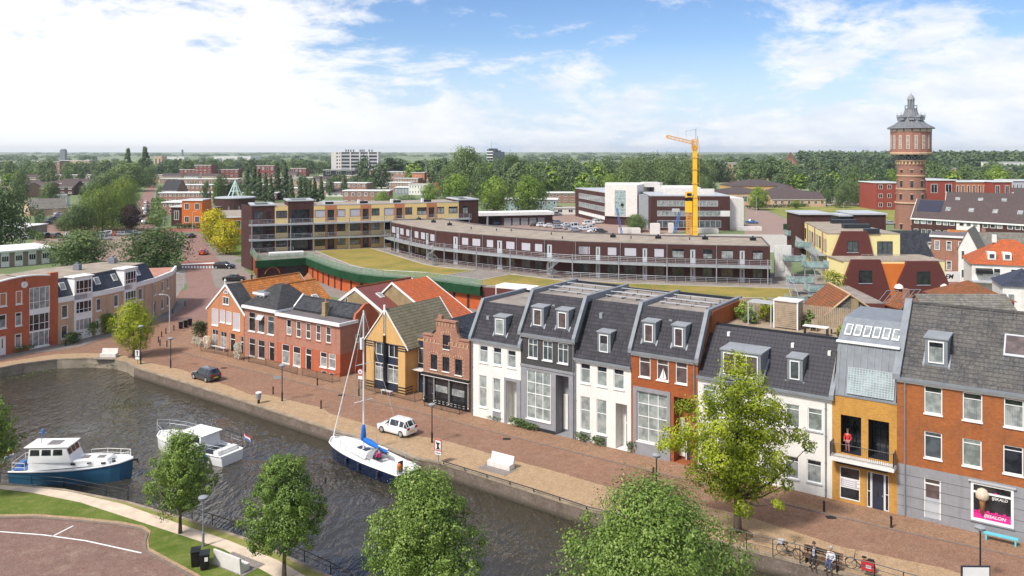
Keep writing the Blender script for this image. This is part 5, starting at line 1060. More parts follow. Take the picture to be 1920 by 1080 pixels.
b.poly([(*lp[-1],0),(*bp[-1],0),(*bp[-1],10.3),(*lp[-1],10.3)])
for i in range(len(bp)-1): b.poly([(*bp[i],0),(*bp[i],10.3),(*bp[i+1],10.3),(*bp[i+1],0)])
b.build('wall',K['b_brown'],r)
b=MB(); b.poly([(*p,10.25) for p in lp]+[(*p,10.25) for p in bp[::-1]]); b.build('flat_roof',K['gravel'],r)
b=MB()
for i in range(len(bp)-1): a=Ax(*bp[i+1],*bp[i]); axbox(b,a,0,a.L,-.1,.25,10.2,10.5)
a=Ax(*lp[-1],*bp[-1]); axbox(b,a,0,a.L,-.02,.2,10.2,10.45)
b.build('roof_upstand',K['bitumen'],r); b=MB()
for j in range(11): axbox(b,sg[j],0,sg[j].L,-.04,.12,10.25,10.38)
b.build('roof_edge',K['bitumen'],r)
for j,q,p_ in W_: window(r,sg[j],q,p_,fr='dark',vs=() if p_=='shutter' else (.4,),sub=False,sill=None,fw=.07)
for j,q in D_: door(r,sg[j],q,'grey_l',fr='dark',lights='slit')
go=offp(lp,1.9); go[0]=(lp[0][0]-1.2,lp[0][1]-1.5)
b=MB()
for i in range(11): b.prism([go[i],go[i+1],lp[i+1],lp[i]],6.72,7.05)
b.build('gallery_deck',K['steel'],r)
railing(r,[(*p,7.05) for p in go],1.05,'steel',1.8,3,.03); railing(r,[(*p,4.05) for p in go],1.0,'steel',1.8,3,.03,name='lower_railing')
for cv,x,y0,y1 in [(zd,100,0,0),(zd,240,0,0),(zd,570,0,0),(zd,875,0,0),(zd,1195,0,0),(zd,1785,0,0),(ze_,350,0,0),(ze_,745,0,0),(ze_,1150,0,0),(ze_,1570,0,0)]:
    px=cv(x,0)[0]; k=(px-CX)/F
    for i in range(11):
        a=(go[i][0]+O[0],go[i][1]+O[1]); c=(go[i+1][0]+O[0],go[i+1][1]+O[1]); fa=a[0]-k*a[1]; fc=c[0]-k*c[1]
        if fa<=0<=fc: s_=fa/(fa-fc); p=(go[i][0]+(go[i+1][0]-go[i][0])*s_,go[i][1]+(go[i+1][1]-go[i][1])*s_); b=MB(); b.tube((*p,4),(*p,8.3),.1,None,8); b.build('gallery_post',K['zinc_l'],r); break
for j in range(11):
    b=MB(); b.tube(sg[j].p(.2,-.1,7.05),sg[j].p(.2,-.1,10.3),.05,None,6); b.build('downpipe',K['zinc_l'],r)
for cv,x,y in ((zd,330,60),(zd,470,85),(zd,622,112),(ze_,302,195),(ze_,672,205),(ze_,1055,212),(ze_,1447,220)):
    q=G(*cv(x,y),10.3); b=MB(); x,y=q[0]-O[0],q[1]-O[1]; b.box(x-.5,x+.5,y-.35,y+.35,10.26,10.75); b.lathe([(.12,10.75),(.12,11.1)],(x,y),6); b.build('roof_fan',K['black'],r)
for cv,x,y in ((zd,825,148),(zd,1065,163),(zd,1690,240),(zd,1205,168),(zd,1585,200),(ze_,450,205),(ze_,930,215)):
    q=G(*cv(x,y),10.3); b=MB(); b.lathe([(.1,10.26),(.1,10.6),(.16,10.6),(.1,10.72)],(q[0]-O[0],q[1]-O[1]),7); b.build('roof_vent',K['black'],r)
def spiral(label,x,y,z0,z1,rad=1.1,a0=0):
    r=thing('spiral_staircase',label,'staircase',(x,y,z0),0,'spiral stairs up to the curved gallery'); h=z1-z0; n=16; b=MB(); c=MB(); pts=[]
    b.tube((0,0,0),(0,0,h+1),.08,None,8); b.build('centre_pole',K['steel'],r); b=MB()
    for i in range(n):
        t0=a0+i*.33; t1=t0+.36; z=h*(i+1)/n; b.add([(0,0,z-.05),(rad*math.cos(t0),rad*math.sin(t0),z-.05),(rad*math.cos(t1),rad*math.sin(t1),z-.05),(0,0,z),(rad*math.cos(t0),rad*math.sin(t0),z),(rad*math.cos(t1),rad*math.sin(t1),z)],[(0,2,1),(3,4,5),(1,2,5,4),(0,1,4,3),(2,0,3,5)]); pts.append((rad*math.cos(t0),rad*math.sin(t0),z+.95)); c.tube((rad*math.cos(t0),rad*math.sin(t0),z),pts[-1],.02,None,4)
    b.build('tread',K['steel'],r); c.path(pts,.03,5); c.build('handrail',K['steel'],r)
q=G(*zd(418,490),4.05); spiral('spiral staircase at the left bend of the curved brown flats',q[0]+.8,q[1],4.05,7.05)
q=G(*zd(1600,610),4.05); spiral('spiral staircase at the middle of the curved brown flats',q[0],q[1],4.05,7.05,a0=1)
# ======================= right: maroon complex with sloping fronts =======================
D=138.0; X=lambda px,d=D:(px-CX)*d/F; ZZ=lambda py,d=D:H-(py-HY)*d/F
r=thing('maroon_complex','block with two maroon tapering fronts, an orange panel between and yellow wall above','building',(X(1580),D,0)); o_=(X(1580),D)
def trap(x0,x1,x2,x3,z0,z1,d,dd,name='maroon_front',zk=None):
    b=MB(); x=[X(q,d)-o_[0] for q in (x0,x1,x2,x3)]; y=d-o_[1]; zk=zk or z0; P_=[(x[0],z0),(x[1],z0),(x[1],zk),(x[3],z1),(x[2],z1),(x[0],zk)] if zk>z0 else [(x[0],z0),(x[1],z0),(x[3],z1),(x[2],z1)]
    b.ext(P_,'y',y,y+dd); return b.build(name,K['pan_r'],r),y
a,y=trap(1577,1668,1597,1651,0,ZZ(487),138,.6,zk=ZZ(542)); a,y=trap(1683,1779,1701,1760,0,ZZ(490),138,.6,zk=ZZ(530))
b=MB(); b.box(X(1660)-o_[0],X(1690)-o_[0],.3,.5,0,ZZ(497)); b.box(X(1652)-o_[0],X(1700)-o_[0],.31,.55,ZZ(497)-.01,ZZ(495)); b.build('orange_panel',K['orange'],r)
b=MB(); b.poly([(X(1653)-o_[0],.28,ZZ(497)),(X(1698)-o_[0],.28,ZZ(497)),(X(1684)-o_[0],.28,ZZ(531)),(X(1668)-o_[0],.28,ZZ(531))]); b.build('orange_panel',K['orange'],r)
b=MB(); b.box(X(1585)-o_[0],X(1775)-o_[0],.6,9,0,7.9); b.build('lower_body',K['lemon'],r); b=MB(); b.box(X(1583)-o_[0],X(1775)-o_[0],.6,9,7.9,8.1); b.build('roof_terrace',K['gravel'],r)
axT=Ax(0,0,1,0)
for (x0,x1,y0,y1) in ((1610,1635,507,531),(1719,1744,509,534)): q=(X(x0)-o_[0],X(x1)-o_[0],ZZ(y1),ZZ(y0)); window(r,axT,q,'gd',fr='dark',vs=(.5,),hs=(.5,),rec=.0,sill='grey_l')
b=MB(); 
for x in (1685,1770): xx=X(x)-o_[0]; b.lathe([(.1,ZZ(542)),(.75,ZZ(540)),(.6,ZZ(535)),(.1,ZZ(532))],(xx,-.1),12)
b.build('white_canopy',K['white'],r)
d2=145.0; a,y=trap(1561,1638,1579,1627,8.1,12.4,145,.5,name='upper_maroon_front'); window(r,Ax(0,y,1,y),(X(1588,d2)-o_[0],X(1609,d2)-o_[0],ZZ(473,d2),ZZ(452,d2)),'gm',fr='dark',vs=(.5,),rec=0,sill='grey_l')
b=MB(); x0,x1=X(1553,d2)-o_[0],X(1690,d2)-o_[0]; BK=[(x0,y+.5),(x1,y+.5),(x1,y+26),(60.3-o_[0]-.3,169.5-o_[1])]; b.prism(BK,4,11.8); b.build('yellow_wall',K['lemon'],r)
b=MB(); b.prism([(p[0]-.02,p[1]-.02) for p in BK],11.804,12.0,0); b.build('flat_roof',K['gravel'],r)
q=(X(1647,d2)-o_[0],X(1676,d2)-o_[0],8.15,ZZ(453,d2)); window(r,Ax(0,y+.5,1,y+.5),q,'gm',fr='dark',vs=(.33,.66),rec=0,sill=None)
aS=Ax(*BK[3],*BK[0]); b=MB(); n_=9
for k in range(n_):
    u=aS.L*(k+.15)/n_
    if k%3==1: axbox(b,aS,u,u+1.2,-.03,-.002,8,11.8)
b.each('terracotta_panel',K['terra'],r)
for k in range(n_):
    u=aS.L*(k+.15)/n_
    for z in (8.6,5.2): window(r,aS,(u+.1,u+1.5,z,z+2.2),'shutter' if k%3 else 'gd',fr='dark',rec=0,sub=False,sill=None)
b=MB(); b.poly([aS.p(0,-1.8,8.0),aS.p(aS.L,-1.8,8.0),aS.p(aS.L,0,8.0),aS.p(0,0,8.0)]); b.poly([aS.p(0,-1.8,7.7),aS.p(aS.L,-1.8,7.7),aS.p(aS.L,-1.8,8.0),aS.p(0,-1.8,8.0)]); b.build('gallery_deck',K['steel'],r)
railing(r,[aS.p(0,-1.75,8.0),aS.p(aS.L,-1.75,8.0)],1.05,'steel',2,3,.03,glassm='gt')
for nm,(x0,x1,yy,y1,z) in enumerate(((1501,1557,169.6,178,13.4),(1603,1661,171.0,180,13.3),(1575,1603,172,178,12.9))):
    xa,xb=X(x0,yy)-o_[0],X(x1,yy)-o_[0]; b=MB(); b.box(xa,xb,yy-o_[1],y1-o_[1],4,z); b.build('rear_block',K['b_brown' if nm<2 else 'black'],r); b=MB(); b.box(xa-.3,xb+.3,yy-o_[1]-.3,y1-o_[1]+.3,z,z+.3); b.build('rear_block_roof',K['grey_l'],r)
for (px,py,w_) in ((1582,417,5),(1605,426,5),(1634,435,2.4)): q=G(px,py,12.2); b=MB(); b.box(q[0]-o_[0]-w_/2,q[0]-o_[0]+w_/2,q[1]-o_[1]-.6,q[1]-o_[1]+.6,12.0,12.8); b.build('roof_unit',K['dark'],r)
# terrace clutter and hedge
q=G(1655,488,8.1); railing(r,[(X(1620)-o_[0],.9,8.1),(X(1700)-o_[0],.9,8.1)],1.0,'steel',1.2,3,.03)
# glass balconies and stairs left of it
BL=[(1497,500,6.9),(1512,468,7.2),(1528,545,6.6),(1505,540,6.0),(1545,552,6.4),(1520,582,4.4)]
bal=thing('glass_balconies','stack of grey steel balconies with pale turquoise glass beside the maroon block','balcony',(*G(1520,590,4.0),0)); ob=G(1520,590,4.0)
for i,(px,py,z) in enumerate([(1490,440,8.6),(1512,462,8.0),(1488,488,7.0),(1528,500,7.4),(1500,528,6.0),(1536,545,6.4),(1498,566,4.3)]):
    q=G(px,py,z); x,y=q[0]-ob[0],q[1]-ob[1]; w_=1.8; b=MB(); b.box(x-w_,x+w_,y-1.3,y+1.3,z-.18,z); b.build('balcony_deck',K['steel'],bal)
    b=MB(); g=[(x-w_,y+1.2),(x-w_,y-1.3),(x+w_,y-1.3),(x+w_,y+1.2)]
    for p,p2 in zip(g,g[1:]): b.poly([(*p,z-.1),(*p2,z-.1),(*p2,z+.95),(*p,z+.95)])
    b.build('balcony_glass',K['gt'],bal); b=MB(); b.path([(*p,z+1.0) for p in g],.035,5); b.build('balcony_rail',K['steel'],bal); b=MB(); b.tube((x+w_-.2,y-1.2,z),(x+w_-.2,y-1.2,0),.09,None,6); b.build('balcony_post',K['zinc_l'],bal)
for j,(px,py,z0,z1) in enumerate(((1536,520,4.6,8.0),(1492,560,4.0,6.4))):
    q=G(px,py,z0); x,y=q[0]-ob[0],q[1]-ob[1]; b=MB()
    for k in range(10): b.box(x-.5,x+.5,y+k*.28,y+k*.28+.28,z0+(z1-z0)*k/10-.05,z0+(z1-z0)*k/10)
    for s_ in (-.55,.55): b.tube((x+s_,y,z0),(x+s_,y+2.8,z1),.06,None,4); b.tube((x+s_,y,z0+1),(x+s_,y+2.8,z1+1),.03,None,4)
    b.build('stair_flight',K['zinc_l'],bal)
# white scaffold wall between
q=(X(1446,150),150); b=MB(); b.box(0,3.0,0,.4,0,9.6); b.box(.9,1.6,-.15,-.003,5.0,6.6); o=b.build('unfinished_wall',K['render_w'],loc=(q[0],q[1]-2,0)); tag(o,'white unfinished wall standing beside the end of the curved brown flats','wall')
b=MB()
for i in range(5): b.tube((.3+i*.7,-.5,0),(.3+i*.7,-.5,9.2),.03,None,4)
for z in (2,4,6,8): b.tube((.3,-.5,z),(3.1,-.5,z),.03,None,4)
b.build('scaffold_tube',K['grey_l'],o)
# ======================= generic houses =======================
def box_house(label,pl,pr,yb,ye,yr=None,depth=9,rot=0,wall='b_row',roof='t_brn',typ='ridge',grid=(3,2),pane='gm',cat='house',name='house',group=None,over=.3,wf=.45,trim='trim',z0=0,fw=.12,winrows=None,chim=False,D=None,ry=None):
    D=D or H*F/(yb-HY); xl,xr=X(pl,D),X(pr,D); L=(xr-xl)/math.cos(R(rot)) if abs(rot)<75 else abs(xr-xl); ze=max(2.2,ZZ(ye,D)); zr=ZZ(yr,D) if yr else None
    if typ!='flat': zr=max(zr or ze+2,ze+.6)
    r=thing(name,label,cat,(xl,D,0),R(rot),group); ax=Ax(0,0,L,0); nc,nr=grid
    b=MB(); b.box(0,L,0,depth,0,ze)
    if typ=='gable': b.ext([(0,ze),(L/2,zr-.08),(L,ze)],'y',0,depth)
    if typ=='ridge': b.ext([(0,ze),(depth/2,zr-.08),(depth,ze)],'x',0,L)
    b.build('wall',K[wall],r)
    if typ=='flat':
        b=MB(); b.box(-over,L+over,-over,depth+over,ze,ze+.28); o=b.build('roof',K[roof],r); b=MB(); b.box(-over-.03,L+over+.03,-over-.04,-over-.005,ze-.1,ze+.32); b.box(-over-.04,-over-.005,-over,depth+over,ze-.1,ze+.32); b.build('fascia',K[trim],r)
    elif typ=='ridge':
        k=(zr-ze)/(depth/2); b=MB(); b.ext([(-over,ze-over*k),(depth/2,zr),(depth+over,ze-over*k),(depth+over,ze-over*k-.18),(depth/2,zr-.18),(-over,ze-over*k-.18)],'x',-.15,L+.15); b.build('roof',K[roof],r); b=MB(); b.box(0,L,-over-.08,-over,ze-over*k-.2,ze-over*k-.04); b.build('gutter',K[trim],r)
    elif typ=='gable':
        k=(zr-ze)/(L/2); b=MB(); b.ext([(-over,ze-over*k),(L/2,zr),(L+over,ze-over*k),(L+over,ze-over*k-.18),(L/2,zr-.18),(-over,ze-over*k-.18)],'y',-.15,depth+.15); b.build('roof',K[roof],r)
    elif typ=='hip':
        h_=min(depth,L)/2; b=MB(); v=[(-over,-over,ze),(L+over,-over,ze),(L+over,depth+over,ze),(-over,depth+over,ze)]+([(h_,depth/2,zr),(L-h_,depth/2,zr)] if L>=depth else [(L/2,h_,zr),(L/2,depth-h_,zr)])
        b.add(v,[(0,1,5,4),(2,3,4,5),(1,2,5),(3,0,4),(3,2,1,0)] if L>=depth else [(0,1,4),(1,2,5,4),(2,3,5),(3,0,4,5),(3,2,1,0)]); b.build('roof',K[roof],r)
    fh=ze/max(1,nr)
    for j in range(nr):
        for i in range(nc):
            w_=L/nc; a=w_*(i+.5-wf/2); z_=fh*j+fh*.32; window(r,ax,(a,a+w_*wf,z_,z_+fh*.48),pane if isinstance(pane,str) else rr.choice(pane),fr=trim,fw=fw,rec=-.01,sub=False,sill=None,vs=(.5,) if w_*wf>1.2 else ())
    if chim:
        zc0=(zr or ze); b=MB(); b.box(L*.3,L*.3+.7,depth/2-.35,depth/2+.35,zc0-.6,zc0+.8); b.build('chimney',K[wall],r)
    return r
K['maroon']=plain('maroon_sheet',(.19,.06,.05),.5,.12,.7)
[c for c in bpy.data.objects['barn'].children if c.name.startswith('roof')][0].data.materials[0]=K['maroon']
# ======================= office with grey box, garages, tower, crane =======================
def blk(par,name,x0,x1,y0,y1,z0,z1,m,o): b=MB(); b.box(x0-o[0],x1-o[0],y0-o[1],y1-o[1],z0,z1); return b.build(name,K[m],par)
def band(par,ax,a0,a1,z0,z1,n,pane='gc',d=-.03,sp=None):
    b=MB(); axbox(b,ax,a0,a1,d,.02,z0,z1); o=b.build('window_band',K[pane],par); f=MB()
    for i in range(n+1): u=a0+(a1-a0)*i/n; axbox(f,ax,u-.06,u+.06,d-.05,d,z0,z1)
    axbox(f,ax,a0,a1,d-.05,d,z1-.08,z1+.05); axbox(f,ax,a0,a1,d-.05,d,z0-.08,z0+.05); f.build('frame',K['grey_l'],o); return o
o=(45,276); r=thing('office_building','large dark brick office with tall light grey box, glass strip and three rows of windows','building',(*o,0))
A0,A1,B0,B1,C0,C1=(25.8,337),(34.0,301),(33.6,299),(44.2,292),(46.3,276),(72.5,275)
b=MB(); P_=[A1,A0,(60,345),(60,310)]; b.prism(loc(o,P_),0,11.2); b.build('left_wing',K['b_brown'],r); b=MB(); b.prism(loc(o,P_),11.2,11.5); b.build('left_wing_roof',K['grey_l'],r)
a=Ax(A0[0]-o[0],A0[1]-o[1],A1[0]-o[0],A1[1]-o[1]); band(r,a,5,a.L-.5,7.6,9.6,14,'gc'); band(r,a,5,a.L-.5,4.3,6.1,14,'gc'); band(r,a,5,a.L-.5,1.4,2.7,8,'white')
b=MB(); P_=[B0,B1,(48.5,303),(58,318),(36,318)]; b.prism(loc(o,P_),3.0,14.4); b.build('grey_box',K['conc_w'],r); b=MB(); b.prism(loc(o,[(34,299.6),(44,292.8),(48,303),(36,317)]),0,3.0); b.build('box_base',K['b_brown'],r)
K['conc_w2']=K['grey_l']
a=Ax(B0[0]-o[0],B0[1]-o[1],B1[0]-o[0],B1[1]-o[1]); b=MB(); axbox(b,a,4.0,8.2,-.05,.02,3.4,12.4); g=b.build('glass_strip',K['gt'],r); f=MB()
for k in range(8): z=3.4+9*k/7; axbox(f,a,4.0,8.2,-.12,-.05,z-.08,z+.08)
for u in (4.0,6.1,8.2): axbox(f,a,u-.05,u+.05,-.12,-.05,3.4,12.4)
f.build('frame',K['grey_l'],g); b=MB(); axbox(b,a,6.9,7.0,-.16,-.12,6.2,8.0)
for s_ in (-.7,.7): b.add([a.p(6.95,-.15,8.0),a.p(6.95+s_,-.15,7.3),a.p(6.95+s_*.5,-.15,6.6),a.p(6.95,-.15,7.2)],[(0,1,2,3)])
b.build('anchor_emblem',K['black'],g)
b=MB(); b.prism(loc(o,[(52,300),(68,298),(70,318),(52,318)]),0,13.3); b.build('plant_room',K['conc_w'],r); b=MB(); b.box(3,9,26,32,13.3,15.0); b.build('lift_tower',K['conc_w'],r)
b=MB(); b.prism(loc(o,[(44.6,291),(47.2,278),(52,290),(48.5,302)]),0,11.2); b.build('link_wing',K['zinc_l'],r)
b=MB(); P_=[C0,C1,(73,298),(47,300)]; b.prism(loc(o,P_),0,11.4); b.build('right_wing',K['b_brown'],r); b=MB(); b.prism(loc(o,[(C0[0]-.1,C0[1]-.1),(C1[0]+.1,C1[1]-.1),(73.1,298),(46.9,300)]),11.4,11.7); b.build('right_wing_roof',K['grey_l'],r)
a=Ax(C0[0]-o[0],C0[1]-o[1],C1[0]-o[0],C1[1]-o[1])
for z0,z1_,n,p_ in ((8.1,9.9,16,'gc'),(4.8,6.5,16,'gc'),(1.0,3.3,12,'gm')): band(r,a,2.2,a.L-3.0 if z0<8 else a.L-4,z0,z1_,n,p_)
b=MB(); axbox(b,a,a.L-3.2,a.L+.0,-.06,-.003,4.7,6.6); b.build('white_panel',K['white'],r)
b=MB(); b.box(C0[0]+6-o[0],C1[0]-3-o[0],8,9,11.7,13.5); b.build('roof_screen',K['conc_w'],r)
b=MB(); b.box(C1[0]+.2-o[0],C1[0]+5.3-o[0],1.5,20,0,10.6); b.build('grey_end_block',K['conc_w'],r); b=MB(); b.box(C1[0]-2-o[0],C1[0]+.15-o[0],-.6,-.01,4,10.8); b.build('zinc_corner',K['zinc_l'],r)
for i,(px,D_) in enumerate(((1330,268),)): pass
# garages
q0=G(897,424); q1=G(1036,421); F_=Fr(q0,q1,world=True); r=thing('garage_row','row of grey garage doors under a wide white fascia beside the car park','garages',(*q0,0),F_.a); L=F_.L
b=MB(); b.box(8.5,L,0,7,0,3.6); b.box(-.1,.3,3,7,0,3.6); b.box(0,8.5,6.5,7,0,3.6); b.build('wall',K['b_brown'],r); b=MB(); b.box(-.4,L+.3,-1.0,7.5,3.6,4.7); b.build('roof',K['whiteroof'],r)
ax=Ax(0,0,L,0)
for i in range(5): u=9.3+i*3.1; b=MB(); axbox(b,ax,u,u+2.5,-.05,-.003,.05,2.6); b.build('garage_door',K['grey_r'],r)
b=MB(); b.tube((3,-.6,0),(3,-.6,3.6),.12); b.build('post',K['grey_l'],r)
# ---- water tower
q=(135.6,281.0); r=thing('water_tower','round brick water tower with red drum, white slit windows and grey bell shaped spire','tower',(*q,0)); D_=q[1]; zt=lambda py:H-(py-HY)*D_/F; rw=lambda w_:w_/2*D_/F
zl=lambda y:zt(160+y/3.6)
b=MB(); b.lathe([(rw(58),0),(rw(56),zl(920)),(rw(53),zl(790))],(0,0),32); b.build('base_wall',K['b_tower'],r,40)
b=MB(); b.lathe([(rw(52.5),zl(790)),(rw(50),zl(700)),(rw(48),zl(610)),(rw(47),zl(520)),(rw(46),zl(500))],(0,0),32); b.build('shaft',K['b_tower'],r,40)
b=MB()
for y,w_ in ((790,56),(697,51),(608,49.5),(507,51)): b.lathe([(rw(w_),zl(y)-.35),(rw(w_)+.12,zl(y)-.2),(rw(w_)+.12,zl(y)+.1),(rw(w_)-.3,zl(y)+.2)],(0,0),32)
for i in range(24):
    t_=2*math.pi*i/24; rr_=rw(48.5); i0=len(b.v); b.box(-.28,.28,-.1,.25,zl(533),zl(515)); b.xf(Matrix.Rotation(t_,4,'Z')@Matrix.Translation((0,-rr_-.1,0)),i0)
b.build('stone_band',K['render_w'] if 0 else K['b_beige'],r)
b=MB(); c=MB(); n_=16; r0,r1=rw(47),rw(69)
for i in range(n_):
    t0=2*math.pi*i/n_; t1=2*math.pi*(i+1)/n_
    for ta,tb in ((t0,t1),(t1,t0),(t0,t0)): b.tube((r0*math.cos(ta),r0*math.sin(ta),zl(505)),(r1*math.cos(tb),r1*math.sin(tb),zl(465)),.13,None,4)
b.build('steel_bracing',K['zinc_l'],r); b=MB(); b.lathe([(rw(45),zl(500)),(rw(44),zl(465))],(0,0),24); b.build('inner_drum',K['dark'],r)
N_=16; K['b_drum']=brick('drum_brick',(.33,.15,.115),(.27,.12,.09),(.4,.2,.15),dk=.25); K['stone']=plain('pale_stone',(.55,.47,.38),.8,.1)
b=MB(); b.lathe([(rw(70.5),zl(462)),(rw(70.5),zl(295))],(0,0),N_); b.build('drum',K['b_drum'],r)
b=MB(); b.lathe([(rw(72),zl(466)),(rw(73),zl(455)),(rw(71),zl(452))],(0,0),N_); b.build('drum_ring',K['b_beige'],r)
w_=MB(); g=MB(); ap=rw(70.5)*math.cos(math.pi/N_)
for i in range(N_):
    t_=2*math.pi*(i+.5)/N_+math.pi/2
    for (y0,y1,hw,mm) in ((338,430,.5,0),(297,314,1.0,0)):
        i0=len(w_.v); w_.box(-hw,hw,-.1,.02,zl(y1),zl(y0)); w_.xf(Matrix.Rotation(t_,4,'Z')@Matrix.Translation((0,-ap,0)),i0)
    for (y0,y1) in ((342,370),(374,398),(402,426)): i0=len(g.v); g.box(-.3,.3,-.13,-.1,zl(y1),zl(y0)); g.xf(Matrix.Rotation(t_,4,'Z')@Matrix.Translation((0,-ap,0)),i0)
w_.build('slit_window',K['stone'],r); g.build('pane',K['gc'],r)
g=MB(); s_=MB()
for y,k in ((945,9),(745,8),(658,8),(573,8)):
    for i in range(k):
        t_=2*math.pi*(i+.5)/k; rr_={945:rw(57),745:rw(51.5),658:rw(49),573:rw(47.4)}[y]; hh={945:1.4,745:1.3,658:1.6,573:.5}[y]
        i0=len(g.v); g.box(-.42,.42,-.06,.2,zl(y)-hh/2-.5,zl(y)+hh/2); g.xf(Matrix.Rotation(t_,4,'Z')@Matrix.Translation((0,-rr_,0)),i0)
        i0=len(s_.v); s_.box(-.6,.6,-.09,.15,zl(y)+hh/2,zl(y)+hh/2+.25); s_.xf(Matrix.Rotation(t_,4,'Z')@Matrix.Translation((0,-rr_,0)),i0)
g.build('window',K['gd'],r); s_.build('window_lintel',K['b_beige'],r)
prof=[(82,292),(78,284),(60,268),(46,250),(36,230),(29,208),(24,185),(20.5,165),(20,158)]; b=MB(); b.lathe([(rw(80.5),zl(293)-.1)]+[(rw(a_),zl(y)) for a_,y in prof],(0,0),N_); b.build('spire_roof',plain('old_zinc',(.15,.155,.165),.6,.2,1),r)
b=MB()
for i in range(N_):
    t_=2*math.pi*i/N_
    for (a_,y),(c_,y2) in zip(prof,prof[1:]): b.tube((rw(a_)*math.cos(t_),rw(a_)*math.sin(t_),zl(y)+.04),(rw(c_)*math.cos(t_),rw(c_)*math.sin(t_),zl(y2)+.04),.07,None,4)
b.build('spire_ribs',K['zinc_l'],r)
for i in range(8):
    t_=2*math.pi*(i+.5)/8; b=MB(); i0=0; b.box(-.8,.8,-1.2,.8,zl(237),zl(217)); b.ext([(-1.0,zl(217)),(0,zl(200)),(1.0,zl(217))],'y',-1.4,.8); b.tube((0,-1.2,zl(200)),(0,-1.2,zl(180)),.07,.02,5); b.xf(Matrix.Rotation(t_,4,'Z')@Matrix.Translation((0,-rw(34),0)),0); b.build('spire_dormer',K['zinc'],r)
b=MB(); b.lathe([(rw(21.5),zl(160)),(rw(21.5),zl(156))],(0,0),12); 
for i in range(12): t_=2*math.pi*i/12; b.tube((rw(21)*math.cos(t_),rw(21)*math.sin(t_),zl(158)),(rw(21)*math.cos(t_),rw(21)*math.sin(t_),zl(136)),.06,None,4)
b.path([(rw(21)*math.cos(2*math.pi*i/12),rw(21)*math.sin(2*math.pi*i/12),zl(137)) for i in range(13)],.06,4); b.build('lantern_balcony',K['zinc'],r)
b=MB()
for i in range(8): t_=2*math.pi*i/8; b.tube((rw(10.5)*math.cos(t_),rw(10.5)*math.sin(t_),zl(158)),(rw(10.5)*math.cos(t_),rw(10.5)*math.sin(t_),zl(96)),.22,None,6)
b.lathe([(rw(5),zl(158)),(rw(5),zl(96))],(0,0),8); b.build('lantern',K['zinc_l'],r); b=MB(); b.lathe([(rw(13.5),zl(97)),(rw(13),zl(92)),(rw(10.5),zl(78)),(rw(6),zl(66)),(rw(1.2),zl(58)),(rw(.5),zl(45))],(0,0),16); b.build('lantern_dome',K['zinc_l'],r)
# ---- crane
q=(57.4,259.5); cz=lambda y:H-(230+y/4.909-HY)*q[1]/F; r=thing('tower_crane','tall yellow construction crane with a short jib pointing left, behind the curved flats','crane',(*q,0))
K['cr_y']=plain('crane_yellow',(.86,.47,.02),.45,.06); K['cr_o']=plain('crane_orange',(.72,.36,.05),.5,.08)
def lattice(b,p0,p1,w_,n,rr_=.07):
    p0=Vector(p0);p1=Vector(p1); d=(p1-p0).normalized(); a=Vector((0,1,0)); c=d.cross(a).normalized()
    cs=[(a*i+c*j)*w_/2 for i,j in ((-1,-1),(1,-1),(1,1),(-1,1))]
    for e in cs: b.tube(p0+e,p1+e,rr_*1.5,None,5)
    for k in range(n):
        s0=p0.lerp(p1,k/n); s1=p0.lerp(p1,(k+1)/n)
        for m_ in range(4): b.tube(s0+cs[m_],s1+cs[(m_+1)%4],rr_,None,4); b.tube(s1+cs[m_],s1+cs[(m_+1)%4],rr_,None,4)
hm=cz(190); b=MB(); b.box(-.74,.74,-.65,.65,0,cz(700)); b.box(-.6,.6,-.55,.55,cz(700),cz(210)); b.build('mast',K['cr_y'],r)
b=MB(); 
for y in (1000,950,760,690,560,430,320,245): b.box(-.84,.84,-.75,.75,cz(y)-.12,cz(y)+.12)
b.build('mast_collar',K['cr_o'],r)
b=MB(); lattice(b,(0,0,hm-2),(0,0,hm+1.2),1.5,3); b.build('head',K['cr_o'],r)
b=MB(); lattice(b,(0,0,hm),(-8.6,0,cz(128)),.9,7,.055); b.box(-9.0,-8.4,-.5,.5,cz(128)-.5,cz(128)+.4); b.build('jib',K['cr_o'],r)
b=MB(); b.tube((0,0,hm),(.3,0,cz(60)),.12,.08,5); b.tube((.8,0,hm),(.9,0,cz(120)),.1,None,5); b.tube((.3,0,cz(62)),(-3,0,cz(80)),.07,None,4); b.tube((-3,0,cz(80)),(-2.6,0,cz(130)),.04,None,4); b.tube((-5.3,0,cz(70)),(-5.2,0,cz(140)),.03,None,4); b.tube((.3,0,cz(62)),(.9,0,hm),.04,None,4); b.box(.1,.5,-.2,.2,cz(66),cz(58)); b.build('rear_mast',K['steel'],r)
b=MB(); b.tube((1.3,-.2,cz(300)),(1.4,-.2,cz(960)),.05,None,5); b.tube((.9,0,cz(130)),(1.9,0,cz(330)),.04,None,4); b.build('ladder',K['cr_o'],r)
b=MB(); b.box(-2.9,-1.0,-.9,.9,cz(825),cz(690)); b.box(-2.9,-1.0,-.9,.9,cz(720),cz(636)); o2=b.build('cab',K['cr_y'],r); b=MB(); b.box(-2.65,-1.2,-.93,-.905,cz(715),cz(685)); b.box(-2.65,-1.2,-.93,-.905,cz(675),cz(648)); b.build('cab_glass',K['gd'],o2)
b=MB(); lattice(b,(-1.9,0,0),(-1.9,0,cz(825)),1.3,9,.06); b.build('hoist_tower',K['cr_o'],r)
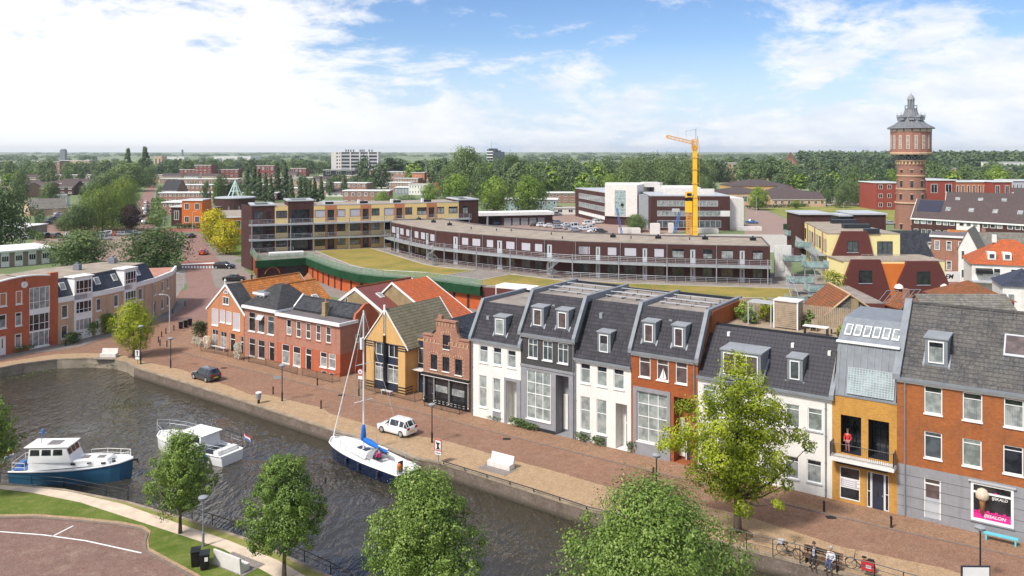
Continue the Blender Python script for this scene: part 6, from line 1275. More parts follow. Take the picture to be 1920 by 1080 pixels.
# construction site bits
for i,(px,py,w_,h_) in enumerate([(1180,437,7,1.6),(1228,438,3,3.2),(1258,436,1.5,3.0),(1320,437,9,1.4),(1405,432,8,1.2)]):
    q=G(px,py); o=MB().box(-w_/2,w_/2,-.8,.8,0,h_).box(-w_/2+.2,w_/2-.2,-.6,.6,h_,h_+.15).build('site_block',K['conc_w'],loc=(q[0],q[1],0)); tag(o,['low white wall at the left end of the building site','white concrete pier left of the blue hoist','narrow white pier right beside the blue hoist','long white slab at the foot of the crane','pale concrete slab at the right end of the building site'][i],'concrete block')
q=G(1270,438); r=thing('site_hoist','small blue lifting machine on the building site left of the crane','hoist',(*q,0)); K['blue']=plain('blue_paint',(.08,.17,.42),.5,.1); K['turq']=plain('turquoise_paint',(.12,.52,.62),.4,.05)
b=MB(); lattice(b,(-1,0,0),(.8,0,7),.7,6,.06); b.build('arm',K['blue'],r); b=MB(); b.box(-1.6,.6,-.6,.6,7.0,8.0); b.build('basket',K['grey_l'],r)
q=G(1166,440); o=MB(); lattice(o,(0,0,0),(-1.6,0,8.5),.5,7,.05); o=o.build('site_mast',K['blue'],loc=(q[0],q[1],0)); tag(o,'thin leaning blue grey mast at the edge of the building site','mast')
q=G(1487,430); o=MB().box(0,5,0,2.4,0,2.2).build('site_container',K['turq'],loc=(q[0],q[1],0)); tag(o,'bright turquoise container beside the road behind the brown flats','container')
q=G(1473,432); o=MB().box(0,1.6,0,2.4,0,2).build('site_container',K['net'],loc=(q[0],q[1],0)); tag(o,'small dark green container left of the turquoise one','container')
# ======================= old town right =======================
r=box_house('old house with rusty tiles and tile hung gable with chimney breast behind the roof terrace','x' and 1524,1642,0,588,552,11,-0,'b_cream','t_rust','gable',(2,1),D=104,name='old_house') if 0 else None
o=(39.7,104.5); r=thing('old_house','old house with rusty tiled slope and weathered tile hung gable behind the roof terrace','house',(*o,0),R(-5)); L=6.6
b=MB(); b.box(0,L,0,9,0,5.9); b.build('wall',K['b_cream'],r); b=MB(); b.ext([(0,5.9),(2.9,8.3),(L,5.9)],'y',-.02,9); b.build('tiled_gable',K['t_grey'],r)
b=MB(); b.ext([(-.3,5.75),(2.9,8.45),(2.9,8.3),(-.3,5.6)],'y',-.2,9.1); b.build('rusty_roof',K['t_rust'],r); b=MB(); b.ext([(2.9,8.3),(2.9,8.45),(L+.3,5.75),(L+.3,5.6)],'y',-.2,9.1); b.build('grey_roof',K['t_grey'],r)
b=MB(); b.path([(-.3,-.22,5.7),(2.9,-.22,8.42),(L+.3,-.22,5.7)],.12,6); b.tube((2.9,-.2,8.45),(2.9,9,8.45),.12,None,6); b.build('verge_tiles',K['b_beige'],r); b=MB(); b.box(3.0,3.9,-.25,-.03,5.2,7.9); b.build('chimney_breast',K['b_cream'],r)
GR='old town houses at the right'
BH=[ # label, pl, pr, D, ye, yr, depth, rot, wall, roof, typ, grid
('low old house with rusty orange tiles and two black flues behind the big brick house',1791,1902,110,566,534,8,0,'b_row','t_rust','hip',(3,1),'gm'),
('long low roof of mossy grey tiles right behind the big brick house',1752,1925,88,612,563,8,0,'b_row','t_grey','ridge',(3,1),'gm'),
('small rusty roof with a brick chimney squeezed below the maroon fronts',1700,1758,118,578,558,5,10,'b_row','t_rust','gable',(1,1),'gm'),
('house with big slope of blue grey pantiles right of the yellow wall',1688,1749,163,479,437,11,0,'render_w','t_blk','ridge',(3,1),'gm'),
('brick shop house with stepped brick gables facing the shopping street',1746,1797,176,443,None,9,-30,'b_orn','bitumen','flat',(3,2),'gc'),
('old house with orange tiles squeezed behind the brick shop house',1776,1812,200,448,433,9,-30,'b_orn','t_or','ridge',(2,1),'gc'),
('white gabled house with glazed shop floor left of the orange hipped roof',1797,1822,165,462,430,12,-35,'render_w','t_grey','gable',(2,2),'gm'),
('house with mottled old tile roof behind the white gabled house',1815,1935,185,463,438,10,-12,'b_row','t_grey','ridge',(4,1),'gc'),
('white house with bright orange hipped roof and two white dormers',1822,1950,148,494,452,11,-22,'render_w','t_red','hip',(5,2),'gc'),
('white house with dark tiled mansard at the right edge of the street',1880,1960,128,536,508,8,-20,'render_w','t_blue','hip',(3,1),'gc'),
('dark roofed low house in the gap behind the brick shop',1738,1757,196,452,440,8,0,'render_w','t_blk','ridge',(1,1),'gm'),
]
for i,(lb,pl,pr,D_,ye,yr,dp,rt,wl,rf,ty,gd,pn) in enumerate(BH): box_house(lb,pl,pr,0,ye,yr,dp,rt,wl,rf,ty,gd,pn,name='old_house',group=GR,D=D_,chim=(i in (2,7,8)))
ho=[o_ for o_ in bpy.data.objects if o_.get('label','').startswith('white house with bright orange')][0]
for k in (2.6,5.0): b=MB(); b.box(k,k+1.3,.6,3.4,7.1,8.4); o=b.build('dormer',K['white'],ho); window(o,Ax(k,.6,k+1.3,.6),(.2,1.1,7.3,8.2),'gm',rec=-.02,sub=False,sill=None)
b=MB(); b.ext([(0,5.6),(-1.1,5.3),(-1.1,4.8),(0,4.6)],'x',.6,3.2); b.build('black_awning',K['black'],ho)
b=MB(); b.box(-.1,14,-1.6,-.003,3.2,3.45); b.build('shop_canopy',K['grey_l'],ho)
q=G(1771,538); r=thing('sign_board','white board with black lettering at the entrance of the shopping street','sign',(q[0],q[1],0)); b=MB(); b.box(0,3.0,0,.12,1.0,3.0); b.build('board',K['white'],r); b=MB(); b.box(.2,.32,.01,.1,0,1); b.box(2.7,2.82,.01,.1,0,1); b.build('leg',K['grey_l'],r); text(r,'lettering','EM',.9,-.02,2.0,1.2,K['black'],Ax(0,0,1,0),.2,bold=.02)
# terraces with dark roofs
def rowT(lb,A_,B_,ze,zr,half,cols,wmat,rf='t_brn',pattern=True,z2=None):
    F_=Fr(A_,B_,world=True); r=thing('terrace_row',lb,'terrace',(*A_,0),F_.a,'long dark roofed terraces at the right'); L=F_.L; n_=cols; w_=L/n_
    b=MB(); c=MB(); 
    for i in range(n_): (b if (i%3)!=2 or not pattern else c).box(i*w_,(i+1)*w_-.01,0,half*2,0,ze)
    b.ext([(0,ze),(half,zr-.1),(2*half,ze)],'x',0,L); b.build('brick_wall',K[wmat],r)
    if c.v: c.build('cream_wall',K['render_w'],r)
    k=(zr-ze)/half; b=MB(); b.ext([(-.3,ze-.3*k),(half,zr),(2*half+.3,ze-.3*k),(2*half+.3,ze-.3*k-.15),(half,zr-.15),(-.3,ze-.3*k-.15)],'x',-.2,L); b.build('roof',K[rf],r)
    b=MB(); b.box(-.2,L,-.45,-.3,ze-.35*k-.1,ze-.1); b.build('gutter',K['trim'],r); b=MB(); b.ext([(-.3,ze-.3*k+.05),(half,zr+.12),(2*half+.3,ze-.3*k+.05),(2*half+.3,ze-.5*k),(half,zr-.3),(-.3,ze-.5*k)],'x',-.32,-.2); b.build('bargeboard',K['trim'],r)
    ax=Ax(0,0,L,0)
    for i in range(n_):
        for u in (.12,.42,.70): window(r,ax,((i+u)*w_,(i+u)*w_+w_*.22,ze-1.75,ze-.55),rr.choice(['gd','gc','gm','gt']),rec=-.01,sub=False,sill=None,fw=.12)
        if i<6:
            for u in (.1,.45,.7): window(r,ax,((i+u)*w_,(i+u)*w_+w_*.2,.6,2.2),'gm',rec=-.01,sub=False,sill=None)
        d_=half*.45; z_=ze+d_*k; b=MB(); b.add([(i*w_+w_*.4,d_,z_+.05),(i*w_+w_*.62,d_,z_+.05),(i*w_+w_*.62,d_+.9,z_+.05+.9*k),(i*w_+w_*.4,d_+.9,z_+.05+.9*k),(i*w_+w_*.4,d_,z_-.1),(i*w_+w_*.62,d_,z_-.1),(i*w_+w_*.62,d_+.9,z_-.1+.9*k),(i*w_+w_*.4,d_+.9,z_-.1+.9*k)],[(0,1,2,3),(0,4,5,1),(1,5,6,2),(2,6,7,3),(3,7,4,0)]); b.build('skylight',K['gc'],r)
    return r
r=rowT('nearest long dark roofed terrace with brown and cream fronts, right of the water tower',(125.5,259.5),(165,216),5.6,11.2,4.6,9,'b_brown','t_brn')
b=MB(); k=5.6/4.6; b.add([(.8,1.6,5.6+1.6*k+.06),(8,1.6,5.6+1.6*k+.06),(8,4.4,5.6+4.4*k+.06),(.8,4.4,5.6+4.4*k+.06)],[(0,1,2,3)]); b.build('solar_panel',plain('solar',(.03,.03,.055),.2,.1),r)
rowT('middle one of three dark roofed terraces behind the water tower street',(163,311),(200,285),5.6,11.0,4.6,6,'b_brown'); rowT('farthest and lowest showing dark roofed terrace behind the water tower street',(192,357),(232,330),5.6,11.0,4.6,6,'b_brown')
GB='larger buildings in the middle distance'
MID=[('red boarded building close left of the water tower',1643,1692,372,343,None,18,0,'red_b','grey_l','flat',(3,3),'gd'),
('red boarded building close right of the water tower',1738,1792,330,338,None,18,0,'red_b','grey_l','flat',(2,2),'gd'),
('long low terracotta building with dark overhanging roof right of the water tower',1790,1862,338,341,None,14,0,'terra','grey_l','flat',(7,2),'gm'),
('red and black block at the right end of the long terracotta building',1862,1897,332,341,None,14,0,'red_b','grey_l','flat',(2,2),'gd'),
('grey row of flats at the far right edge behind the dark roofs',1897,1960,350,339,None,12,0,'grey_l','grey_l','flat',(9,2),'gd'),
('church hall with brown hipped roof and round skylight, rearmost of the cluster',1372,1486,440,349,338,26,0,'ochre','t_brn','hip',(6,1),'gm'),
('church hall with brown hipped roof, left front of the cluster',1345,1448,400,363,352,24,0,'b_beige','t_brn','hip',(5,1),'gm'),
('church hall wing with brown roof and pale gable in the middle of the cluster',1449,1515,425,361,349,22,0,'ochre','t_brn','hip',(3,1),'gm'),
('fire station like hall with brown roof, three skylights and dark doors',1448,1548,393,373,361,16,0,'b_beige','t_brn','ridge',(8,1),'gd'),
('low white shed with grey roof right of the hall with dark doors',1548,1588,430,376,369,8,-20,'render_w','t_brn','ridge',(5,1),'gd'),
('low white box shed with grey roof behind the birch trees',1592,1640,520,352,None,8,0,'render_w','whiteroof','flat',(5,1),'gd'),
('beige brick flats with white balconies right of the crane',1322,1386,700,306,None,16,0,'b_beige','grey_l','flat',(4,3),'gd'),
('white framed school with long window bands behind the round trees',945,1044,350,374,None,10,-6,'gt','whiteroof','flat',(10,2),'gm'),
('small brick house block between the school and the office',1027,1080,420,362,None,10,0,'b_row','whiteroof','flat',(4,2),'gm'),
('white shed with parasol terrace beside the office',1040,1080,345,390,None,8,0,'render_w','gravel','flat',(2,1),'gd'),
('orange and brown modern house on the street corner',341,379,289,376,None,9,0,'orange','grey_l','flat',(2,2),'gd'),
('dark brown cube house left of the orange one',321,341,292,388,None,9,0,'b_brown','grey_l','flat',(1,1),'gm'),
('dark brown wing right of the orange corner house',379,400,300,391,None,9,0,'b_brown','bitumen','flat',(1,1),'gm'),
('pale roofed hall with a long orange wall behind the yellow trees',418,478,262,408,None,30,20,'orange','gravel','flat',(1,1),'gd'),
('orange cube behind the yellow apartment block',598,640,380,380,None,10,0,'orange','grey_l','flat',(2,1),'gd'),
('pale hall with dark pitched roof behind the yellow apartments',611,648,480,367,354,22,0,'render_w','t_brn','ridge',(3,1),'gm'),
('left long four storey brick flats with white balcony columns',664,706,720,318,None,12,-48,'b_row','grey_l','flat',(6,4),['gc','gm','white']),
('middle long four storey brick flats with white balcony columns',712,772,640,322,None,11,-25,'b_row','grey_l','flat',(6,4),['gc','gm','white']),
('plain orange brick end wall block of the long brick flats',772,796,615,324,None,14,0,'b_h1','grey_l','flat',(1,1),'b_h1'),
('four storey brick flats behind, with white balcony bands at their right end',796,838,720,318,None,12,0,'b_row','grey_l','flat',(5,4),['gd','gc','white']),
('dark grey low block before the tall beige apartment slab',606,664,700,319,None,18,0,'dark','bitumen','flat',(3,2),'gd'),
('blue grey glazed hall before the long brick flats',740,790,500,352,None,14,0,'zinc_l','whiteroof','flat',(8,1),'gt'),
('red roofed school behind the round green trees left',812,836,520,357,343,12,0,'b_row','t_rust','ridge',(2,1),'gm'),
('red roofed house in the gap between the round green trees',878,904,500,360,350,12,0,'b_row','t_rust','hip',(2,1),'gm'),
('left wing of the far maroon brick cluster',337,366,820,318,None,12,0,'b_red2','b_red2','flat',(4,2),['gc','gd']),
('tall centre of the far maroon brick cluster',365,396,800,310,None,14,0,'b_red2','b_red2','flat',(4,4),['gc','gd']),
('right wing of the far maroon brick cluster',396,447,820,318,None,12,0,'b_red2','b_red2','flat',(6,2),['gc','gd']),
('maroon brick house left of the dark cypress trees',481,514,800,311,None,12,0,'b_red2','b_red2','flat',(4,2),['gc','gd']),
('maroon brick house right of the dark cypress trees',545,574,790,316,None,12,0,'b_red2','b_red2','flat',(4,2),['gc','gd']),
('beige low factory block on the left horizon',289,303,1300,293,None,20,0,'b_beige','grey_l','flat',(2,1),'gd'),
('long pale sheds on the horizon behind the poplars',303,345,1400,294,None,20,0,'render_w','whiteroof','flat',(4,1),'gd'),
('long white greenhouse roof on the left horizon',400,470,1500,293,None,60,0,'whiteroof','whiteroof','flat',(3,1),'gc'),
('brown stepped housing block far left among trees',70,112,900,303,None,20,0,'b_row','bitumen','flat',(7,3),['gd','gc']),
('pale low housing block far left behind the trees',112,168,1000,301,None,20,0,'b_beige','grey_l','flat',(6,2),['gd','gc']),
('pale blocks of flats behind the tall trees right, left one',1500,1560,1000,309,None,20,0,'b_beige','grey_l','flat',(7,2),['gd','gc']),
('pale blocks of flats behind the tall trees right, right one',1575,1640,1020,303,None,20,0,'b_beige','grey_l','flat',(7,3),['gd','gc']),
('red brick office far right behind the water tower',1795,1850,800,316,None,20,0,'b_beige','grey_l','flat',(7,2),['gd','gc']),
('row of pale houses at the right edge below the far wood',1855,1925,900,304,None,16,0,'render_w','t_grey','flat',(9,2),['gd','gc']),
]
K['b_red2']=brick('maroon_brick',(.26,.07,.06),(.20,.05,.045),(.22,.08,.07),dk=.2)
for m_ in MID:
    (lb,pl,pr,D_,ye,yr,dp,rt,wl,rf,ty,gd,pn)=m_; box_house(lb,pl,pr,0,ye,yr,dp,rt,wl,rf,ty,gd,pn,cat='building',name='building',group=GB,D=D_)
# apartment slab
D_=720.; o=(X(621,D_),D_); r=thing('apartment_slab','tall beige apartment slab with long balconies and dark chimneys on the roof','building',(*o,0)); L=X(710,D_)-o[0]; h_=ZZ(284.6,D_)
b=MB(); b.box(0,L,0,12,0,h_); b.build('wall',K['conc_l'] if 'conc_l' in K else K['conc_w'],r); ax=Ax(0,0,L,0); b=MB(); c=MB(); g=MB()
for k in range(8):
    z=2+k*(h_-2)/8; fh=(h_-2)/8
    for (u0_,u1_) in ((.22,.40),(.42,.60),(.61,.78),(.80,.98)): axbox(g,ax,L*u0_,L*u1_,-.05,-.01,z+1.2,z+fh-.3); axbox(b,ax,L*u0_,L*u1_,-1.4,-.06,z-.1,z+1.0)
    for u_ in (.11,.17): axbox(g,ax,L*u_,L*(u_+.03),-.05,-.01,z+1,z+2.4)
g.build('window',K['gd'],r); b.build('balcony',K['grey_l'],r); b=MB()
for u_ in (.21,.41,.605,.79,.985): axbox(b,ax,L*u_-.5,L*u_+.5,-1.6,-.07,0,h_)
b.build('pier',K['conc_w'],r); b=MB()
for u_ in (.28,.33,.38,.44,.58,.62,.66,.77,.83): b.box(L*u_,L*u_+.9,4,5,h_,h_+2.0)
b.build('chimney',K['dark'],r)
D_=850.; o=(X(913,D_),D_); r=thing('dark_tower_block','tower block with a dark blue grey wall, white balconies and aerial','building',(*o,0)); L=X(946,D_)-o[0]; h_=ZZ(284.5,D_)
b=MB(); b.box(L*.36,L,0,14,0,h_); b.box(L*.1,L*.6,4,12,h_,h_+3.4); b.box(L*.5,L*.8,4,12,h_,h_+1.5); b.build('dark_wall',K['tow'] if 'tow' in K else plain('tower_cladding',(.07,.085,.11),.6,.05),r); b=MB(); b.box(0,L*.36,1,14,0,h_-1); b.build('pale_wall',K['white'],r); b=MB(); c=MB()
for k in range(9): z=1.5+k*3.0; b.box(-.3,L*.34,-.6,.99,z,z+1.0); c.box(0,L*.34,.9,.995,z+1.1,z+2.6); b.box(L,L+1,.5,8,z,z+1.0)
b.build('balcony',K['white'],r); c.build('window',K['gd'],r); b=MB(); b.tube((L*.25,8,h_),(L*.25,8,h_+13),.3,.15,5); b.build('aerial',K['grey_l'],r)
# round brown building with steel pyramid
o=(X(441,340),340.); r=thing('pavilion','round dark brown building with an open pale steel pyramid on its roof','building',(*o,0)); b=MB(); b.lathe([(7.8,0),(7.8,ZZ(371,340))],(0,0),24); b.build('wall',K['b_brown'],r); b=MB(); b.lathe([(8.1,ZZ(371,340)),(8.1,ZZ(371,340)+.4)],(0,0),24); b.build('roof',K['grey_l'],r)
b=MB(); zb0=ZZ(371,340)+.4; za=ZZ(338,340); K['pyr']=plain('pale_steel',(.55,.68,.66),.5,.05)
for i in range(8):
    t_=2*math.pi*i/8; b.tube((3.1*math.cos(t_),3.1*math.sin(t_),zb0),(0,0,za),.14,None,5)
    for f_ in (.35,.65): t1=2*math.pi*(i+1)/8; b.tube((3.1*(1-f_)*math.cos(t_),3.1*(1-f_)*math.sin(t_),zb0+(za-zb0)*f_),(3.1*(1-f_)*math.cos(t1),3.1*(1-f_)*math.sin(t1),zb0+(za-zb0)*f_),.1,None,4)
b.build('steel_pyramid',K['pyr'],r)
for a_ in range(12): t_=2*math.pi*a_/12; b=MB(); b.box(-.3,.3,-7.86,-7.7,2,4.2); b.xf(Matrix.Rotation(t_,4,'Z'),0); b.build('window',K['gc'],r)
# tepee roof and far towers
o=(X(1482,900),900.); r=thing('ribbed_tent_roof','brown ribbed pointed roof rising above the trees on the right horizon','building',(*o,0)); b=MB()
for i in range(14): t_=2*math.pi*i/14; b.tube((14*math.cos(t_),14*math.sin(t_),2),(0,0,25),.9,.5,4)
b.build('rib',K['wood_d'],r); b=MB(); b.lathe([(13,2),(.5,24)],(0,0),14); b.build('shell',K['b_row'],r)
for px,y0,w_,lb,D_ in ((119,281,9,'blue grey silo tower on the left horizon',1500.),(342,281.5,3,'thin church spire on the left horizon',2400.)):
    o=MB().box(-w_/2,w_/2,-4,4,0,ZZ(y0,D_)).box(-w_/3,w_/3,-3,3,ZZ(y0,D_),ZZ(y0,D_)+1.5).build('tower',K['tower_m'] if 'tower_m' in K else K['zinc'],loc=(X(px,D_),D_,0)); tag(o,lb,'tower')
# ---- left middle ground
LB=[('grey single storey school wing at the left edge',-60,47,446,427,None,12,0,'grey_w','whiteroof','flat',(4,1),'gd'),
]
K['grey_w']=plain('greige_wall',(.34,.31,.28),.85,.08); K['taupe']=plain('taupe_wall',(.26,.21,.165),.85,.08)
box_house(LB[0][0],-60,47,446,427,None,12,0,'grey_w','whiteroof','flat',(7,1),'gd',cat='school',name='school_building')
a=G(-60,508); c=G(95,494); F_=Fr(a,c,world=True); r=thing('school_building','low school with a big white flat roof, brown pillars and white window bays','school',(*a,0),F_.a); L=F_.L; ax=Ax(0,0,L,0)
b=MB(); b.box(0,L,0,13,0,3.4); b.build('wall',K['taupe'],r); b=MB(); b.box(-.3,L+.8,-.6,13.5,3.4,3.8); b.build('roof',K['whiteroof'],r)
for i in range(6): u=L*(i+.3)/6; b=MB(); axbox(b,ax,u,u+L*.1,-.06,-.003,.1,3.35); b.build('white_bay',K['white'],r); window(r,ax,(u+.1,u+L*.1-.1,1.3,2.6),'gd',rec=-.08,vs=(.33,.66),sub=False,sill=None)
GL='houses in the left half of the town'
HL=[('grey gabled house behind the big dark tree at the left edge',44,80,402,389,372,14,-50,'b_beige','t_grey','gable',(2,2)),
('white house with dark flat roof beside the small left car park',82,101,388,370,None,14,0,'render_w','bitumen','flat',(1,2)),
('pale row right behind the white flat roofed house',100,119,392,366,None,8,30,'render_w','bitumen','flat',(4,2)),
('dark house with a white edged roof slope, left one',60,82,352,343,340,14,0,'b_brown','whiteroof','flat',(2,1)),
('brown house with long sloping roof, right one',110,138,366,350,339,14,0,'b_brown','t_brn','ridge',(2,2)),
('white fronted brick houses above the willow trees',130,168,352,336,None,12,0,'b_row','whiteroof','flat',(5,2)),
('white cube house left of the dark green tree row',166,179,345,328,None,10,0,'white','whiteroof','flat',(1,2)),
('long white roofed row at the left edge',-10,18,346,338,None,16,0,'b_row','whiteroof','flat',(4,1)),
('white roofed low row beside the dark house',18,62,362,348,None,16,0,'b_row','whiteroof','flat',(5,1)),
('brown brick stepped house at the far left edge',-20,12,320,302,None,14,0,'b_row','bitumen','flat',(4,3)),
('red roofed brick row left of the trees',78,104,338,333,329,12,0,'b_row','t_rust','ridge',(4,1)),
('red roofed brick row above the white fronted houses',114,166,333,332,329,12,0,'b_row','t_rust','ridge',(6,1)),
('grey slate roofed house at the right side of the long street',302,332,378,357,338,14,0,'b_row','shingle','ridge',(4,2)),
('brick house row with white roof edge nearest the orange house',304,345,402,380,None,12,0,'b_row','whiteroof','flat',(4,2)),
('brick row with broad white roof, second back from the orange house',298,400,381,362,None,10,0,'b_row','whiteroof','flat',(12,2)),
('brick row with white roof, third back from the orange house',332,425,366,347,None,9,0,'b_row','whiteroof','flat',(11,2)),
('brick row with white roof, fourth back from the orange house',335,445,350,336,None,9,0,'b_row','whiteroof','flat',(12,1)),
('dark pitched roof row right before the steel pyramid',428,455,352,348,338,12,0,'b_row','t_brn','ridge',(3,1)),
('white roofed row right of the steel pyramid pavilion',455,520,376,362,None,10,0,'b_brown','whiteroof','flat',(8,1)),
('white roofed low houses behind the steel pyramid pavilion',445,500,358,347,None,10,0,'b_row','whiteroof','flat',(7,1)),
('white roofed brick row before the orange cube',604,690,364,343,None,10,-12,'b_row','whiteroof','flat',(9,2)),
('white roofed brick row at the foot of the long brick flats',576,640,348,336,None,10,-8,'b_row','whiteroof','flat',(8,1)),
('brick terrace with white fascia just behind the yellow apartments',643,730,387,358,None,9,-3,'b_row','whiteroof','flat',(7,2)),
('brick row with white roof left behind the yellow apartments',520,575,366,353,None,9,0,'b_row','whiteroof','flat',(7,1)),
('pale low sheds right behind the yellow apartments',700,745,398,377,None,8,0,'b_row','whiteroof','flat',(4,1)),
('white edged flat row in the middle of the left town',560,612,352,343,None,8,0,'b_row','whiteroof','flat',(6,1)),
('white roofed house row beside the long straight street',300,335,344,335,None,9,0,'b_row','whiteroof','flat',(4,1)),
('roof row among the far right trees, left half',1390,1420,332,324,319,10,0,'b_row','t_grey','ridge',(4,1)),
('roof row among the far right trees, right half',1422,1446,335,325,319,10,0,'b_row','t_grey','ridge',(4,1))]
gq=random.Random(12)
for x0,x1,y0,y1,n in ((-30,165,340,372,16),(150,300,336,346,6),(300,450,340,346,3),(500,700,336,354,12),(700,800,350,372,4),(1380,1450,330,340,3),(1640,1700,335,345,2)):
    for i in range(n): w_=gq.uniform(24,52); px=gq.uniform(x0,x1-w_*.6); yb=gq.uniform(y0,y1); hh=gq.uniform(5.2,6.4)*(yb-HY)/H; k_=gq.random(); HL.append(('low house row showing its roof between the trees of the town',px,px+w_,yb,yb-hh,yb-hh-hh*.35 if k_<.35 else None,10,gq.choice([0,-15,12]),gq.choice(['b_row','b_row','b_beige','render_w']),'t_brn' if k_<.35 else gq.choice(['whiteroof','gravel']),'ridge' if k_<.35 else 'flat',(int(w_/5),2 if yb>350 else 1)))
for i,(lb,pl,pr,yb,ye,yr,dp,rt,wl,rf,ty,gd) in enumerate(HL): box_house(lb,pl,pr,yb,ye,yr,dp,rt,wl,rf,ty,gd,['gd','gc','gm'],group=GL if not lb.startswith('low house row showing') else 'house rows among the trees',trim='trim',fw=.16)
# ======================= trees =======================
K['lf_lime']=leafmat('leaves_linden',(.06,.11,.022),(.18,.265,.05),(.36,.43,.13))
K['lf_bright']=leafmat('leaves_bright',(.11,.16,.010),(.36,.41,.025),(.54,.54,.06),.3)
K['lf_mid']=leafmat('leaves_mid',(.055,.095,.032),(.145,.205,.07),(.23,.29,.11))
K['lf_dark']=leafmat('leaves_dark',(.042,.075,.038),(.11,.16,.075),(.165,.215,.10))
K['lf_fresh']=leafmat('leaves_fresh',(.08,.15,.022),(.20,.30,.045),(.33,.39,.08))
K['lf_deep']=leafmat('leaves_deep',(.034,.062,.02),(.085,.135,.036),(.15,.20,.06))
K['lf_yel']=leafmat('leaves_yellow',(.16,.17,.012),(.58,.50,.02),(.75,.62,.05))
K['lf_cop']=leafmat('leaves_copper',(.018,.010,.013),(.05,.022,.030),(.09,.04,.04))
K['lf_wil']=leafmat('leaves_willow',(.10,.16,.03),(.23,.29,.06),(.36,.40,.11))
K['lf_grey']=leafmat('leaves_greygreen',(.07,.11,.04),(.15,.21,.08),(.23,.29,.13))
def leafmesh(name,P_,N_,size,tint,mats,extra=None,asp=.62,droop=0.0):
    n=len(P_); N_=N_/np.linalg.norm(N_,axis=1)[:,None]; r_=rng.normal(size=(n,3)); r_[:,2]-=droop; a=np.cross(N_,np.cross(N_,r_)); a/=np.linalg.norm(a,axis=1)[:,None]+1e-9; b=np.cross(N_,a)
    s=(size*rng.uniform(.6,1.25,n))[:,None]; a=a*s; b=b*s*asp
    V=np.stack([P_-a,P_-b*.9+N_*s*.12,P_+a,P_+b*.9+N_*s*.12],1).reshape(-1,3)
    ev=np.array(extra.v) if extra else np.zeros((0,3)); ef=extra.f if extra else []
    nv=len(V); allv=np.concatenate([V,ev]) if len(ev) else V
    me=bpy.data.meshes.new(name); me.vertices.add(len(allv)); me.vertices.foreach_set('co',allv.astype(np.float32).ravel())
    el=[i+nv for f in ef for i in f]; li=np.concatenate([np.arange(nv),np.array(el,int)]) if el else np.arange(nv)
    me.loops.add(len(li)); me.loops.foreach_set('vertex_index',li.astype(np.int32))
    st=list(range(0,nv,4)); k=nv
    for f in ef: st.append(k); k+=len(f)
    me.polygons.add(len(st)); me.polygons.foreach_set('loop_start',np.array(st,np.int32))
    me.update(calc_edges=True)
    for m in mats: me.materials.append(m)
    if len(mats)>1: me.polygons.foreach_set('material_index',np.concatenate([np.zeros(n,int),np.ones(len(ef),int)]).astype(np.int32))
    at=me.attributes.new('tint','FLOAT','FACE'); at.data.foreach_set('value',np.concatenate([np.clip(tint,0,1),np.zeros(len(ef))]).astype(np.float32))
    return me
def blobs(kind,w_,h,n,seed):
    g=np.random.default_rng(seed); B=[]
    if not isinstance(kind,str): return [(x,g.uniform(-.5,.5)*(2.2 if i%2 else 1.0),z,r_*.9) for i,(x,z,r_) in enumerate(kind)]+[(x*.55,g.uniform(-1,1)*2.6,z*.95,r_*.8) for x,z,r_ in kind[5::2]],3.2
    z0=h*{'street':.27,'round':.16,'broad':.12,'poplar':.04,'cone':.02,'willow':.25,'bush':0.05,'open':.22}[kind]; H_=h-z0
    for i in range(n):
        f=(i+.5)/n; f=f*.96+.02; z=z0+H_*f
        if kind=='street': rr_=w_/2*min(1,.62+f*1.5)*max(.02,1-max(0,f-.22)/.84)**.5
        elif kind=='round': rr_=w_/2*math.sin(math.pi*(f*.9+.08))**.62
        elif kind=='broad': rr_=w_/2*math.sin(math.pi*(f*.8+.16))**.5
        elif kind=='open': rr_=w_/2*(math.sin(math.pi*(f*.86+.1))**.6)*(1-.35*f)
        elif kind=='poplar': rr_=w_/2*math.sin(math.pi*(f*.88+.08))**.6*(1-.3*f)
        elif kind=='cone': rr_=w_/2*(1-f)**.75
        elif kind=='willow': rr_=w_/2*math.sin(math.pi*(f*.7+.25))**.55
        else: rr_=w_/2*math.sin(math.pi*(f*.6+.38))**.5
        th=i*2.39996+g.uniform(-.4,.4); br=(w_*(.07 if kind=='street' else .10)+(.15 if n>60 or kind=='street' else .2)*rr_)*g.uniform(.5,1.5)*(1 if kind not in('cone','poplar') else .75); d=max(0,rr_-br*.6)*g.uniform(.5,1.08)
        B.append((d*math.cos(th),d*math.sin(th),z,br))
    B.append((0,0,z0+H_*.5,w_*.24))
    if n>60:
        for i in range(n): f=g.uniform(.03,.97); th=g.uniform(0,6.28); rr_=w_/2*(min(1,.62+f*1.5)*max(.02,1-max(0,f-.22)/.84)**.5 if kind=='street' else math.sin(math.pi*(f*.9+.08))**.62)*g.uniform(.92,1.14); B.append((rr_*math.cos(th),rr_*math.sin(th),z0+H_*f,w_*g.uniform(.03,.06)))
    return B,z0
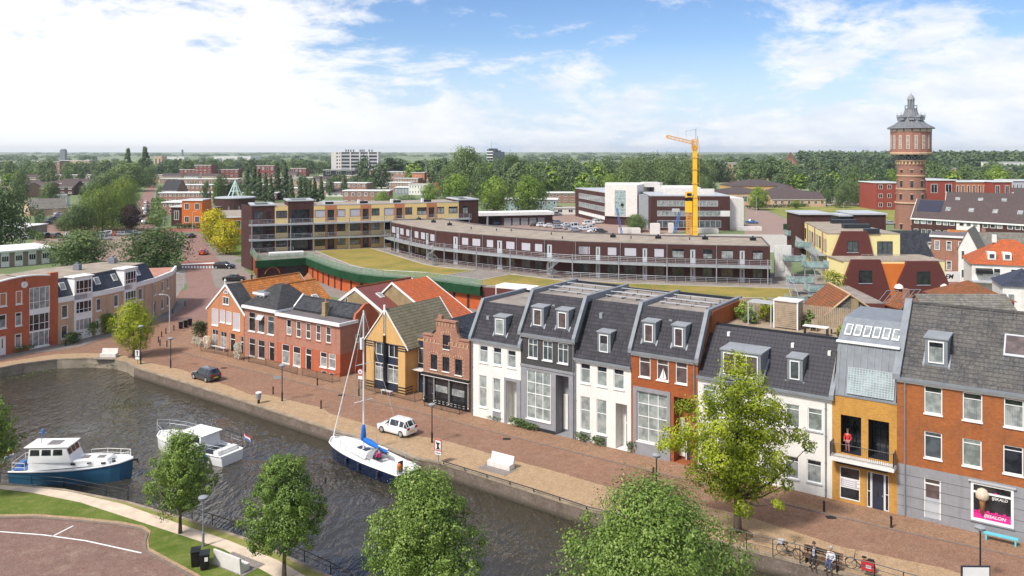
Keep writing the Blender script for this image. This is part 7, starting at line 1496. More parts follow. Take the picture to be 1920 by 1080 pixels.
def make_tree(kind,w_,h,leafm,nb=26,nl=3000,ls=.3,seed=1,name='tree',trunk_r=None,parts=True,limbs=True,seedtint=0.0,cl=True,droop=.3):
    g=np.random.default_rng(seed); B,z0=blobs(kind,w_,h,nb,seed); A_=np.array(B); wt=A_[:,3]**1.7; wt/=wt.sum(); idx=g.choice(len(B),nl,p=wt)
    d=g.normal(size=(nl,3)); d/=np.linalg.norm(d,axis=1)[:,None]; lump=1+.22*np.sin(d[:,0]*5+idx)*np.cos(d[:,1]*4+idx*2)
    r_=A_[idx,3]*np.clip(g.normal(.93,.14,nl),.25,1.4)*lump; P_=A_[idx,:3]+d*r_[:,None]*np.array([1,1,.82 if kind!='poplar' else 1.3])
    cp=P_-np.array([0,0,z0+(h-z0)*.45]); N_=d*.95+cp/(np.linalg.norm(cp,axis=1)[:,None]+.1)*.45+g.normal(size=(nl,3))*.38; N_[:,2]+=.25
    if nl>7000:
        q_=P_*(2.6 if w_<12 else 1.5); kp=np.sin(q_[:,0]+1.3*np.sin(q_[:,2]))*np.sin(q_[:,1]+2+np.sin(q_[:,0]))*np.sin(q_[:,2]*1.2+idx*.7)<.45; P_=P_[kp]; N_=N_[kp]; idx=idx[kp]; nl=len(P_)
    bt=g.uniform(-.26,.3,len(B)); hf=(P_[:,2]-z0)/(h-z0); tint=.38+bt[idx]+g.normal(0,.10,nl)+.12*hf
    if seedtint: tint=np.where(g.uniform(size=nl)<seedtint,g.uniform(.75,1,nl),np.minimum(tint,.66))
    asp=.62; ex=np.percentile(np.abs(P_[:,0]),99.6)/(w_/2); ez=(np.percentile(P_[:,2],99.3)-z0)/(h-z0); P_[:,0]/=ex; P_[:,1]/=ex; P_[:,2]=z0+(P_[:,2]-z0)/ez
    if kind=='willow':
        k=int(nl*.55); m=g.integers(0,nl,k); Q=P_[m].copy(); Q[:,2]-=g.uniform(0,1,k)**.8*h*.42; Q[:,2]=np.maximum(Q[:,2],.4); ang=np.arctan2(Q[:,1],Q[:,0]); Q+=np.stack([np.cos(ang),np.sin(ang),0*ang],1)*w_*.04
        P_=np.concatenate([P_,Q]); nn=np.stack([np.cos(ang),np.sin(ang),0*ang],1)+g.normal(size=(k,3))*.3; N_=np.concatenate([N_,nn]); tint=np.concatenate([tint,.32+.18*np.sin(ang*17)+g.normal(0,.1,k)]); droop=6; asp=.3
    T=MB(); tr=trunk_r or max(.1,h*.018); top_=z0+(h-z0)*.72; p=Vector((0,0,-.1)); n_=6; prev=p; rad=tr*1.25
    for i in range(1,n_+1):
        q=Vector((g.uniform(-.02,.02)*h*.4*(i/n_),g.uniform(-.02,.02)*h*.4*(i/n_),top_*i/n_)); r1=tr*(1-.75*i/n_); T.tube(prev,q,rad,r1,8); prev,rad=q,r1
    if limbs:
        for (bx,by,bz,br) in B[::max(1,len(B)//14)]:
            s0=max(z0*.75,bz-math.hypot(bx,by)*.8-.5); s0=min(s0,top_*.95); a=Vector((0,0,s0)); e=Vector((bx,by,bz)); m=a.lerp(e,.5)+Vector((0,0,-.1*(e-a).length)); T.tube(a,m,tr*.42,tr*.26,5); T.tube(m,e,tr*.26,tr*.08,5)
    if parts:
        me=leafmesh('crown',P_,N_,ls,tint,[leafm],asp=asp,droop=droop); root=bpy.data.objects.new(name,None); COL.objects.link(root); c=bpy.data.objects.new('crown',me); COL.objects.link(c); c.parent=root; T.build('trunk',K['trunk'],root,1); root['wh']=(w_,h); return root
    me=leafmesh(name,P_,N_,ls,tint,[leafm,K['trunk']],T,asp=asp,droop=droop); o=bpy.data.objects.new(name,me); COL.objects.link(o); o['wh']=(w_,h); return o
USED=set()
def plant(proto,px,yt,wpx,D=None,yb=None,label=None,group=None,cat='tree',rz=None,xy=None):
    D=D or H*F/(yb-HY); h=H-(yt-HY)*D/F; w_=wpx*D/F; pw,ph=proto['wh']
    o=proto if proto.name not in USED else copy_tree(proto)
    USED.add(proto.name); place(o,X(px,D),D,0,rz if rz is not None else rr.uniform(0,6.28),label,group,(w_/pw,w_/pw,h/ph)); o['category']=cat
    if 'wh' in o: del o['wh']
    return o
def plants(proto,rows): 
    wh=tuple(proto['wh'])
    for q in rows:
        proto['wh']=wh; plant(proto,**q)
    if 'wh' in proto: del proto['wh']
T_=dict
# near trees: one prototype each
for i,(px,yt,w_,D_,nl,lb,wd) in enumerate([(338,812,128,57.3,9000,'slender linden on the grass in front of the white cruiser',4.8),(533,858,150,51.2,11000,'dark green linden on the bank with only open water behind it',5.0),(795,884,225,46.0,17000,'round topped linden at the bottom edge just left of the middle',6.9),(1226,908,352,38.6,30000,'largest and nearest linden, bottom right of the middle',9.0),(-32,736,130,64,9000,'linden cut by the left edge beside the blue hulled boat',5.4)]):
    h=H-(yt-HY)*D_/F; o=make_tree('round' if i==3 else 'street',w_*D_/F,h,K['lf_lime'],nb=[61,62,64,72,61][i],nl=int(nl*3.1),ls=[.072,.072,.074,.076,.08][i],seed=20+i,name='linden_tree',seedtint=.16 if i>1 else .08); o['wh']=(w_*D_/F,h)
    plant(o,px,yt,w_,D=D_,label=lb,group='lindens along the near bank',rz=i*1.3)
    if 'wh' in o: del o['wh']
o=make_tree([((x-675)*.01232,(1320-y)*.01232,r_*.01232) for x,y,r_ in ((690,410,85),(640,500,95),(760,500,80),(560,560,95),(700,600,120),(800,590,95),(500,640,90),(400,650,60),(600,690,110),(870,660,80),(750,720,110),(940,720,60),(440,740,90),(340,810,85),(280,830,50),(420,850,80),(560,800,110),(680,830,120),(820,800,100),(920,800,60),(1010,790,55),(1065,850,42),(500,900,90),(620,930,110),(760,920,110),(880,900,75),(450,980,70),(560,1030,90),(700,1020,100),(820,1010,90),(920,980,60),(640,1090,60),(760,1090,60),(950,1060,40))],10.6,11.9,K['lf_bright'],nb=58,nl=32000,ls=.105,seed=51,name='street_tree',trunk_r=.27,seedtint=0); o['wh']=(10.6,11.9); plant(o,1383,679,288,D=57.3,label='tall irregular yellow green tree on the quay before the long white house',rz=0)
o=make_tree('round',5.2,7.2,K['lf_bright'],nb=38,nl=13000,ls=.10,seed=52,name='street_tree',trunk_r=.12); o['wh']=(5.2,7.2); plant(o,250,563,76,D=106.5,label='small round bright green tree at the bend of the quay')
# mid prototypes
mid=[make_tree('broad',14,13,K['lf_mid'],nb=40,nl=9000,ls=.30,seed=61,name='broadleaf_tree'),make_tree('round',9,12,K['lf_fresh'],nb=30,nl=7500,ls=.24,seed=62,name='broadleaf_tree'),make_tree('broad',15,14,K['lf_deep'],nb=44,nl=9000,ls=.30,seed=63,name='broadleaf_tree')]
will=make_tree('willow',16,15,K['lf_wil'],nb=34,nl=11000,ls=.30,seed=64,name='willow_tree'); cop=make_tree('round',9,9.5,K['lf_cop'],nb=26,nl=6000,ls=.22,seed=65,name='copper_beech'); yel=make_tree('broad',9,10,K['lf_yel'],nb=30,nl=7500,ls=.24,seed=66,name='yellow_tree')
cyp=make_tree('cone',6,18,K['lf_dark'],nb=40,nl=3000,ls=.42,seed=67,name='cypress_tree',limbs=False,cl=False); pop=make_tree('poplar',6,28,K['lf_dark'],nb=44,nl=6000,ls=.40,seed=68,name='poplar_tree',limbs=False); gry=make_tree('broad',12,13,K['lf_grey'],nb=34,nl=6500,ls=.30,seed=69,name='broadleaf_tree')
plants(mid[2],[T_(px=2,yt=347,wpx=118,D=215,label='big dark tree cut by the left edge behind the grey school wing'),T_(px=287,yt=427,wpx=140,yb=506,label='dark spreading tree behind the gravel roof, beside the street'),T_(px=150,yt=384,wpx=62,D=262,label='dark bushy tree left under the front willow'),T_(px=1000,yt=330,wpx=50,D=430,label='dark tree behind the two round green trees'),T_(px=415,yt=330,wpx=34,D=420,label='small dark tree left of the steel pyramid'),T_(px=960,yt=290,wpx=60,D=520,label='dark tree in the belt behind the school')])
plants(mid[0],[T_(px=152,yt=432,wpx=118,yb=500,label='olive green tree behind the low gravel roof, left of the dark one'),T_(px=240,yt=305,wpx=80,D=540,label='large rounded tree where the long street begins'),T_(px=200,yt=322,wpx=58,D=470,label='darker rounded tree left of the large one by the street'),T_(px=280,yt=314,wpx=36,D=600,label='tree right of the large rounded one, over the street'),T_(px=170,yt=342,wpx=44,D=390,label='tree on the left above the front willow'),T_(px=92,yt=343,wpx=40,D=350,label='round tree before the brown long roofed house'),T_(px=36,yt=320,wpx=36,D=420,label='round tree over the white roofed rows far left'),T_(px=873,yt=277,wpx=80,D=460,label='tallest broad tree rising above the horizon left of the dark tower'),T_(px=845,yt=312,wpx=55,D=440,label='tree below the tallest broad one'),T_(px=903,yt=312,wpx=50,D=440,label='tree in front of the dark tower block'),T_(px=1193,yt=402,wpx=44,yb=434,label='leafy tree on the building site before the grey box'),T_(px=120,yt=405,wpx=36,D=275,label='small tree above the left car park')])
plants(mid[1],[T_(px=927,yt=332,wpx=60,D=330,label='round bright green tree over the garages'),T_(px=991,yt=330,wpx=66,D=335,label='round bright green tree before the white framed school'),T_(px=855,yt=327,wpx=54,D=400,label='round bright green tree left of the garages, the taller'),T_(px=806,yt=345,wpx=38,D=400,label='smaller round green tree at the right end of the brick flats'),T_(px=1146,yt=327,wpx=46,D=400,label='round green tree left behind the office'),T_(px=1104,yt=341,wpx=36,D=400,label='pale green tree behind the left wing of the office'),T_(px=1422,yt=351,wpx=40,D=370,label='lime green tree before the church hall'),T_(px=718,yt=359,wpx=40,D=340,label='yellow green tree behind the yellow apartments'),T_(px=1670,yt=318,wpx=40,D=520,label='yellow green tree left of the water tower'),T_(px=1492,yt=375,wpx=20,D=380,label='little bushy tree before the hall with dark doors'),T_(px=1870,yt=310,wpx=36,D=520,label='fresh green tree at the right among the belt')])
plants(will,[T_(px=192,yt=349,wpx=96,D=272,label='front weeping willow with long hanging branches'),T_(px=234,yt=331,wpx=62,D=330,label='rear weeping willow close to the long street')])
plants(cop,[T_(px=246,yt=384,wpx=50,yb=433,label='dark purple copper beech beside the willow')])
plants(yel,[T_(px=402,yt=392,wpx=56,D=232,label='rear bright yellow tree by the orange wall'),T_(px=424,yt=413,wpx=62,D=212,label='front bright yellow tree at the corner of the brown block')])
plants(cyp,[T_(px=p_,yt=y_,wpx=w_,D=d_,label='dark columnar cypress in the clump left of the yellow apartments roof',group='dark cypresses') for p_,y_,w_,d_ in ((463,308,22,450),(476,306,24,445),(486,318,20,440),(498,325,20,430),(520,307,24,450),(535,306,26,445),(508,330,18,425),(546,330,18,425),(563,333,18,400),(572,337,18,398),(590,335,20,402),(602,333,20,398),(581,342,16,395))])
plants(pop,[T_(px=240,yt=279,wpx=15,D=620,label='left one of the two tall poplars on the left horizon'),T_(px=272,yt=276,wpx=17,D=620,label='right one of the two tall poplars on the left horizon'),T_(px=263,yt=300,wpx=12,D=640,label='lower poplar between the two tall ones')])
plants(gry,[T_(px=p_,yt=y_,wpx=w_,D=d_,label='pale grey green tree in the tall mass behind the office',group='tall grey green trees behind the office') for p_,y_,w_,d_ in ((1175,294,46,440),(1200,292,50,450),(1228,290,52,440),(1255,291,50,430),(1282,292,46,425),(1306,296,44,420),(1327,303,36,425),(1215,310,46,410),(1245,312,46,405),(1290,315,44,400),(1320,325,30,395),(1268,306,50,415),(1188,318,40,415))]+[T_(px=760,yt=367,wpx=60,D=330,label='thin grey green tree behind the yellow apartments'),T_(px=1588,yt=335,wpx=34,D=400,label='left birch like tree by the white shed'),T_(px=1612,yt=340,wpx=36,D=395,label='right birch like tree by the white shed'),T_(px=1575,yt=350,wpx=26,D=385,label='lower birch like tree by the white shed'),T_(px=1552,yt=352,wpx=24,D=400,label='shrubby birch behind the low white shed')])
# belts of individual trees beyond the town (single mesh each)
fp=[make_tree(k,w_,h,K[m],nb=24,nl=1300,ls=.68,seed=80+i,name='distant_tree',parts=False,limbs=False) for i,(k,w_,h,m) in enumerate((('broad',14,13,'lf_mid'),('broad',13,14,'lf_dark'),('round',11,14,'lf_grey'),('round',9,12,'lf_fresh'),('poplar',7,20,'lf_dark'),('broad',15,12,'lf_grey')))]
g=np.random.default_rng(5); BL=[]
def belt(n,x0,x1,d0,d1,y0,y1,w0,w1,kinds,lb,grp):
    for i in range(n):
        px=x0+(x1-x0)*(i+g.uniform(.1,.9))/n; d=g.uniform(d0,d1); k=kinds[g.integers(len(kinds))]; BL.append((k,px,d,g.uniform(y0,y1),g.uniform(w0,w1),lb,grp))
L1='tree in the belt beyond the left half of the town'; L2='tree in the wooded belt beyond the middle of the town'; L3='tree among the green belt beyond the right half of the town'
belt(30,-40,330,700,950,300,309,26,40,(0,1,2,1,5),L1,'trees beyond the town, left'); belt(9,-20,220,470,620,318,328,20,32,(0,1,2,3),L1,'trees beyond the town, left')
belt(26,320,640,820,1050,297,304,26,40,(0,1,5,0),L1,'trees beyond the town, left')
belt(30,640,1180,560,800,294,306,34,52,(0,1,2,3,4,0),L2,'trees beyond the town, middle'); belt(22,900,1180,450,560,303,318,34,48,(0,2,3,5,1),L2,'trees beyond the town, middle')
belt(14,1090,1180,400,460,322,345,30,40,(0,3,1),L2,'trees beyond the town, middle')
belt(16,1310,1480,560,900,294,308,34,50,(0,1,2,4),L3,'trees beyond the town, right'); belt(26,1440,1960,600,900,300,314,34,52,(0,1,2,1,5,4),L3,'trees beyond the town, right')
belt(18,1450,1690,460,600,314,330,30,46,(0,1,1,3),L3,'trees beyond the town, right'); belt(10,1740,1950,430,560,316,326,30,44,(0,2,3),L3,'trees beyond the town, right')
belt(14,560,700,420,640,326,340,16,24,(0,5,1),'low tree between the white roofed rows','small trees between the rows'); belt(14,300,480,380,560,338,352,12,20,(0,1,3),'low tree between the white roofed rows','small trees between the rows')
for (k,px,d,yt,wp,lb,grp) in BL:
    lb=('broad green ','dark green ','rounded grey green ','bright green ','narrow upright ','wide pale green ')[k]+lb
    p0=fp[k]; wh=(14,13,13,14,11,14,9,12,7,20,15,12)[k*2:k*2+2]; o=p0 if p0.name not in USED else p0.copy()
    if p0.name in USED: COL.objects.link(o)
    USED.add(p0.name); h=max(6,H-(yt-HY)*d/F); w_=wp*d/F; place(o,X(px,d),d,0,g.uniform(0,6.28),lb,grp,(w_/wh[0],w_/wh[0],h/wh[1])); o['category']='tree'
for p0 in fp:
    if 'wh' in p0: del p0['wh']
    if p0.name not in USED: bpy.data.objects.remove(p0)
# far-off woods to the horizon: masses nobody could count
def woods(name,spots,m,ls,nl,seed):
    g=np.random.default_rng(seed); P_=[];N_=[];t_=[]
    for (x,y,w_,h) in spots:
        d=g.normal(size=(nl,3)); d/=np.linalg.norm(d,axis=1)[:,None]; d[:,2]=np.abs(d[:,2])*1.0; p=d*np.array([w_/2,w_/2,h*.62])*g.uniform(.75,1.1,nl)[:,None]; p[:,2]+=h*.34; P_.append(p+np.array([x,y,0])); N_.append(d+g.normal(size=(nl,3))*.4+np.array([0,-.2,.2])); t_.append(np.full(nl,g.uniform(.15,.65))+g.normal(0,.14,nl))
    me=leafmesh(name,np.concatenate(P_),np.concatenate(N_),ls,np.concatenate(t_),[m]); o=bpy.data.objects.new(name,me); COL.objects.link(o); o['kind']='stuff'; return o
sp_=[]
for D_,n_,hm,x0,x1 in ((1200,46,13,-60,1980),(1500,70,13,-60,1980),(1950,120,13,-60,1980),(2600,140,14,-60,1980),(3500,150,15,-60,1980),(5000,170,17,-60,1980)):
    for i in range(n_):
        px=x0+(x1-x0)*(i+g.uniform(-.6,1.6))/n_; d=D_*g.uniform(.88,1.13)
        if math.sin(px*.013+D_*.01)+.5*math.sin(px*.031+D_)<-.35 and D_>1200: continue
        sp_.append((X(px,d),d,g.uniform(1.1,2.0)*hm*(1 if D_<2500 else 2.2),hm*g.uniform(.7,1.25)))
woods('distant_woodland',sp_,K['lf_dark'],2.6,130,11)
sp_=[]
for i in range(170):
    px=1500+(1990-1500)*(i/170); d=g.uniform(980,1130); sp_.append((X(px,d),d,g.uniform(16,24),g.uniform(23,27.5)))
woods('dark_wood_edge',sp_,K['lf_dark'],2.4,170,12)
# hedges and shrubs
def hedge(lb,pix,w_,h,m='lf_mid',name='hedge',ls=.16,dens=60,z=0,cat='hedge'):
    P_=[];g=np.random.default_rng(int(pix[0][0])); pts=[G(*p,z) for p in pix]
    for a,b in zip(pts,pts[1:]):
        L_=math.hypot(b[0]-a[0],b[1]-a[1]); n=int(L_*dens*h*w_**.3)+8; s=g.uniform(0,1,n); q=np.stack([a[0]+(b[0]-a[0])*s,a[1]+(b[1]-a[1])*s,0*s],1); q[:,0]+=g.uniform(-.5,.5,n)*w_; q[:,1]+=g.uniform(-.5,.5,n)*w_; q[:,2]+=(g.uniform(0,1,n)**.6)*h*(1+.15*np.sin(s*L_*2.1)); P_.append(q)
    P_=np.concatenate(P_); P_[:,2]+=z; o_=P_.mean(0); o_[2]=z; N_=g.normal(size=P_.shape); N_[:,2]+=.6; me=leafmesh(name,P_-o_,N_,ls,g.uniform(.1,.8,len(P_)),[K[m]]); o=bpy.data.objects.new(name,me); COL.objects.link(o); o.location=tuple(o_); tag(o,lb,cat); return o
hedge('dark green columnar conifer hedge left of the apricot gabled house',[(364,634),(386,628)],.8,2.0,'lf_dark',dens=300,ls=.12)
hedge('lavender like bushy shrub row before the charcoal house',[(960,797),(1004,808)],.8,.7,'lf_mid','shrub',.1,500,0.05,'shrub')
hedge('left small round shrub before the low white house',[(1082,824),(1100,829)],.7,.7,'lf_mid','shrub',.1,500,0.05,'shrub')
hedge('right small round shrub before the low white house',[(1113,832),(1133,837)],.7,.7,'lf_mid','shrub',.1,500,0.05,'shrub')
hedge('thin dark plant beside the door of the orange brick house',[(1177,848),(1190,850)],.4,.9,'lf_dark','shrub',.1,300,0.05,'shrub')
hedge('scruffy low plants by the first white house door',[(915,785),(938,791)],.5,.4,'lf_mid','shrub',.09,300,0.05,'shrub')
hedge('green shrubs against the beige terrace, left one',[(127,648),(146,640)],1.0,1.4,'lf_mid','shrub',.14,200,0,'shrub')
hedge('rounder green shrub at the beige terrace, beside the white door',[(163,634),(180,629)],1.0,1.9,'lf_fresh','shrub',.14,200,0,'shrub')
hedge('tall climbing shrub behind the small quay tree',[(195,628),(212,622)],1.0,2.6,'lf_fresh','shrub',.14,200,0,'shrub')
K['lf_pink']=leafmat('pink_flowers',(.45,.05,.25),(.7,.3,.45),(.05,.1,.02)); K['lf_redf']=leafmat('red_flowers',(.5,.04,.05),(.6,.1,.08),(.05,.1,.02)); K['lf_white']=leafmat('white_flowers',(.6,.5,.5),(.8,.75,.75),(.1,.2,.05))
hedge('low flowering plants in white and green before the red clock building',[(26,663),(60,655)],.8,.8,'lf_mid','flower_bed',.12,200,0,'plants')
hedge('pink flowering bush before the glazed bay',[(70,652),(78,650)],.8,1.1,'lf_pink','flowering_bush',.1,500,0,'plant'); hedge('red flowering bush beside the pink one',[(90,649),(98,646)],.7,1.2,'lf_redf','flowering_bush',.1,500,0,'plant')
hedge('white and pink flower pyramid at the door of the gabled house',[(441,673),(450,675)],.5,1.9,'lf_white','flower_stand',.09,700,0.05,'plant'); hedge('boxes of white flowers on the railing left of the gabled house',[(362,646),(379,650)],.4,1.0,'lf_white','flower_box',.09,500,0.05,'plant')
hedge('large white flower basket at the railing corner',[(384,652),(392,655)],.5,1.5,'lf_white','flower_box',.09,600,0.05,'plant')
hedge('clipped hedge below the orange modern house',[(330,429),(379,428)],2.0,1.6,'lf_dark',ls=.35,dens=25)
hedge('long low hedge behind the left car park',[(128,428),(170,426),(250,428)],3.0,1.8,'lf_fresh',ls=.4,dens=14); hedge('green hedge along the street before the brick rows',[(291,425),(297,400),(296,380)],5,2.5,'lf_mid',ls=.5,dens=10)
hedge('low hedge before the church halls',[(1400,391),(1500,388),(1540,386)],2.0,1.4,'lf_dark',ls=.4,dens=14)
hedge('square lime green clipped hedge on the balcony beside the maroon front',[(1549,543),(1578,543)],1.4,2.6,'lf_bright','balcony_hedge',.14,140,5.4)
for o in (bpy.data.objects['balcony_hedge'],): pass
hedge('wild green shrubs at the edge of the left car park',[(52,446),(66,449),(78,452)],2,2.2,'lf_mid','shrub',.4,14,0,'shrub')
hedge('dark bushes along the left lane behind the parked cars',[(76,404),(72,418),(76,428)],2,2.0,'lf_dark','shrub',.4,14,0,'shrub')
# weeds at the quay walls
for i,(a,b) in enumerate((((5,717),(60,706)),((60,705),(110,697)),((150,690),(200,688)),((200,689),(238,694)))): hedge(['weeds at the waterline, leftmost stretch of the curved wall','weeds at the waterline, second stretch from the left','weeds at the waterline below the white bench','weeds at the waterline below the small tree'][i],[a,b],.25,.5,'lf_mid','weeds',.09,60,-1.15,'weeds')
# ======================= vehicles =======================
K['tyre']=plain('tyre',(.012,.012,.013),.8,.1); K['rim']=plain('rim',(.5,.5,.52),.35,.05,metal=.6); K['lampr']=plain('tail_lamp',(.35,.01,.015),.2,.05); K['lampw']=plain('head_lamp',(.7,.7,.72),.15,.05); K['plate']=plain('yellow_plate',(.75,.50,.02),.5,.02)
for n_,c_ in (('white',(.76,.76,.77)),('silver',(.36,.37,.39)),('grey',(.075,.08,.09)),('black',(.012,.013,.016)),('red',(.42,.025,.02)),('blue',(.05,.12,.28)),('teal',(.10,.20,.24)),('orange',(.42,.12,.06)),('anthra',(.045,.05,.058))): K['car_'+n_]=plain('car_paint_'+n_,c_,.25,.02,coat=.8)
def car_proto(col,typ='hatch'):
    L,Wd,Hh={'hatch':(3.9,1.68,1.48),'sedan':(4.6,1.78,1.44),'estate':(4.6,1.8,1.52),'van':(4.9,1.9,1.95),'suv':(4.5,1.86,1.68)}[typ]
    r=bpy.data.objects.new('parked_car',None); COL.objects.link(r); h=L/2; w_=Wd/2
    # stations: x, half width, z bottom, z belt, z roof, half width roof
    st={'hatch':[(-h,.80,.38,.78,.80,.7),(-h+.06,.93,.25,.86,.92,.72),(-h+.42,1.0,.2,.90,1.40,.68),(-h+1.0,1.0,.2,.90,1.47,.70),(.25,1.0,.2,.88,1.46,.70),(h-1.15,1.0,.2,.86,.90,.72),(h-.5,.97,.2,.78,.80,.76),(h-.12,.88,.25,.62,.64,.8),(h,.75,.35,.52,.53,.7)]}
    st=[(x,a,b_,c*(1 if typ!='van' else 1.12),d if d<1 else d*Hh/1.47,e) for x,a,b_,c,d,e in st['hatch']]
    if typ=='sedan': st=[(-h,.8,.38,.86,.88,.75),(-h+.1,.94,.25,.92,.95,.78),(-h+.75,1,.2,.93,.98,.76),(-h+1.35,1,.2,.92,1.38,.68),(-.3,1,.2,.9,1.44,.70),(.5,1,.2,.88,1.36,.68),(h-1.25,1,.2,.86,.9,.74),(h-.5,.97,.2,.78,.8,.78),(h,.78,.35,.55,.56,.7)]
    if typ in('estate','van','suv'): 
        s_=Hh; st=[(-h,.84,.38,.9,.93,.8),(-h+.06,.95,.25,.95,1.0,.78),(-h+.3,1,.22,.97,s_*.93,.72),(-h+1.2,1,.22,.95,s_,.74),(.3,1,.22,.93,s_*.99,.73),(h-1.2,1,.22,.92,.96,.76),(h-.5,.97,.22,.84,.86,.78),(h,.8,.35,.6,.61,.7)]
    rings=[]
    for (x,a,zb0,zc_,zr_,e) in st:
        W1=w_*a; Wr=w_*e; rings.append([(x,-W1*.94,zb0),(x,-W1,zb0+.15),(x,-W1*.985,zc_),(x,-Wr,zr_),(x,-Wr*.6,zr_+.03),(x,Wr*.6,zr_+.03),(x,Wr,zr_),(x,W1*.985,zc_),(x,W1,zb0+.15),(x,W1*.94,zb0)])
    b=MB(); g=MB(); n=10
    for k in range(len(rings)-1):
        A_,B_=rings[k],rings[k+1]; cab=max(st[k][4]-st[k][3],st[k+1][4]-st[k+1][3])>.3; slope=abs(st[k][4]-st[k+1][4])>.25
        for i in range(n):
            j=(i+1)%n; q=[A_[i],B_[i],B_[j],A_[j]]
            if cab and (i in(2,6) or (slope and i in (3,4,5))):
                c=[sum(p[t_] for p in q)/4 for t_ in range(3)]; inn=[tuple(c[t_]+(p[t_]-c[t_])*.84 for t_ in range(3)) for p in q]
                for m_ in range(4): b.poly([q[m_],q[(m_+1)%4],inn[(m_+1)%4],inn[m_]])
                g.poly(inn)
            else: b.poly(q)
    b.poly(rings[0]); b.poly(rings[-1][::-1]); i0=len(b.v)
    for s_ in (-1,1): b.box(.35*L/4,.35*L/4+.14,s_*w_*1.0-.07,s_*w_*1.0+.07,.88,1.02)
    b.build('body',K['car_'+col],r,40); g.build('windows',K['gd'],r)
    d=MB(); d.box(-h+.25,h-.25,-w_*.86,w_*.86,.16,.34); d.build('underbody',K['tyre'],r)
    for x in (h-.78,-h+.72):
        for s_ in (-1,1):
            c=MB(); c.tube((x,s_*(w_+.012),.31),(x,s_*(w_-.2),.31),.31,None,18); o=c.build('wheel',K['tyre'],r); c=MB(); c.tube((x,s_*(w_+.022),.31),(x,s_*(w_-.05),.31),.2,None,10); c.build('rim',K['rim'],o)
    for s_ in (-1,1):
        c=MB(); c.box(-h-.015,-h+.12,s_*w_*.62-.16,s_*w_*.62+.16,.72,.92); c.build('tail_light',K['lampr'],r); c=MB(); c.box(h-.3,h-.03,s_*w_*.6-.17,s_*w_*.6+.17,.52,.66); c.build('headlight',K['lampw'],r)
    c=MB(); c.box(-h-.03,-h+.02,-.26,.26,.48,.60); c.build('number_plate',K['plate'],r); return r
CP={}
def car(px,py,ang,col,typ,label,group='cars parked in the town',z=0.02):
    k=(col,typ)
    if k not in CP: CP[k]=car_proto(col,typ); o=CP[k]
    else: o=copy_tree(CP[k])
    q=G(px,py,z); place(o,q[0],q[1],z,R(ang),label,group); o['category']='car'; return o
car(744,811,144.9,'white','hatch','white hatchback parked on the quay behind the sailing yacht','cars on the quay'); car(386,711,143.5,'anthra','hatch','dark grey hatchback parked on the quay near the bend','cars on the quay')
car(421,503,-6,'black','estate','black estate car in the bay left of the garage, the upper one'); car(440,527,8,'black','sedan','black saloon in the bay left of the garage, the lower one')
car(382,477,96,'red','hatch','red car driving up the street past the yellow trees'); car(358,446,78,'black','hatch','black car at the street junction')
# lane cars
for px,py,col,ty,lb in ((275,389,'silver','hatch','silver car, farthest in the long street row'),(275,382,'white','hatch','white car behind the silver one in the long street'),(275,398,'grey','hatch','grey car in the long street row'),(274,403,'white','hatch','white car in the long street row below the grey one'),(274,395,'silver','estate','silver estate in the long street row'),(274,420,'teal','estate','pale teal car at the near end of the long street'),(258,414,'white','van','white van half hidden left of the long street'),(257,401,'silver','hatch','silver car left in the long street under the willow'),
 (91,421,'anthra','hatch','dark hatchback, nearest of the left lane row'),(97,416,'grey','estate','grey estate, second of the left lane row'),(101,413,'anthra','hatch','dark car, third of the left lane row'),(108,408,'silver','hatch','silver car, fourth of the left lane row'),(110,404,'white','hatch','white car, farthest of the left lane row')): car(px,py,90 if px>200 else 68,col,ty,lb,'cars parked along the left streets')
for px,py,col,ty,lb,a in ((57,448,'silver','hatch','pale car left in the small car park beside the grey school',30),(87,446,'anthra','suv','dark blue suv in the small car park, left of two',88),(107,446,'black','suv','black suv in the small car park, right of two',88),(132,445,'white','hatch','white car half behind the olive green tree',40),(196,443,'silver','estate','silver estate in the left car park row',30),(208,442,'white','suv','white suv in the left car park row',12),(221,442,'orange','hatch','orange red car in the left car park row',25),(232,442,'silver','hatch','light silver car right of the orange one',20),(243,441,'grey','hatch','grey car right in the left car park row',20),(252,440,'silver','sedan','silver saloon at the right end of the left car park row',20),(196,450,'silver','suv','silver suv in front of the left car park row',15)): car(px,py,a,col,ty,lb,'cars parked in the left car park')
# middle car park
ML=[(913,412,'white','van'),(934,421,'blue','hatch'),(944,420,'red','hatch'),(991,421,'white','van'),(1003,424,'anthra','hatch'),(1016,425,'white','hatch'),(1031,426,'white','sedan'),(1030,418,'black','sedan'),(1046,420,'silver','sedan'),(1048,429,'silver','estate'),(1058,426,'white','estate'),(1066,430,'silver','hatch'),(1080,428,'white','van'),(1092,433,'white','estate'),(1078,434,'silver','sedan'),(1108,431,'white','suv'),(1112,436,'white','hatch'),(1126,437,'anthra','estate'),(1104,422,'white','suv'),(1113,418,'silver','hatch'),(1122,419,'white','suv'),(1045,404,'silver','hatch'),(1055,401,'silver','estate')]
for i,(px,py,col,ty) in enumerate(ML): car(px,py,[20,200,25][i%3] if i not in(1,2) else 5,col,ty,{0:'white van parked inside the open garage',1:'blue car left of the red one by the garages',2:'red car by the garages',3:'leftmost white van in the middle car park'}.get(i,f"{ {'white':'white','anthra':'dark grey','black':'black','silver':'silver'}.get(col,col)} {ty} in the crowded middle car park, {['back','front','middle'][0 if py<422 else 1 if py>429 else 2]} row, {['left','centre left','centre','right'][min(3,int((px-985)/38))]} part"),'cars in the middle car park')
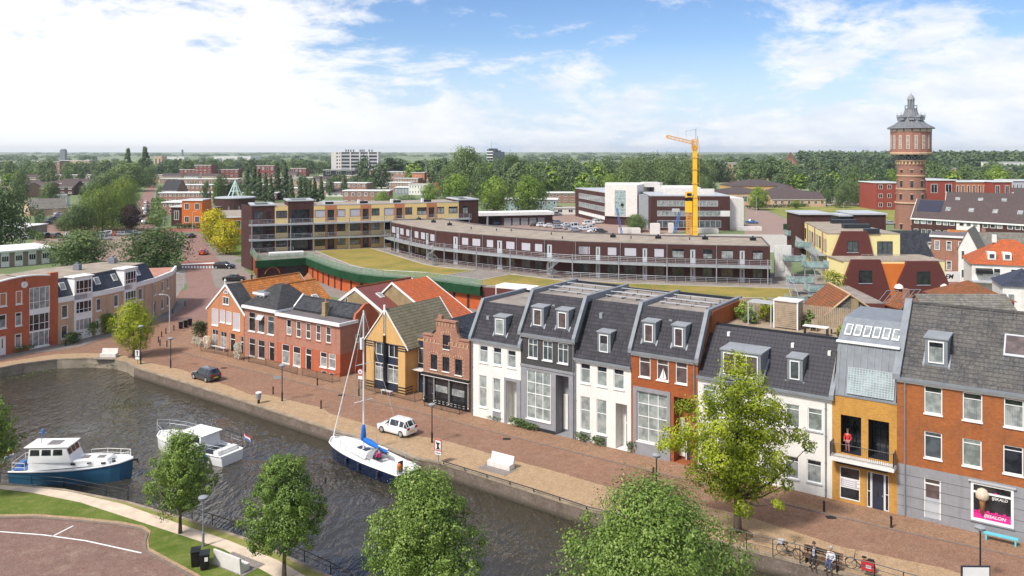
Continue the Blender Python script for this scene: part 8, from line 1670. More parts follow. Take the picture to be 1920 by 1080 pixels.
for px,py,col,ty,a,lb in ((1410,419,'blue','sedan',-25,'blue saloon on the road right of the office'),(1489,385,'silver','hatch',0,'silver car before the hall with dark doors, left'),(1505,387,'grey','hatch',5,'dark grey car before the hall with dark doors, middle'),(1527,387,'black','sedan',5,'dark blue black saloon right before the hall with dark doors'),(1553,386,'white','hatch',10,'small white car alone before the low white shed'),(1560,378,'white','hatch',10,'white car at the low white shed on the right'),(1670,421,'silver','sedan',0,'silver saloon at the foot of the water tower'),(1636,440,'red','hatch',0,'reddish car in the gap behind the maroon block')): car(px,py,a,col,ty,lb,'cars right of the office')
# ======================= boats =======================
WL=-1.25
def hull(par,L,B_,fs,fb,m,mb='black',mw='white',full=.72,nm='hull'):
    n=14; rings=[]; deck=[]
    for i in range(n+1):
        s=i/n; x=-L/2+L*s; hb=B_/2*min(1,(.80+.5*s if s<.4 else 1))*(1 if s<.5 else math.sqrt(max(0,1-((s-.5)/.5)**2.3))); hb=max(hb,.03); f=fs+(fb-fs)*s**2; xo=.0 if s<.6 else (s-.6)**2*.9
        rings.append([(x+xo,-hb,f),(x+xo*.6,-hb*.97,f*.55),(x,-hb*.9,.0),(x-(.4*(s>.9)),-hb*.5,-.3),(x-(.4*(s>.9)),hb*.5,-.3),(x,hb*.9,.0),(x+xo*.6,hb*.97,f*.55),(x+xo,hb,f)]); deck.append((x+xo,hb,f))
    b=MB(); 
    for k in range(n):
        for i in range(7): b.poly([rings[k][i],rings[k+1][i],rings[k+1][i+1],rings[k][i+1]],1 if i in(2,3,4) else 0)
    b.poly(rings[0][::-1]); b.build(nm,[K[m],K[mb]],par,50)
    d=MB()
    for k in range(n): a,c=deck[k],deck[k+1]; d.poly([(a[0],-a[1],a[2]-.06),(c[0],-c[1],c[2]-.06),(c[0],c[1],c[2]-.06),(a[0],a[1],a[2]-.06)])
    d.build('deck',K[mw],par); w_=MB()
    for s_ in (-1,1): w_.path([(x,s_*y,z) for x,y,z in deck],.075,6)
    w_.build('rubbing_strake',K[mw],par); return deck
def wheelhouse(par,x0,x1,w_,z0,z1,m='white',rake=.25,nm='cabin',roof=True,npane=3,pm='gd'):
    b=MB(); b.add([(x0,-w_/2,z0),(x1,-w_/2,z0),(x1,w_/2,z0),(x0,w_/2,z0),(x0+.1,-w_/2*.9,z1),(x1-rake,-w_/2*.9,z1),(x1-rake,w_/2*.9,z1),(x0+.1,w_/2*.9,z1)],[(0,1,5,4),(1,2,6,5),(2,3,7,6),(3,0,4,7),(4,5,6,7),(3,2,1,0)]); o=b.build(nm,K[m],par,bevel=.05)
    if roof: b=MB(); b.box(x0-.3,x1-rake+.25,-w_/2*.97,w_/2*.97,z1,z1+.09); b.build('roof',K[m],o,bevel=.04)
    if npane:
        za,zb_=z0+(z1-z0)*.5,z0+(z1-z0)*.88; L_=x1-rake-x0-.3
        for s_ in (-1,1):
            for k in range(npane): a=x0+.2+L_*k/npane; c=a+L_/npane-.16; yy=lambda z:s_*(w_/2*(1-.1*(z-z0)/(z1-z0))+.012); b=MB(); b.poly([(a,yy(za),za),(c,yy(za),za),(c-.03,yy(zb_),zb_),(a+.03,yy(zb_),zb_)][::s_ if s_==1 else -1]); b.build('window',K[pm],o)
        for k in range(3): y0=-w_/2*.85+w_*.85*k/3*1.0; y1=y0+w_*.85/3-.08; xx=lambda z:x1-rake*(z-z0)/(z1-z0)+.015; b=MB(); b.poly([(xx(za),y0,za),(xx(za),y1,za),(xx(zb_),y1,zb_),(xx(zb_),y0,zb_)]); b.build('window',K[pm],o)
    return o
def rail(par,pts,h,m='steel',r=.022,mid=True):
    b=MB(); b.path([(x,y,z+h) for x,y,z in pts],r,5)
    if mid: b.path([(x,y,z+h*.5) for x,y,z in pts],r*.7,4)
    for x,y,z in pts: b.tube((x,y,z),(x,y,z+h),r,None,5)
    return b.build('rail',K[m],par)
def flag(par,x,y,z,rot=0):
    b=MB(); b.tube((x,y,z),(x-.35,y,z+1.3),.02,None,5); o=b.build('flagstaff',K['wood'],par)
    for i,m in enumerate(('red_f','white','blue')):
        b=MB(); 
        for k in range(4): a0=k/4*.8; a1=(k+1)/4*.8; w0=.09*math.sin(k*1.7); w1=.09*math.sin((k+1)*1.7); zt_=z+1.25-i*.16; b.poly([(x-.33-a0,y+w0,zt_-a0*.5),(x-.33-a1,y+w1,zt_-a1*.5),(x-.33-a1,y+w1,zt_-.16-a1*.5),(x-.33-a0,y+w0,zt_-.16-a0*.5)])
        b.build('flag_stripe',K[m],o)
K['red_f']=plain('flag_red',(.5,.03,.04),.7,.05); K['hullb']=plain('blue_hull',(.030,.115,.20),.25,.10,.6,coat=.4); K['hulln']=plain('navy_hull',(.006,.014,.045),.12,.1,coat=.5); K['gel']=plain('white_gelcoat',(.80,.79,.76),.25,.03,coat=.3); K['canvas']=plain('blue_canvas',(.01,.13,.50),.8,.15,3); K['white_c']=plain('white_canvas',(.80,.80,.79),.8,.04)
q=G(126,906,WL); r=thing('motor_yacht','motor yacht with a blue hull and white wheelhouse, bow to the right','boat',(q[0],q[1]+1.1,WL),R(3))
dk=hull(r,9.5,3.2,1.1,1.6,'hullb',mw='gel'); K['gel2']=K['gel']
b=MB(); b.add([(-3.2,-1.25,1.1),(3.3,-.85,1.4),(3.3,.85,1.4),(-3.2,1.25,1.1),(-3.2,-1.15,1.75),(3.0,-.7,1.8),(3.0,.7,1.8),(-3.2,1.15,1.75)],[(0,1,5,4),(1,2,6,5),(2,3,7,6),(3,0,4,7),(4,5,6,7)]); o=b.build('coachroof',K['gel'],r,bevel=.06)
for x in (.2,1.5,2.6): b=MB(); yy=-1.25+.4*(x+3.2)/6.5-.02; b.box(x,x+.35,yy-.02,yy+.08,1.48,1.64); b.build('porthole',K['gd'],o)
for x in (.7,2.0): b=MB(); b.box(x,x+.6,-.3,.3,1.78,1.83); b.build('deck_hatch',K['gbr'],o)
o=wheelhouse(r,-3.3,.3,2.3,1.7,2.95,'gel',.5,'wheelhouse',npane=3); b=MB(); b.box(-2.0,-1.0,-.5,.5,3.04,3.08); b.build('roof_hatch',K['gbr'],o); b=MB(); b.tube((-2.7,0,3.0),(-2.6,0,4.2),.03,None,5); b.tube((-2.95,0,3.9),(-2.25,0,3.9),.03,None,5); b.box(-2.7,-2.5,-.1,.1,4.0,4.2); b.build('mast',K['blue'],o)
rail(r,[(.8,-1.45,1.25),(2.2,-1.35,1.35),(3.5,-.9,1.45),(4.55,-.3,1.6),(4.7,0,1.62),(4.55,.3,1.6),(3.5,.9,1.45),(2.2,1.35,1.35),(.8,1.45,1.25)],.65,'white'); rail(r,[(-3.4,-1.35,1.1),(-4.5,-1.15,1.1),(-4.6,1.15,1.1),(-3.4,1.35,1.1)],.7,'white')
b=MB(); b.box(4.8,5.3,-.1,.1,1.4,1.55); b.tube((5.2,0,1.55),(5.35,0,1.15),.05,None,5); b.build('anchor',K['black'],r); flag(r,-4.65,0,1.2)
b=MB(); b.box(-4.6,-3.5,-1.0,1.0,1.12,1.15); b.box(-4.5,-4.1,-.5,.5,1.2,1.5); b.build('cockpit',K['blue'],r); b=MB(); b.lathe([(.13,1.3),(.16,1.5),(.13,1.7)],(3.4,-.3),10); b.build('rope_coil',K['dark'],r)
q=G(366,868,WL); r=thing('white_cruiser','white cabin cruiser with canvas top and flag at the stern, bow to the left','boat',(q[0]-.85,q[1]+2.3,WL),R(151))
hull(r,9.5,3.1,.9,1.25,'gel',mw='gel'); o=wheelhouse(r,-2.0,1.2,2.3,.95,2.2,'white_c',.8,'canvas_top',npane=2,pm='gd'); wheelhouse(r,1.0,3.4,1.9,1.0,1.5,'gel',.5,'coachroof',roof=False,npane=0)
b=MB(); b.box(-4.2,-3.6,-1.1,1.1,.85,1.2); b.build('aft_seat',K['gel'],r); b=MB(); b.box(-3.55,-2.1,-1.1,1.1,.82,.87); b.build('cockpit_well',K['dark'],r); b=MB(); b.tube((-2.6,-1.1,2.3),(-4.6,-1.2,2.1),.05,None,6); b.tube((-4.6,-1.2,2.1),(-4.7,-1.2,1.1),.04,None,6); b.build('boom_arm',K['black'],r)
rail(r,[(1.0,-1.5,1.3),(2.8,-1.3,1.42),(4.4,-.7,1.55),(5.2,0,1.65),(4.4,.7,1.55),(2.8,1.3,1.42),(1.0,1.5,1.3)],.65); rail(r,[(-3.0,1.5,1.2),(-4.9,1.3,1.2),(-4.95,-1.3,1.2),(-3.0,-1.5,1.2)],.6); flag(r,-4.95,-.9,1.3)
for x in (-3.3,-2.7): b=MB(); b.tube((x,1.62,.9),(x,1.62,.35),.11,None,8); b.tube((x,1.6,1.2),(x,1.62,.9),.02,None,4); b.build('fender',K['blue'],r)
# sailing yacht
a=Vector((*G(624,822,0),0)); c=Vector((*G(768,885,-.2),0)); mid_=(a+c)/2; hd=math.atan2(a.y-c.y,a.x-c.x); Ls=(a-c).length
r=thing('sailing_yacht','moored sailing yacht with navy hull, tall bare mast and blue sail cover','boat',(mid_.x,mid_.y,WL),hd)
dk=hull(r,Ls,3.1,1.05,1.35,'hulln',mb='black',mw='gel'); h_=Ls/2
mx=None
k=(682-CX)/F
for i in range(200):
    s_=-h_+Ls*i/200; p=r.location+Vector((math.cos(hd)*s_,math.sin(hd)*s_,0))
    if mx is None and p.x-k*p.y<0: mx=s_; MD=p.y
zm=H-(582-HY)*MD/F-WL; print('mast',mx,MD,zm,Ls)
b=MB(); b.tube((mx,0,1.2),(mx,0,zm),.075,.06,8); o=b.build('mast',K['white_c'],r); b=MB()
for z_,w_ in ((1.2+(zm-1.2)*.62,.85),(1.2+(zm-1.2)*.36,.95)): b.tube((mx,-w_,z_),(mx,w_,z_),.035,None,5)
b.build('spreader',K['white_c'],o); b=MB(); b.box(mx-.12,mx+.12,.02,.3,zm-3.4,zm-2.4); b.build('radar_reflector',K['white'],o)
b=MB(); b.tube((h_-.1,0,1.5),(mx+.08,0,zm-.3),.06,.04,7); b.build('furled_foresail',K['white_c'],r)
b=MB()
for y in (-1.4,1.4): b.tube((mx-.2,y,1.2),(mx,y*.62,1.2+(zm-1.2)*.62),.014,None,4); b.tube((mx,y*.62,1.2+(zm-1.2)*.62),(mx,0,zm-.1),.014,None,4)
b.tube((-h_+.1,0,1.3),(mx,0,zm),.014,None,4); b.build('rigging',K['steel'],r)
b=MB(); b.lathe([(.1,0),(.22,.15),(.26,.8),(.2,1.9),(.12,3.0),(.05,3.5)],(0,0),10); b.xf(Matrix.Translation((mx-.05,0,2.3))@Matrix.Rotation(R(-96),4,'Y'),0); b.build('sail_cover',K['canvas'],r,1); b=MB(); b.lathe([(.1,2.1),(.26,2.3),(.2,3.2),(.1,3.6)],(mx,0),10); b.build('sail_cover',K['canvas'],r,1)
b=MB(); b.tube((mx,0,2.25),(mx-3.4,0,2.2),.06,None,6); b.build('boom',K['white_c'],r)
b=MB(); b.add([(-.6,-.95,1.15),(mx+1.6,-.7,1.2),(mx+1.6,.7,1.2),(-.6,.95,1.15),(-.6,-.8,1.5),(mx+1.2,-.5,1.42),(mx+1.2,.5,1.42),(-.6,.8,1.5)],[(0,1,5,4),(1,2,6,5),(2,3,7,6),(3,0,4,7),(4,5,6,7)]); o=b.build('coachroof',K['gel'],r,bevel=.05)
for x in (.1,.9): b=MB(); b.box(x,x+.5,-.3,.3,1.5,1.54); b.build('deck_hatch',K['gd'],o)
b=MB(); i0=0
for t0 in range(6): a0=math.pi*t0/6; a1=math.pi*(t0+1)/6; b.poly([(-1.5,.85*math.cos(a0),1.2+.95*math.sin(a0)),(-1.5,.85*math.cos(a1),1.2+.95*math.sin(a1)),(-.5,.8*math.cos(a1),1.2+.5*math.sin(a1)),(-.5,.8*math.cos(a0),1.2+.5*math.sin(a0))])
b.build('spray_hood',K['grey_r'],r); b=MB(); b.box(-h_+.4,-1.4,-.75,.75,.95,1.0); b.box(-h_+.4,-1.5,-1.05,-.8,1.0,1.35); b.box(-h_+.4,-1.5,.8,1.05,1.0,1.35); b.build('cockpit',K['gel'],r)
rail(r,[(-h_+.1,-1.25,1.1),(-2.5,-1.5,1.12),(-.5,-1.5,1.15),(1.5,-1.4,1.2),(3,-.9,1.28),(h_-.1,0,1.4),(3,.9,1.28),(1.5,1.4,1.2),(-.5,1.5,1.15),(-2.5,1.5,1.12),(-h_+.1,1.25,1.1),(-h_+.1,-1.25,1.1)],.6,r=.015)
for x in (-3.2,-.6,1.2): b=MB(); b.tube((x,1.6,.95),(x,1.6,.35),.12,None,8); b.build('fender',K['navy'],r)
b=MB(); b.box(-h_-.05,-h_+.0,-.22,.22,.2,1.0); b.path([(-h_-.08,-.2,.2),(-h_-.08,-.2,1.1),(-h_-.08,.2,1.1),(-h_-.08,.2,.2)],.03,5); b.build('stern_ladder',K['steel'],r)
text(r,'stern_lettering','AMELIE',0,-.02,.75,.26,K['white'],Ax(-h_-.02,1.0,-h_-.02,-1.0),.0) if 0 else None
b=MB(); b.lathe([(.1,1.4),(.2,1.5),(.2,1.8),(.1,1.95)],(-h_+.25,.9),10); b.build('life_buoy',K['orange'],r); b=MB(); b.box(-h_+.6,-h_+.7,.2,.7,1.0,1.9); b.build('outboard_cover',K['navy'],r)
# ======================= people =======================
SK=plain('skin',(.48,.29,.21),.6,.05); HRg=plain('grey_hair',(.35,.33,.31),.9,.1); HRd=plain('brown_hair',(.08,.05,.03),.9,.1)
def skin_mesh(name,J,E,m,parent,sub=1):
    me=bpy.data.meshes.new(name); me.from_pydata([j[:3] for j in J],E,[]); o=bpy.data.objects.new(name,me); COL.objects.link(o); o.modifiers.new('skin','SKIN'); 
    for i,j in enumerate(J): me.skin_vertices[0].data[i].radius=(j[3],j[4] if len(j)>4 else j[3])
    me.skin_vertices[0].data[0].use_root=True; s=o.modifiers.new('sub','SUBSURF'); s.levels=s.render_levels=sub; bpy.context.view_layer.update()
    nm=bpy.data.meshes.new_from_object(o.evaluated_get(bpy.context.evaluated_depsgraph_get())); bpy.data.objects.remove(o); nm.materials.clear(); nm.materials.append(m)
    nm.polygons.foreach_set('use_smooth',[True]*len(nm.polygons)); q=bpy.data.objects.new(name,nm); COL.objects.link(q)
    if parent: q.parent=parent
    return q
def person(label,loc,rz,top,trous,hair,sit=True,armL=None,armR=None,shirt2=None,s=1.0):
    r=thing('person',label,'person',loc,rz,'people'); z=.48 if sit else .93
    if sit: legs=[(.10,-.02,z,.085),(.12,-.44,z+.02,.068),(.13,-.50,.10,.045),(.13,-.62,.05,.04)]; legs2=[(-.10,-.02,z,.085),(-.13,-.42,z+.02,.068),(-.15,-.44,.10,.045),(-.15,-.57,.05,.04)]
    else: legs=[(.09,0,z-.02,.085),(.10,-.03,.5,.062),(.10,.02,.09,.042),(.10,-.12,.04,.04)]; legs2=[(-.09,0,z-.02,.085),(-.11,.02,.5,.062),(-.11,.05,.09,.042),(-.11,-.09,.04,.04)]
    aL=armL or [(.19,.02,z+.52,.052),(.25,.02,z+.27,.042),(.20,-.2,z+.14,.032)]; aR=armR or [(-.19,.02,z+.52,.052),(-.25,.02,z+.27,.042),(-.20,-.2,z+.14,.032)]
    J=[(0,0,z,.13,.10),(0,.01,z+.28,.125,.09),(0,.03,z+.48,.15,.085),(0,.02,z+.60,.055),(0,0,z+.67,.055),(0,-.015,z+.77,.088,.10),(0,-.01,z+.86,.075,.085)]; E=[(i,i+1) for i in range(6)]
    for ch,root in ((legs,0),(legs2,0),(aL,2),(aR,2)):
        k=len(J); J+=ch; E.append((root,k)); E+=[(k+i,k+i+1) for i in range(len(ch)-1)]
    hands=[]
    for a in (aL,aR):   # palm, five fingers
        e=Vector(a[-1][:3]); d=(e-Vector(a[-2][:3])).normalized(); k=len(J); J.append((*(e+d*.07),.028,.016)); E.append(([i for i,j in enumerate(J) if j[:3]==a[-1][:3]][0],k)); sd=d.cross(Vector((0,0,1))).normalized()
        for f in range(4): J.append((*(e+d*(.15-.012*abs(f-1.3))+sd*(f-1.5)*.018+Vector((0,0,-.015))),.008)); E.append((k,len(J)-1))
        J.append((*(e+d*.08+sd*.05),.009)); E.append((k,len(J)-1))
    body=skin_mesh('body',J,E,SK,r,1)
    f=MB(); f.tube((0,-.10,z+.775),(0,-.135,z+.76),.016,.012,6); f.build('nose',SK,body,1); f=MB()
    for s_ in (-.035,.035): f.box(s_-.012,s_+.012,-.108,-.095,z+.795,z+.807)
    f.build('eyes',K['black'],body); f=MB(); f.box(-.025,.025,-.105,-.09,z+.725,z+.732); f.build('mouth',K['red_f'],body)
    hb=MB(); hb.lathe([(.105,z+.80),(.112,z+.86),(.09,z+.93),(.03,z+.965)],(0,.02),14); hb.build('hair',hair,r,1)
    T=[(0,0,z+.02,.155,.12),(0,.01,z+.28,.15,.11),(0,.03,z+.48,.172,.10),(0,.02,z+.55,.07)]; e=[(0,1),(1,2),(2,3)]
    for ch in (aL,aR): k=len(T); T+=[(x,y,zz,q_+.02) for x,y,zz,q_ in ch]; e.append((2,k)); e+=[(k,k+1),(k+1,k+2)]
    skin_mesh('shirt',T,e,top,r); T=[(0,0,z,.15,.12)]; e=[]
    if shirt2: b=MB(); b.box(-.07,.07,-.145,-.11,z+.05,z+.5); b.build('open_shirt_front',shirt2,r)
    for ch in (legs,legs2): k=len(T); T+=[(x,y,zz,q_+.02) for x,y,zz,q_ in ch[:3]]; e.append((0,k)); e+=[(k,k+1),(k+1,k+2)]
    skin_mesh('trousers',T,e,trous,r)
    for ch in (legs,legs2): p=ch[-1]; b=MB(); b.box(p[0]-.045,p[0]+.045,p[1]-.06,p[1]+.17,0,.09); b.build('shoe',K['black'],r,bevel=.02)
    return r
rb=FA.a
q=G(1541,1062); BX,BY=q[0],q[1]
r=thing('park_bench','dark wooden bench at the railing with two people sitting on it','bench',(BX,BY,.02),rb); b=MB()
for k in range(4): b.box(-1.2,1.2,-.22+k*.12,-.12+k*.12,.44,.48)
b.build('seat',K['wood_d'],r); b=MB()
for k in range(3): b.box(-1.2,1.2,.27+k*.03,.31+k*.03,.58+k*.14,.69+k*.14)
b.build('backrest',K['wood_d'],r)
for x in (-.95,.95): b=MB(); b.box(x-.04,x+.04,-.2,.25,0,.44); b.box(x-.04,x+.04,.24,.30,0,.95); b.build('leg',K['black'],r)
px_=lambda u,v:(BX+u*math.cos(rb)-v*math.sin(rb),BY+u*math.sin(rb)+v*math.cos(rb),.02)
person('man with outstretched arms in a black jacket over a light shirt on the bench',px_(-.5,.02),rb+.1,plain('black_jacket',(.012,.012,.015),.8,.1),plain('dark_trousers',(.02,.02,.025),.8,.1),HRd,shirt2=plain('pale_shirt',(.5,.52,.58),.8,.05),armL=[(.2,.04,1.0,.052),(.42,.10,.93,.042),(.62,.08,.80,.032)],armR=[(-.2,.04,1.0,.052),(-.42,.12,.95,.042),(-.62,.16,.92,.032)])
person('grey haired person in a white shirt and blue jeans on the bench',px_(.55,.02),rb-.15,plain('white_shirt',(.78,.78,.80),.8,.04),plain('blue_jeans',(.05,.08,.16),.8,.12),HRg)
p=FA.w(YEL[0]+1.05,.35); person('person in a red top standing on the balcony of the yellow brick house',(p[0],p[1],3.62),rb,plain('red_top',(.55,.04,.04),.8,.1),plain('checked_trousers',(.3,.12,.12),.8,.2),HRd,sit=False,s=1)
q=G(472,529); person('dark clothed person standing beside the black saloon',(q[0],q[1],0),1.0,K['black'],K['dark'],HRd,sit=False)
p=r_y=bpy.data.objects['sailing_yacht']; u_=-1.9; person('person in a pink top sitting in the cockpit of the sailing yacht',(p.location.x+math.cos(hd)*u_-math.sin(hd)*.4,p.location.y+math.sin(hd)*u_+math.cos(hd)*.4,WL+.9),hd+1.6,plain('pink_top',(.6,.03,.2),.8,.1),K['dark'],HRd)
# bicycles
def bike(label,px,py,rz,frame='black',bag=None):
    q=G(px,py,.02); r=thing('bicycle',label,'bicycle',(*q,.02),rz,'bicycles beside the bench')
    for x in (-.54,.54):
        b=MB(); b.path([(x+.34*math.cos(t_),0,.35+.34*math.sin(t_)) for t_ in np.linspace(0,2*math.pi,21)],.022,5); o=b.build('wheel',K['tyre'],r); b=MB()
        for k in range(8): t_=math.pi*2*k/8; b.tube((x,0,.35),(x+.33*math.cos(t_),0,.35+.33*math.sin(t_)),.004,None,3)
        b.build('spokes',K['steel'],o); b=MB(); b.path([(x+.38*math.cos(t_),0,.35+.38*math.sin(t_)) for t_ in np.linspace(.3,2.6,9)],.02,4); b.build('mudguard',K[frame],o)
    b=MB(); S_=(-.22,0,.82); C_=(-.08,0,.3); Hd=(.34,0,.88); b.tube(S_,C_,.022); b.tube(C_,(.33,0,.6),.028); b.tube(Hd,(.36,0,.55),.024); b.tube((.36,0,.6),(.54,0,.35),.018); b.tube(C_,(-.54,0,.35),.014); b.tube(S_,(-.54,0,.35),.012); b.tube((-.2,0,.7),(.34,0,.66),.018) ; b.build('frame',K[frame],r)
    b=MB(); b.box(-.36,-.1,-.09,.09,.88,.94); b.tube(S_,(-.23,0,.9),.016); b.build('saddle',K['black'],r); b=MB(); b.tube(Hd,(.3,0,1.08),.016); b.path([(.12,-.28,1.08),(.3,-.2,1.12),(.32,0,1.1),(.3,.2,1.12),(.12,.28,1.08)],.014,5); b.build('handlebar',K['black'],r)
    b=MB(); b.box(-.86,-.3,-.07,.07,.74,.76); b.tube((-.8,.05,.75),(-.54,.03,.36),.01); b.build('carrier',K['black'],r)
    if bag: 
        b=MB(); b.box(-.8,-.42,-.2,.2,*( (.78,.98) if bag=='crate' else (.45,.82))); b.build(bag,K['grey_l' if bag=='crate' else 'black'],r,bevel=.03)
    b=MB(); b.tube((-.08,-.08,.3),(-.08,.08,.3),.09,None,12); b.tube((-.08,.1,.3),(.06,.12,.2),.014); b.tube((-.08,-.1,.3),(-.22,-.12,.4),.014); b.build('crank',K['black'],r)
bike('bicycle with a grey crate on the carrier, left of the bench',1481,1045,rb-.05,bag='crate'); bike('black bicycle with panniers, right of the bench',1613,1070,rb+math.pi+.1,bag='pannier')
bike('black bicycle leaning at the yellow flats gallery with white seat cover',609,436,.2) ; o=bpy.data.objects['bicycle.002']; u=FY.w(U(604,436,-1.2),-1.2); o.location=(u[0],u[1],7.0); o['label']='bicycle standing on the first gallery of the yellow apartments'
# ======================= street furniture =======================
def lamp(px,py,label,h=4.2,sign=False,col='black',cone=True,z=0.01,**k):
    q=G(px,py,z); r=thing('street_lamp',label,'street lamp',(*q,z),0,'street lamps'); b=MB(); b.lathe([(.09,0),(.09,.9),(.05,1.0),(.045,h)],(0,0),8); b.build('pole',K[col],r)
    b=MB(); b.lathe([(.08,h),(.06,h+.12),(.30,h+.2)],(0,0),14,0,False); b.lathe([(.33,h+.33),(.30,h+.38),(.08,h+.46)],(0,0),14); b.build('lamp_shade',K['zinc_l'],r); b=MB(); b.lathe([(.08,h+.12),(.25,h+.2),(.27,h+.3)],(0,0),14); b.build('lamp_glass',K['gc'],r)
    if sign: b=MB(); b.box(-1.0,-.05,-.02,.02,h-1.1,h-.85); b.xf(Matrix.Rotation(-.2,4,'Z'),0); b.build('street_sign',K['zinc_l'],r)
    return r
lamp(320,690,'black street lamp at the bend, beside the quay',3.3); lamp(529,752,'black street lamp carrying a street name sign',3.45,True); lamp(810,830,'black street lamp between the white hatchback and the no mooring sign',3.15); lamp(1231,935,'black street lamp behind the largest linden',3.0); lamp(1838,1100,'black street lamp before the blue bench, right',3.3); lamp(381,1024,'grey street lamp beside the black bins on the near bank',2.95,col='zinc'); lamp(264,683,'green street lamp beside the small quay tree',4.4,col='net')
def tall_lamp(px,py,ytop,label,side=-1):
    q=G(px,py); h=H-(ytop-HY)*q[1]/F; r=thing('lamp_post',label,'lamp post',(*q,0),0,'tall pale lamp posts'); b=MB(); b.tube((0,0,0),(0,0,h-.5),.09,.06,8); b.path([(0,0,h-.5),(side*.3,0,h-.1),(side*1.2,0,h)],.045,5); b.build('pole',K['grey_l'],r); b=MB(); b.box(side*1.2-.35,side*1.2+.35,-.12,.12,h-.06,h+.06); b.build('lamp_head',K['grey_l'],r)
tall_lamp(318,624,552,'pale lamp post on the corner of the curved terrace'); tall_lamp(345,541,512,'pale lamp post at the end of the curved terrace'); tall_lamp(361,434,396,'tall white lamp post before the orange modern house',1); tall_lamp(306,428,407,'white lamp post left of the orange modern house',1); tall_lamp(227,432,416,'white lamp post by the left car park',1); tall_lamp(100,408,392,'white lamp post on the left lane',1); tall_lamp(1418,402,366,'pale lamp post before the church hall',-1); tall_lamp(1582,394,378,'pale lamp post behind the far roof blocks',1); tall_lamp(915,426,393,'lamp post before the garages',1)
def bollard(px,py,label,h=.85,g='black bollards',z=.01,m='black'):
    q=G(px,py,z); b=MB(); b.lathe([(.10,0),(.10,.08),(.075,.12),(.07,h-.22),(.095,h-.2),(.095,h-.12),(.06,h-.1),(.07,h-.02),(.02,h)],(0,0),10); o=b.build('bollard',K[m],loc=(*q,z)); tag(o,label,'bollard',g)
for i,(px,py) in enumerate([(123,649),(283,610),(297,642),(303,632),(313,650),(311,626),(300,648),(324,588),(347,573),(326,620),(595,723),(512,739),(602,766),(673,743),(1545,960),(1671,990),(1225,895) ]): bollard(px,py,['black bollard before the red clock building','black bollard left of the lamp post at the curved terrace','tallest black bollard of the cluster at the bend, left side','black bollard at the back left of the cluster at the bend','black bollard at the right front of the cluster at the bend','black bollard beside the tall pale lamp post','black bollard at the left front of the cluster','black bollard under the curved terrace door','black bollard at the far end of the curved pavement','black bollard nearest the bins','black bollard before the long red brick house','mossy bollard left of the lamp with street name sign','mossy bollard on the bulge of the quay paving','dark bollard at the kerb under the yacht mast','mossy bollard before the yellow brick house','dark bollard before the corner house','bollard beside the lamp behind the linden'][i])
q=G(485,756,.02); r=thing('service_post','blue grey service post with white top on the quay edge','post',(*q,.02)); b=MB(); b.lathe([(.14,0),(.14,.4)],(0,0),10); b.build('base',K['black'],r); b=MB(); b.lathe([(.2,.4),(.28,.85),(.3,1.05)],(0,0),12); b.build('body',K['zinc_l'],r); b=MB(); b.lathe([(.31,1.05),(.31,1.15),(.1,1.22)],(0,0),12); b.build('cap',K['white'],r)
def cbench(px,py,rz,label,w_=2.1,flip=1):
    q=G(px,py,.012); r=thing('concrete_bench',label,'bench',(*q,.012),rz,'white concrete benches'); b=MB(); b.box(-w_/2,w_/2,-.3,.25,0,.45); b.build('seat',K['conc_w'],r,bevel=.02); b=MB(); b.ext([(.25,0),(.42,0),(.50,1.0),(.38,1.0),(.25,.45)],'x',-w_/2,w_/2); b.build('backrest',K['conc_w'],r,bevel=.02)
    b=MB(); b.box(-w_/2-.3,w_/2+.3,-1.3,.5,-.01,.012); b.build('paving_slab',K['p_grey'],r); return r
cbench(938,876,FA.a,'white concrete bench on the quay facing the canal',2.3); cbench(204,669,R(-3),'white concrete bench above the curved quay wall',2.1)
q=G(432,1062,.01); r=cbench(436,1062,R(180-32),'white concrete bench on the near bank, its back to the car park',2.5)
def bin_(px,py,rz,label,z=.01,g='black wheelie bins'):
    q=G(px,py,z); r=thing('wheelie_bin',label,'bin',(*q,z),rz,g); b=MB(); b.add([(-.25,-.28,0.05),(.25,-.28,.05),(.25,.25,.05),(-.25,.25,.05),(-.29,-.35,.98),(.29,-.35,.98),(.29,.33,.98),(-.29,.33,.98)],[(0,1,5,4),(1,2,6,5),(2,3,7,6),(3,0,4,7),(4,5,6,7),(3,2,1,0)]); b.build('body',K['black'],r,bevel=.02); b=MB(); b.box(-.31,.31,-.40,.36,.99,1.06); b.build('lid',K['dark'],r,bevel=.02)
    for s_ in (-.24,.24): b=MB(); b.tube((s_-.03,.3,.1),(s_+.03,.3,.1),.1,None,10); b.build('wheel',K['tyre'],r)
    return r
r=bin_(367,1060,.3,'left black bin beside the grey lamp on the near bank'); r=bin_(384,1066,.3,'right black bin with white sticker on the near bank'); b=MB(); b.box(.0,.2,-.37,-.345,.6,.85); b.build('sticker',K['white'],r)
bin_(339,616,.5,'left one of three black bins by the bend'); bin_(348,613,.5,'middle one of three black bins by the bend'); bin_(356,610,.5,'right one of three black bins by the bend')
r=thing('blue_bench','turquoise wooden bench against the corner house','bench',(*FA.w(BIG[0]+6.6,-.75),.06),FA.a); b=MB(); b.box(-1.0,1.0,-.2,.2,.42,.48); b.build('seat',K['turq'],r)
for x in (-.85,.85): b=MB(); b.box(x-.05,x+.05,-.18,.18,0,.418); b.build('leg',K['turq'],r)
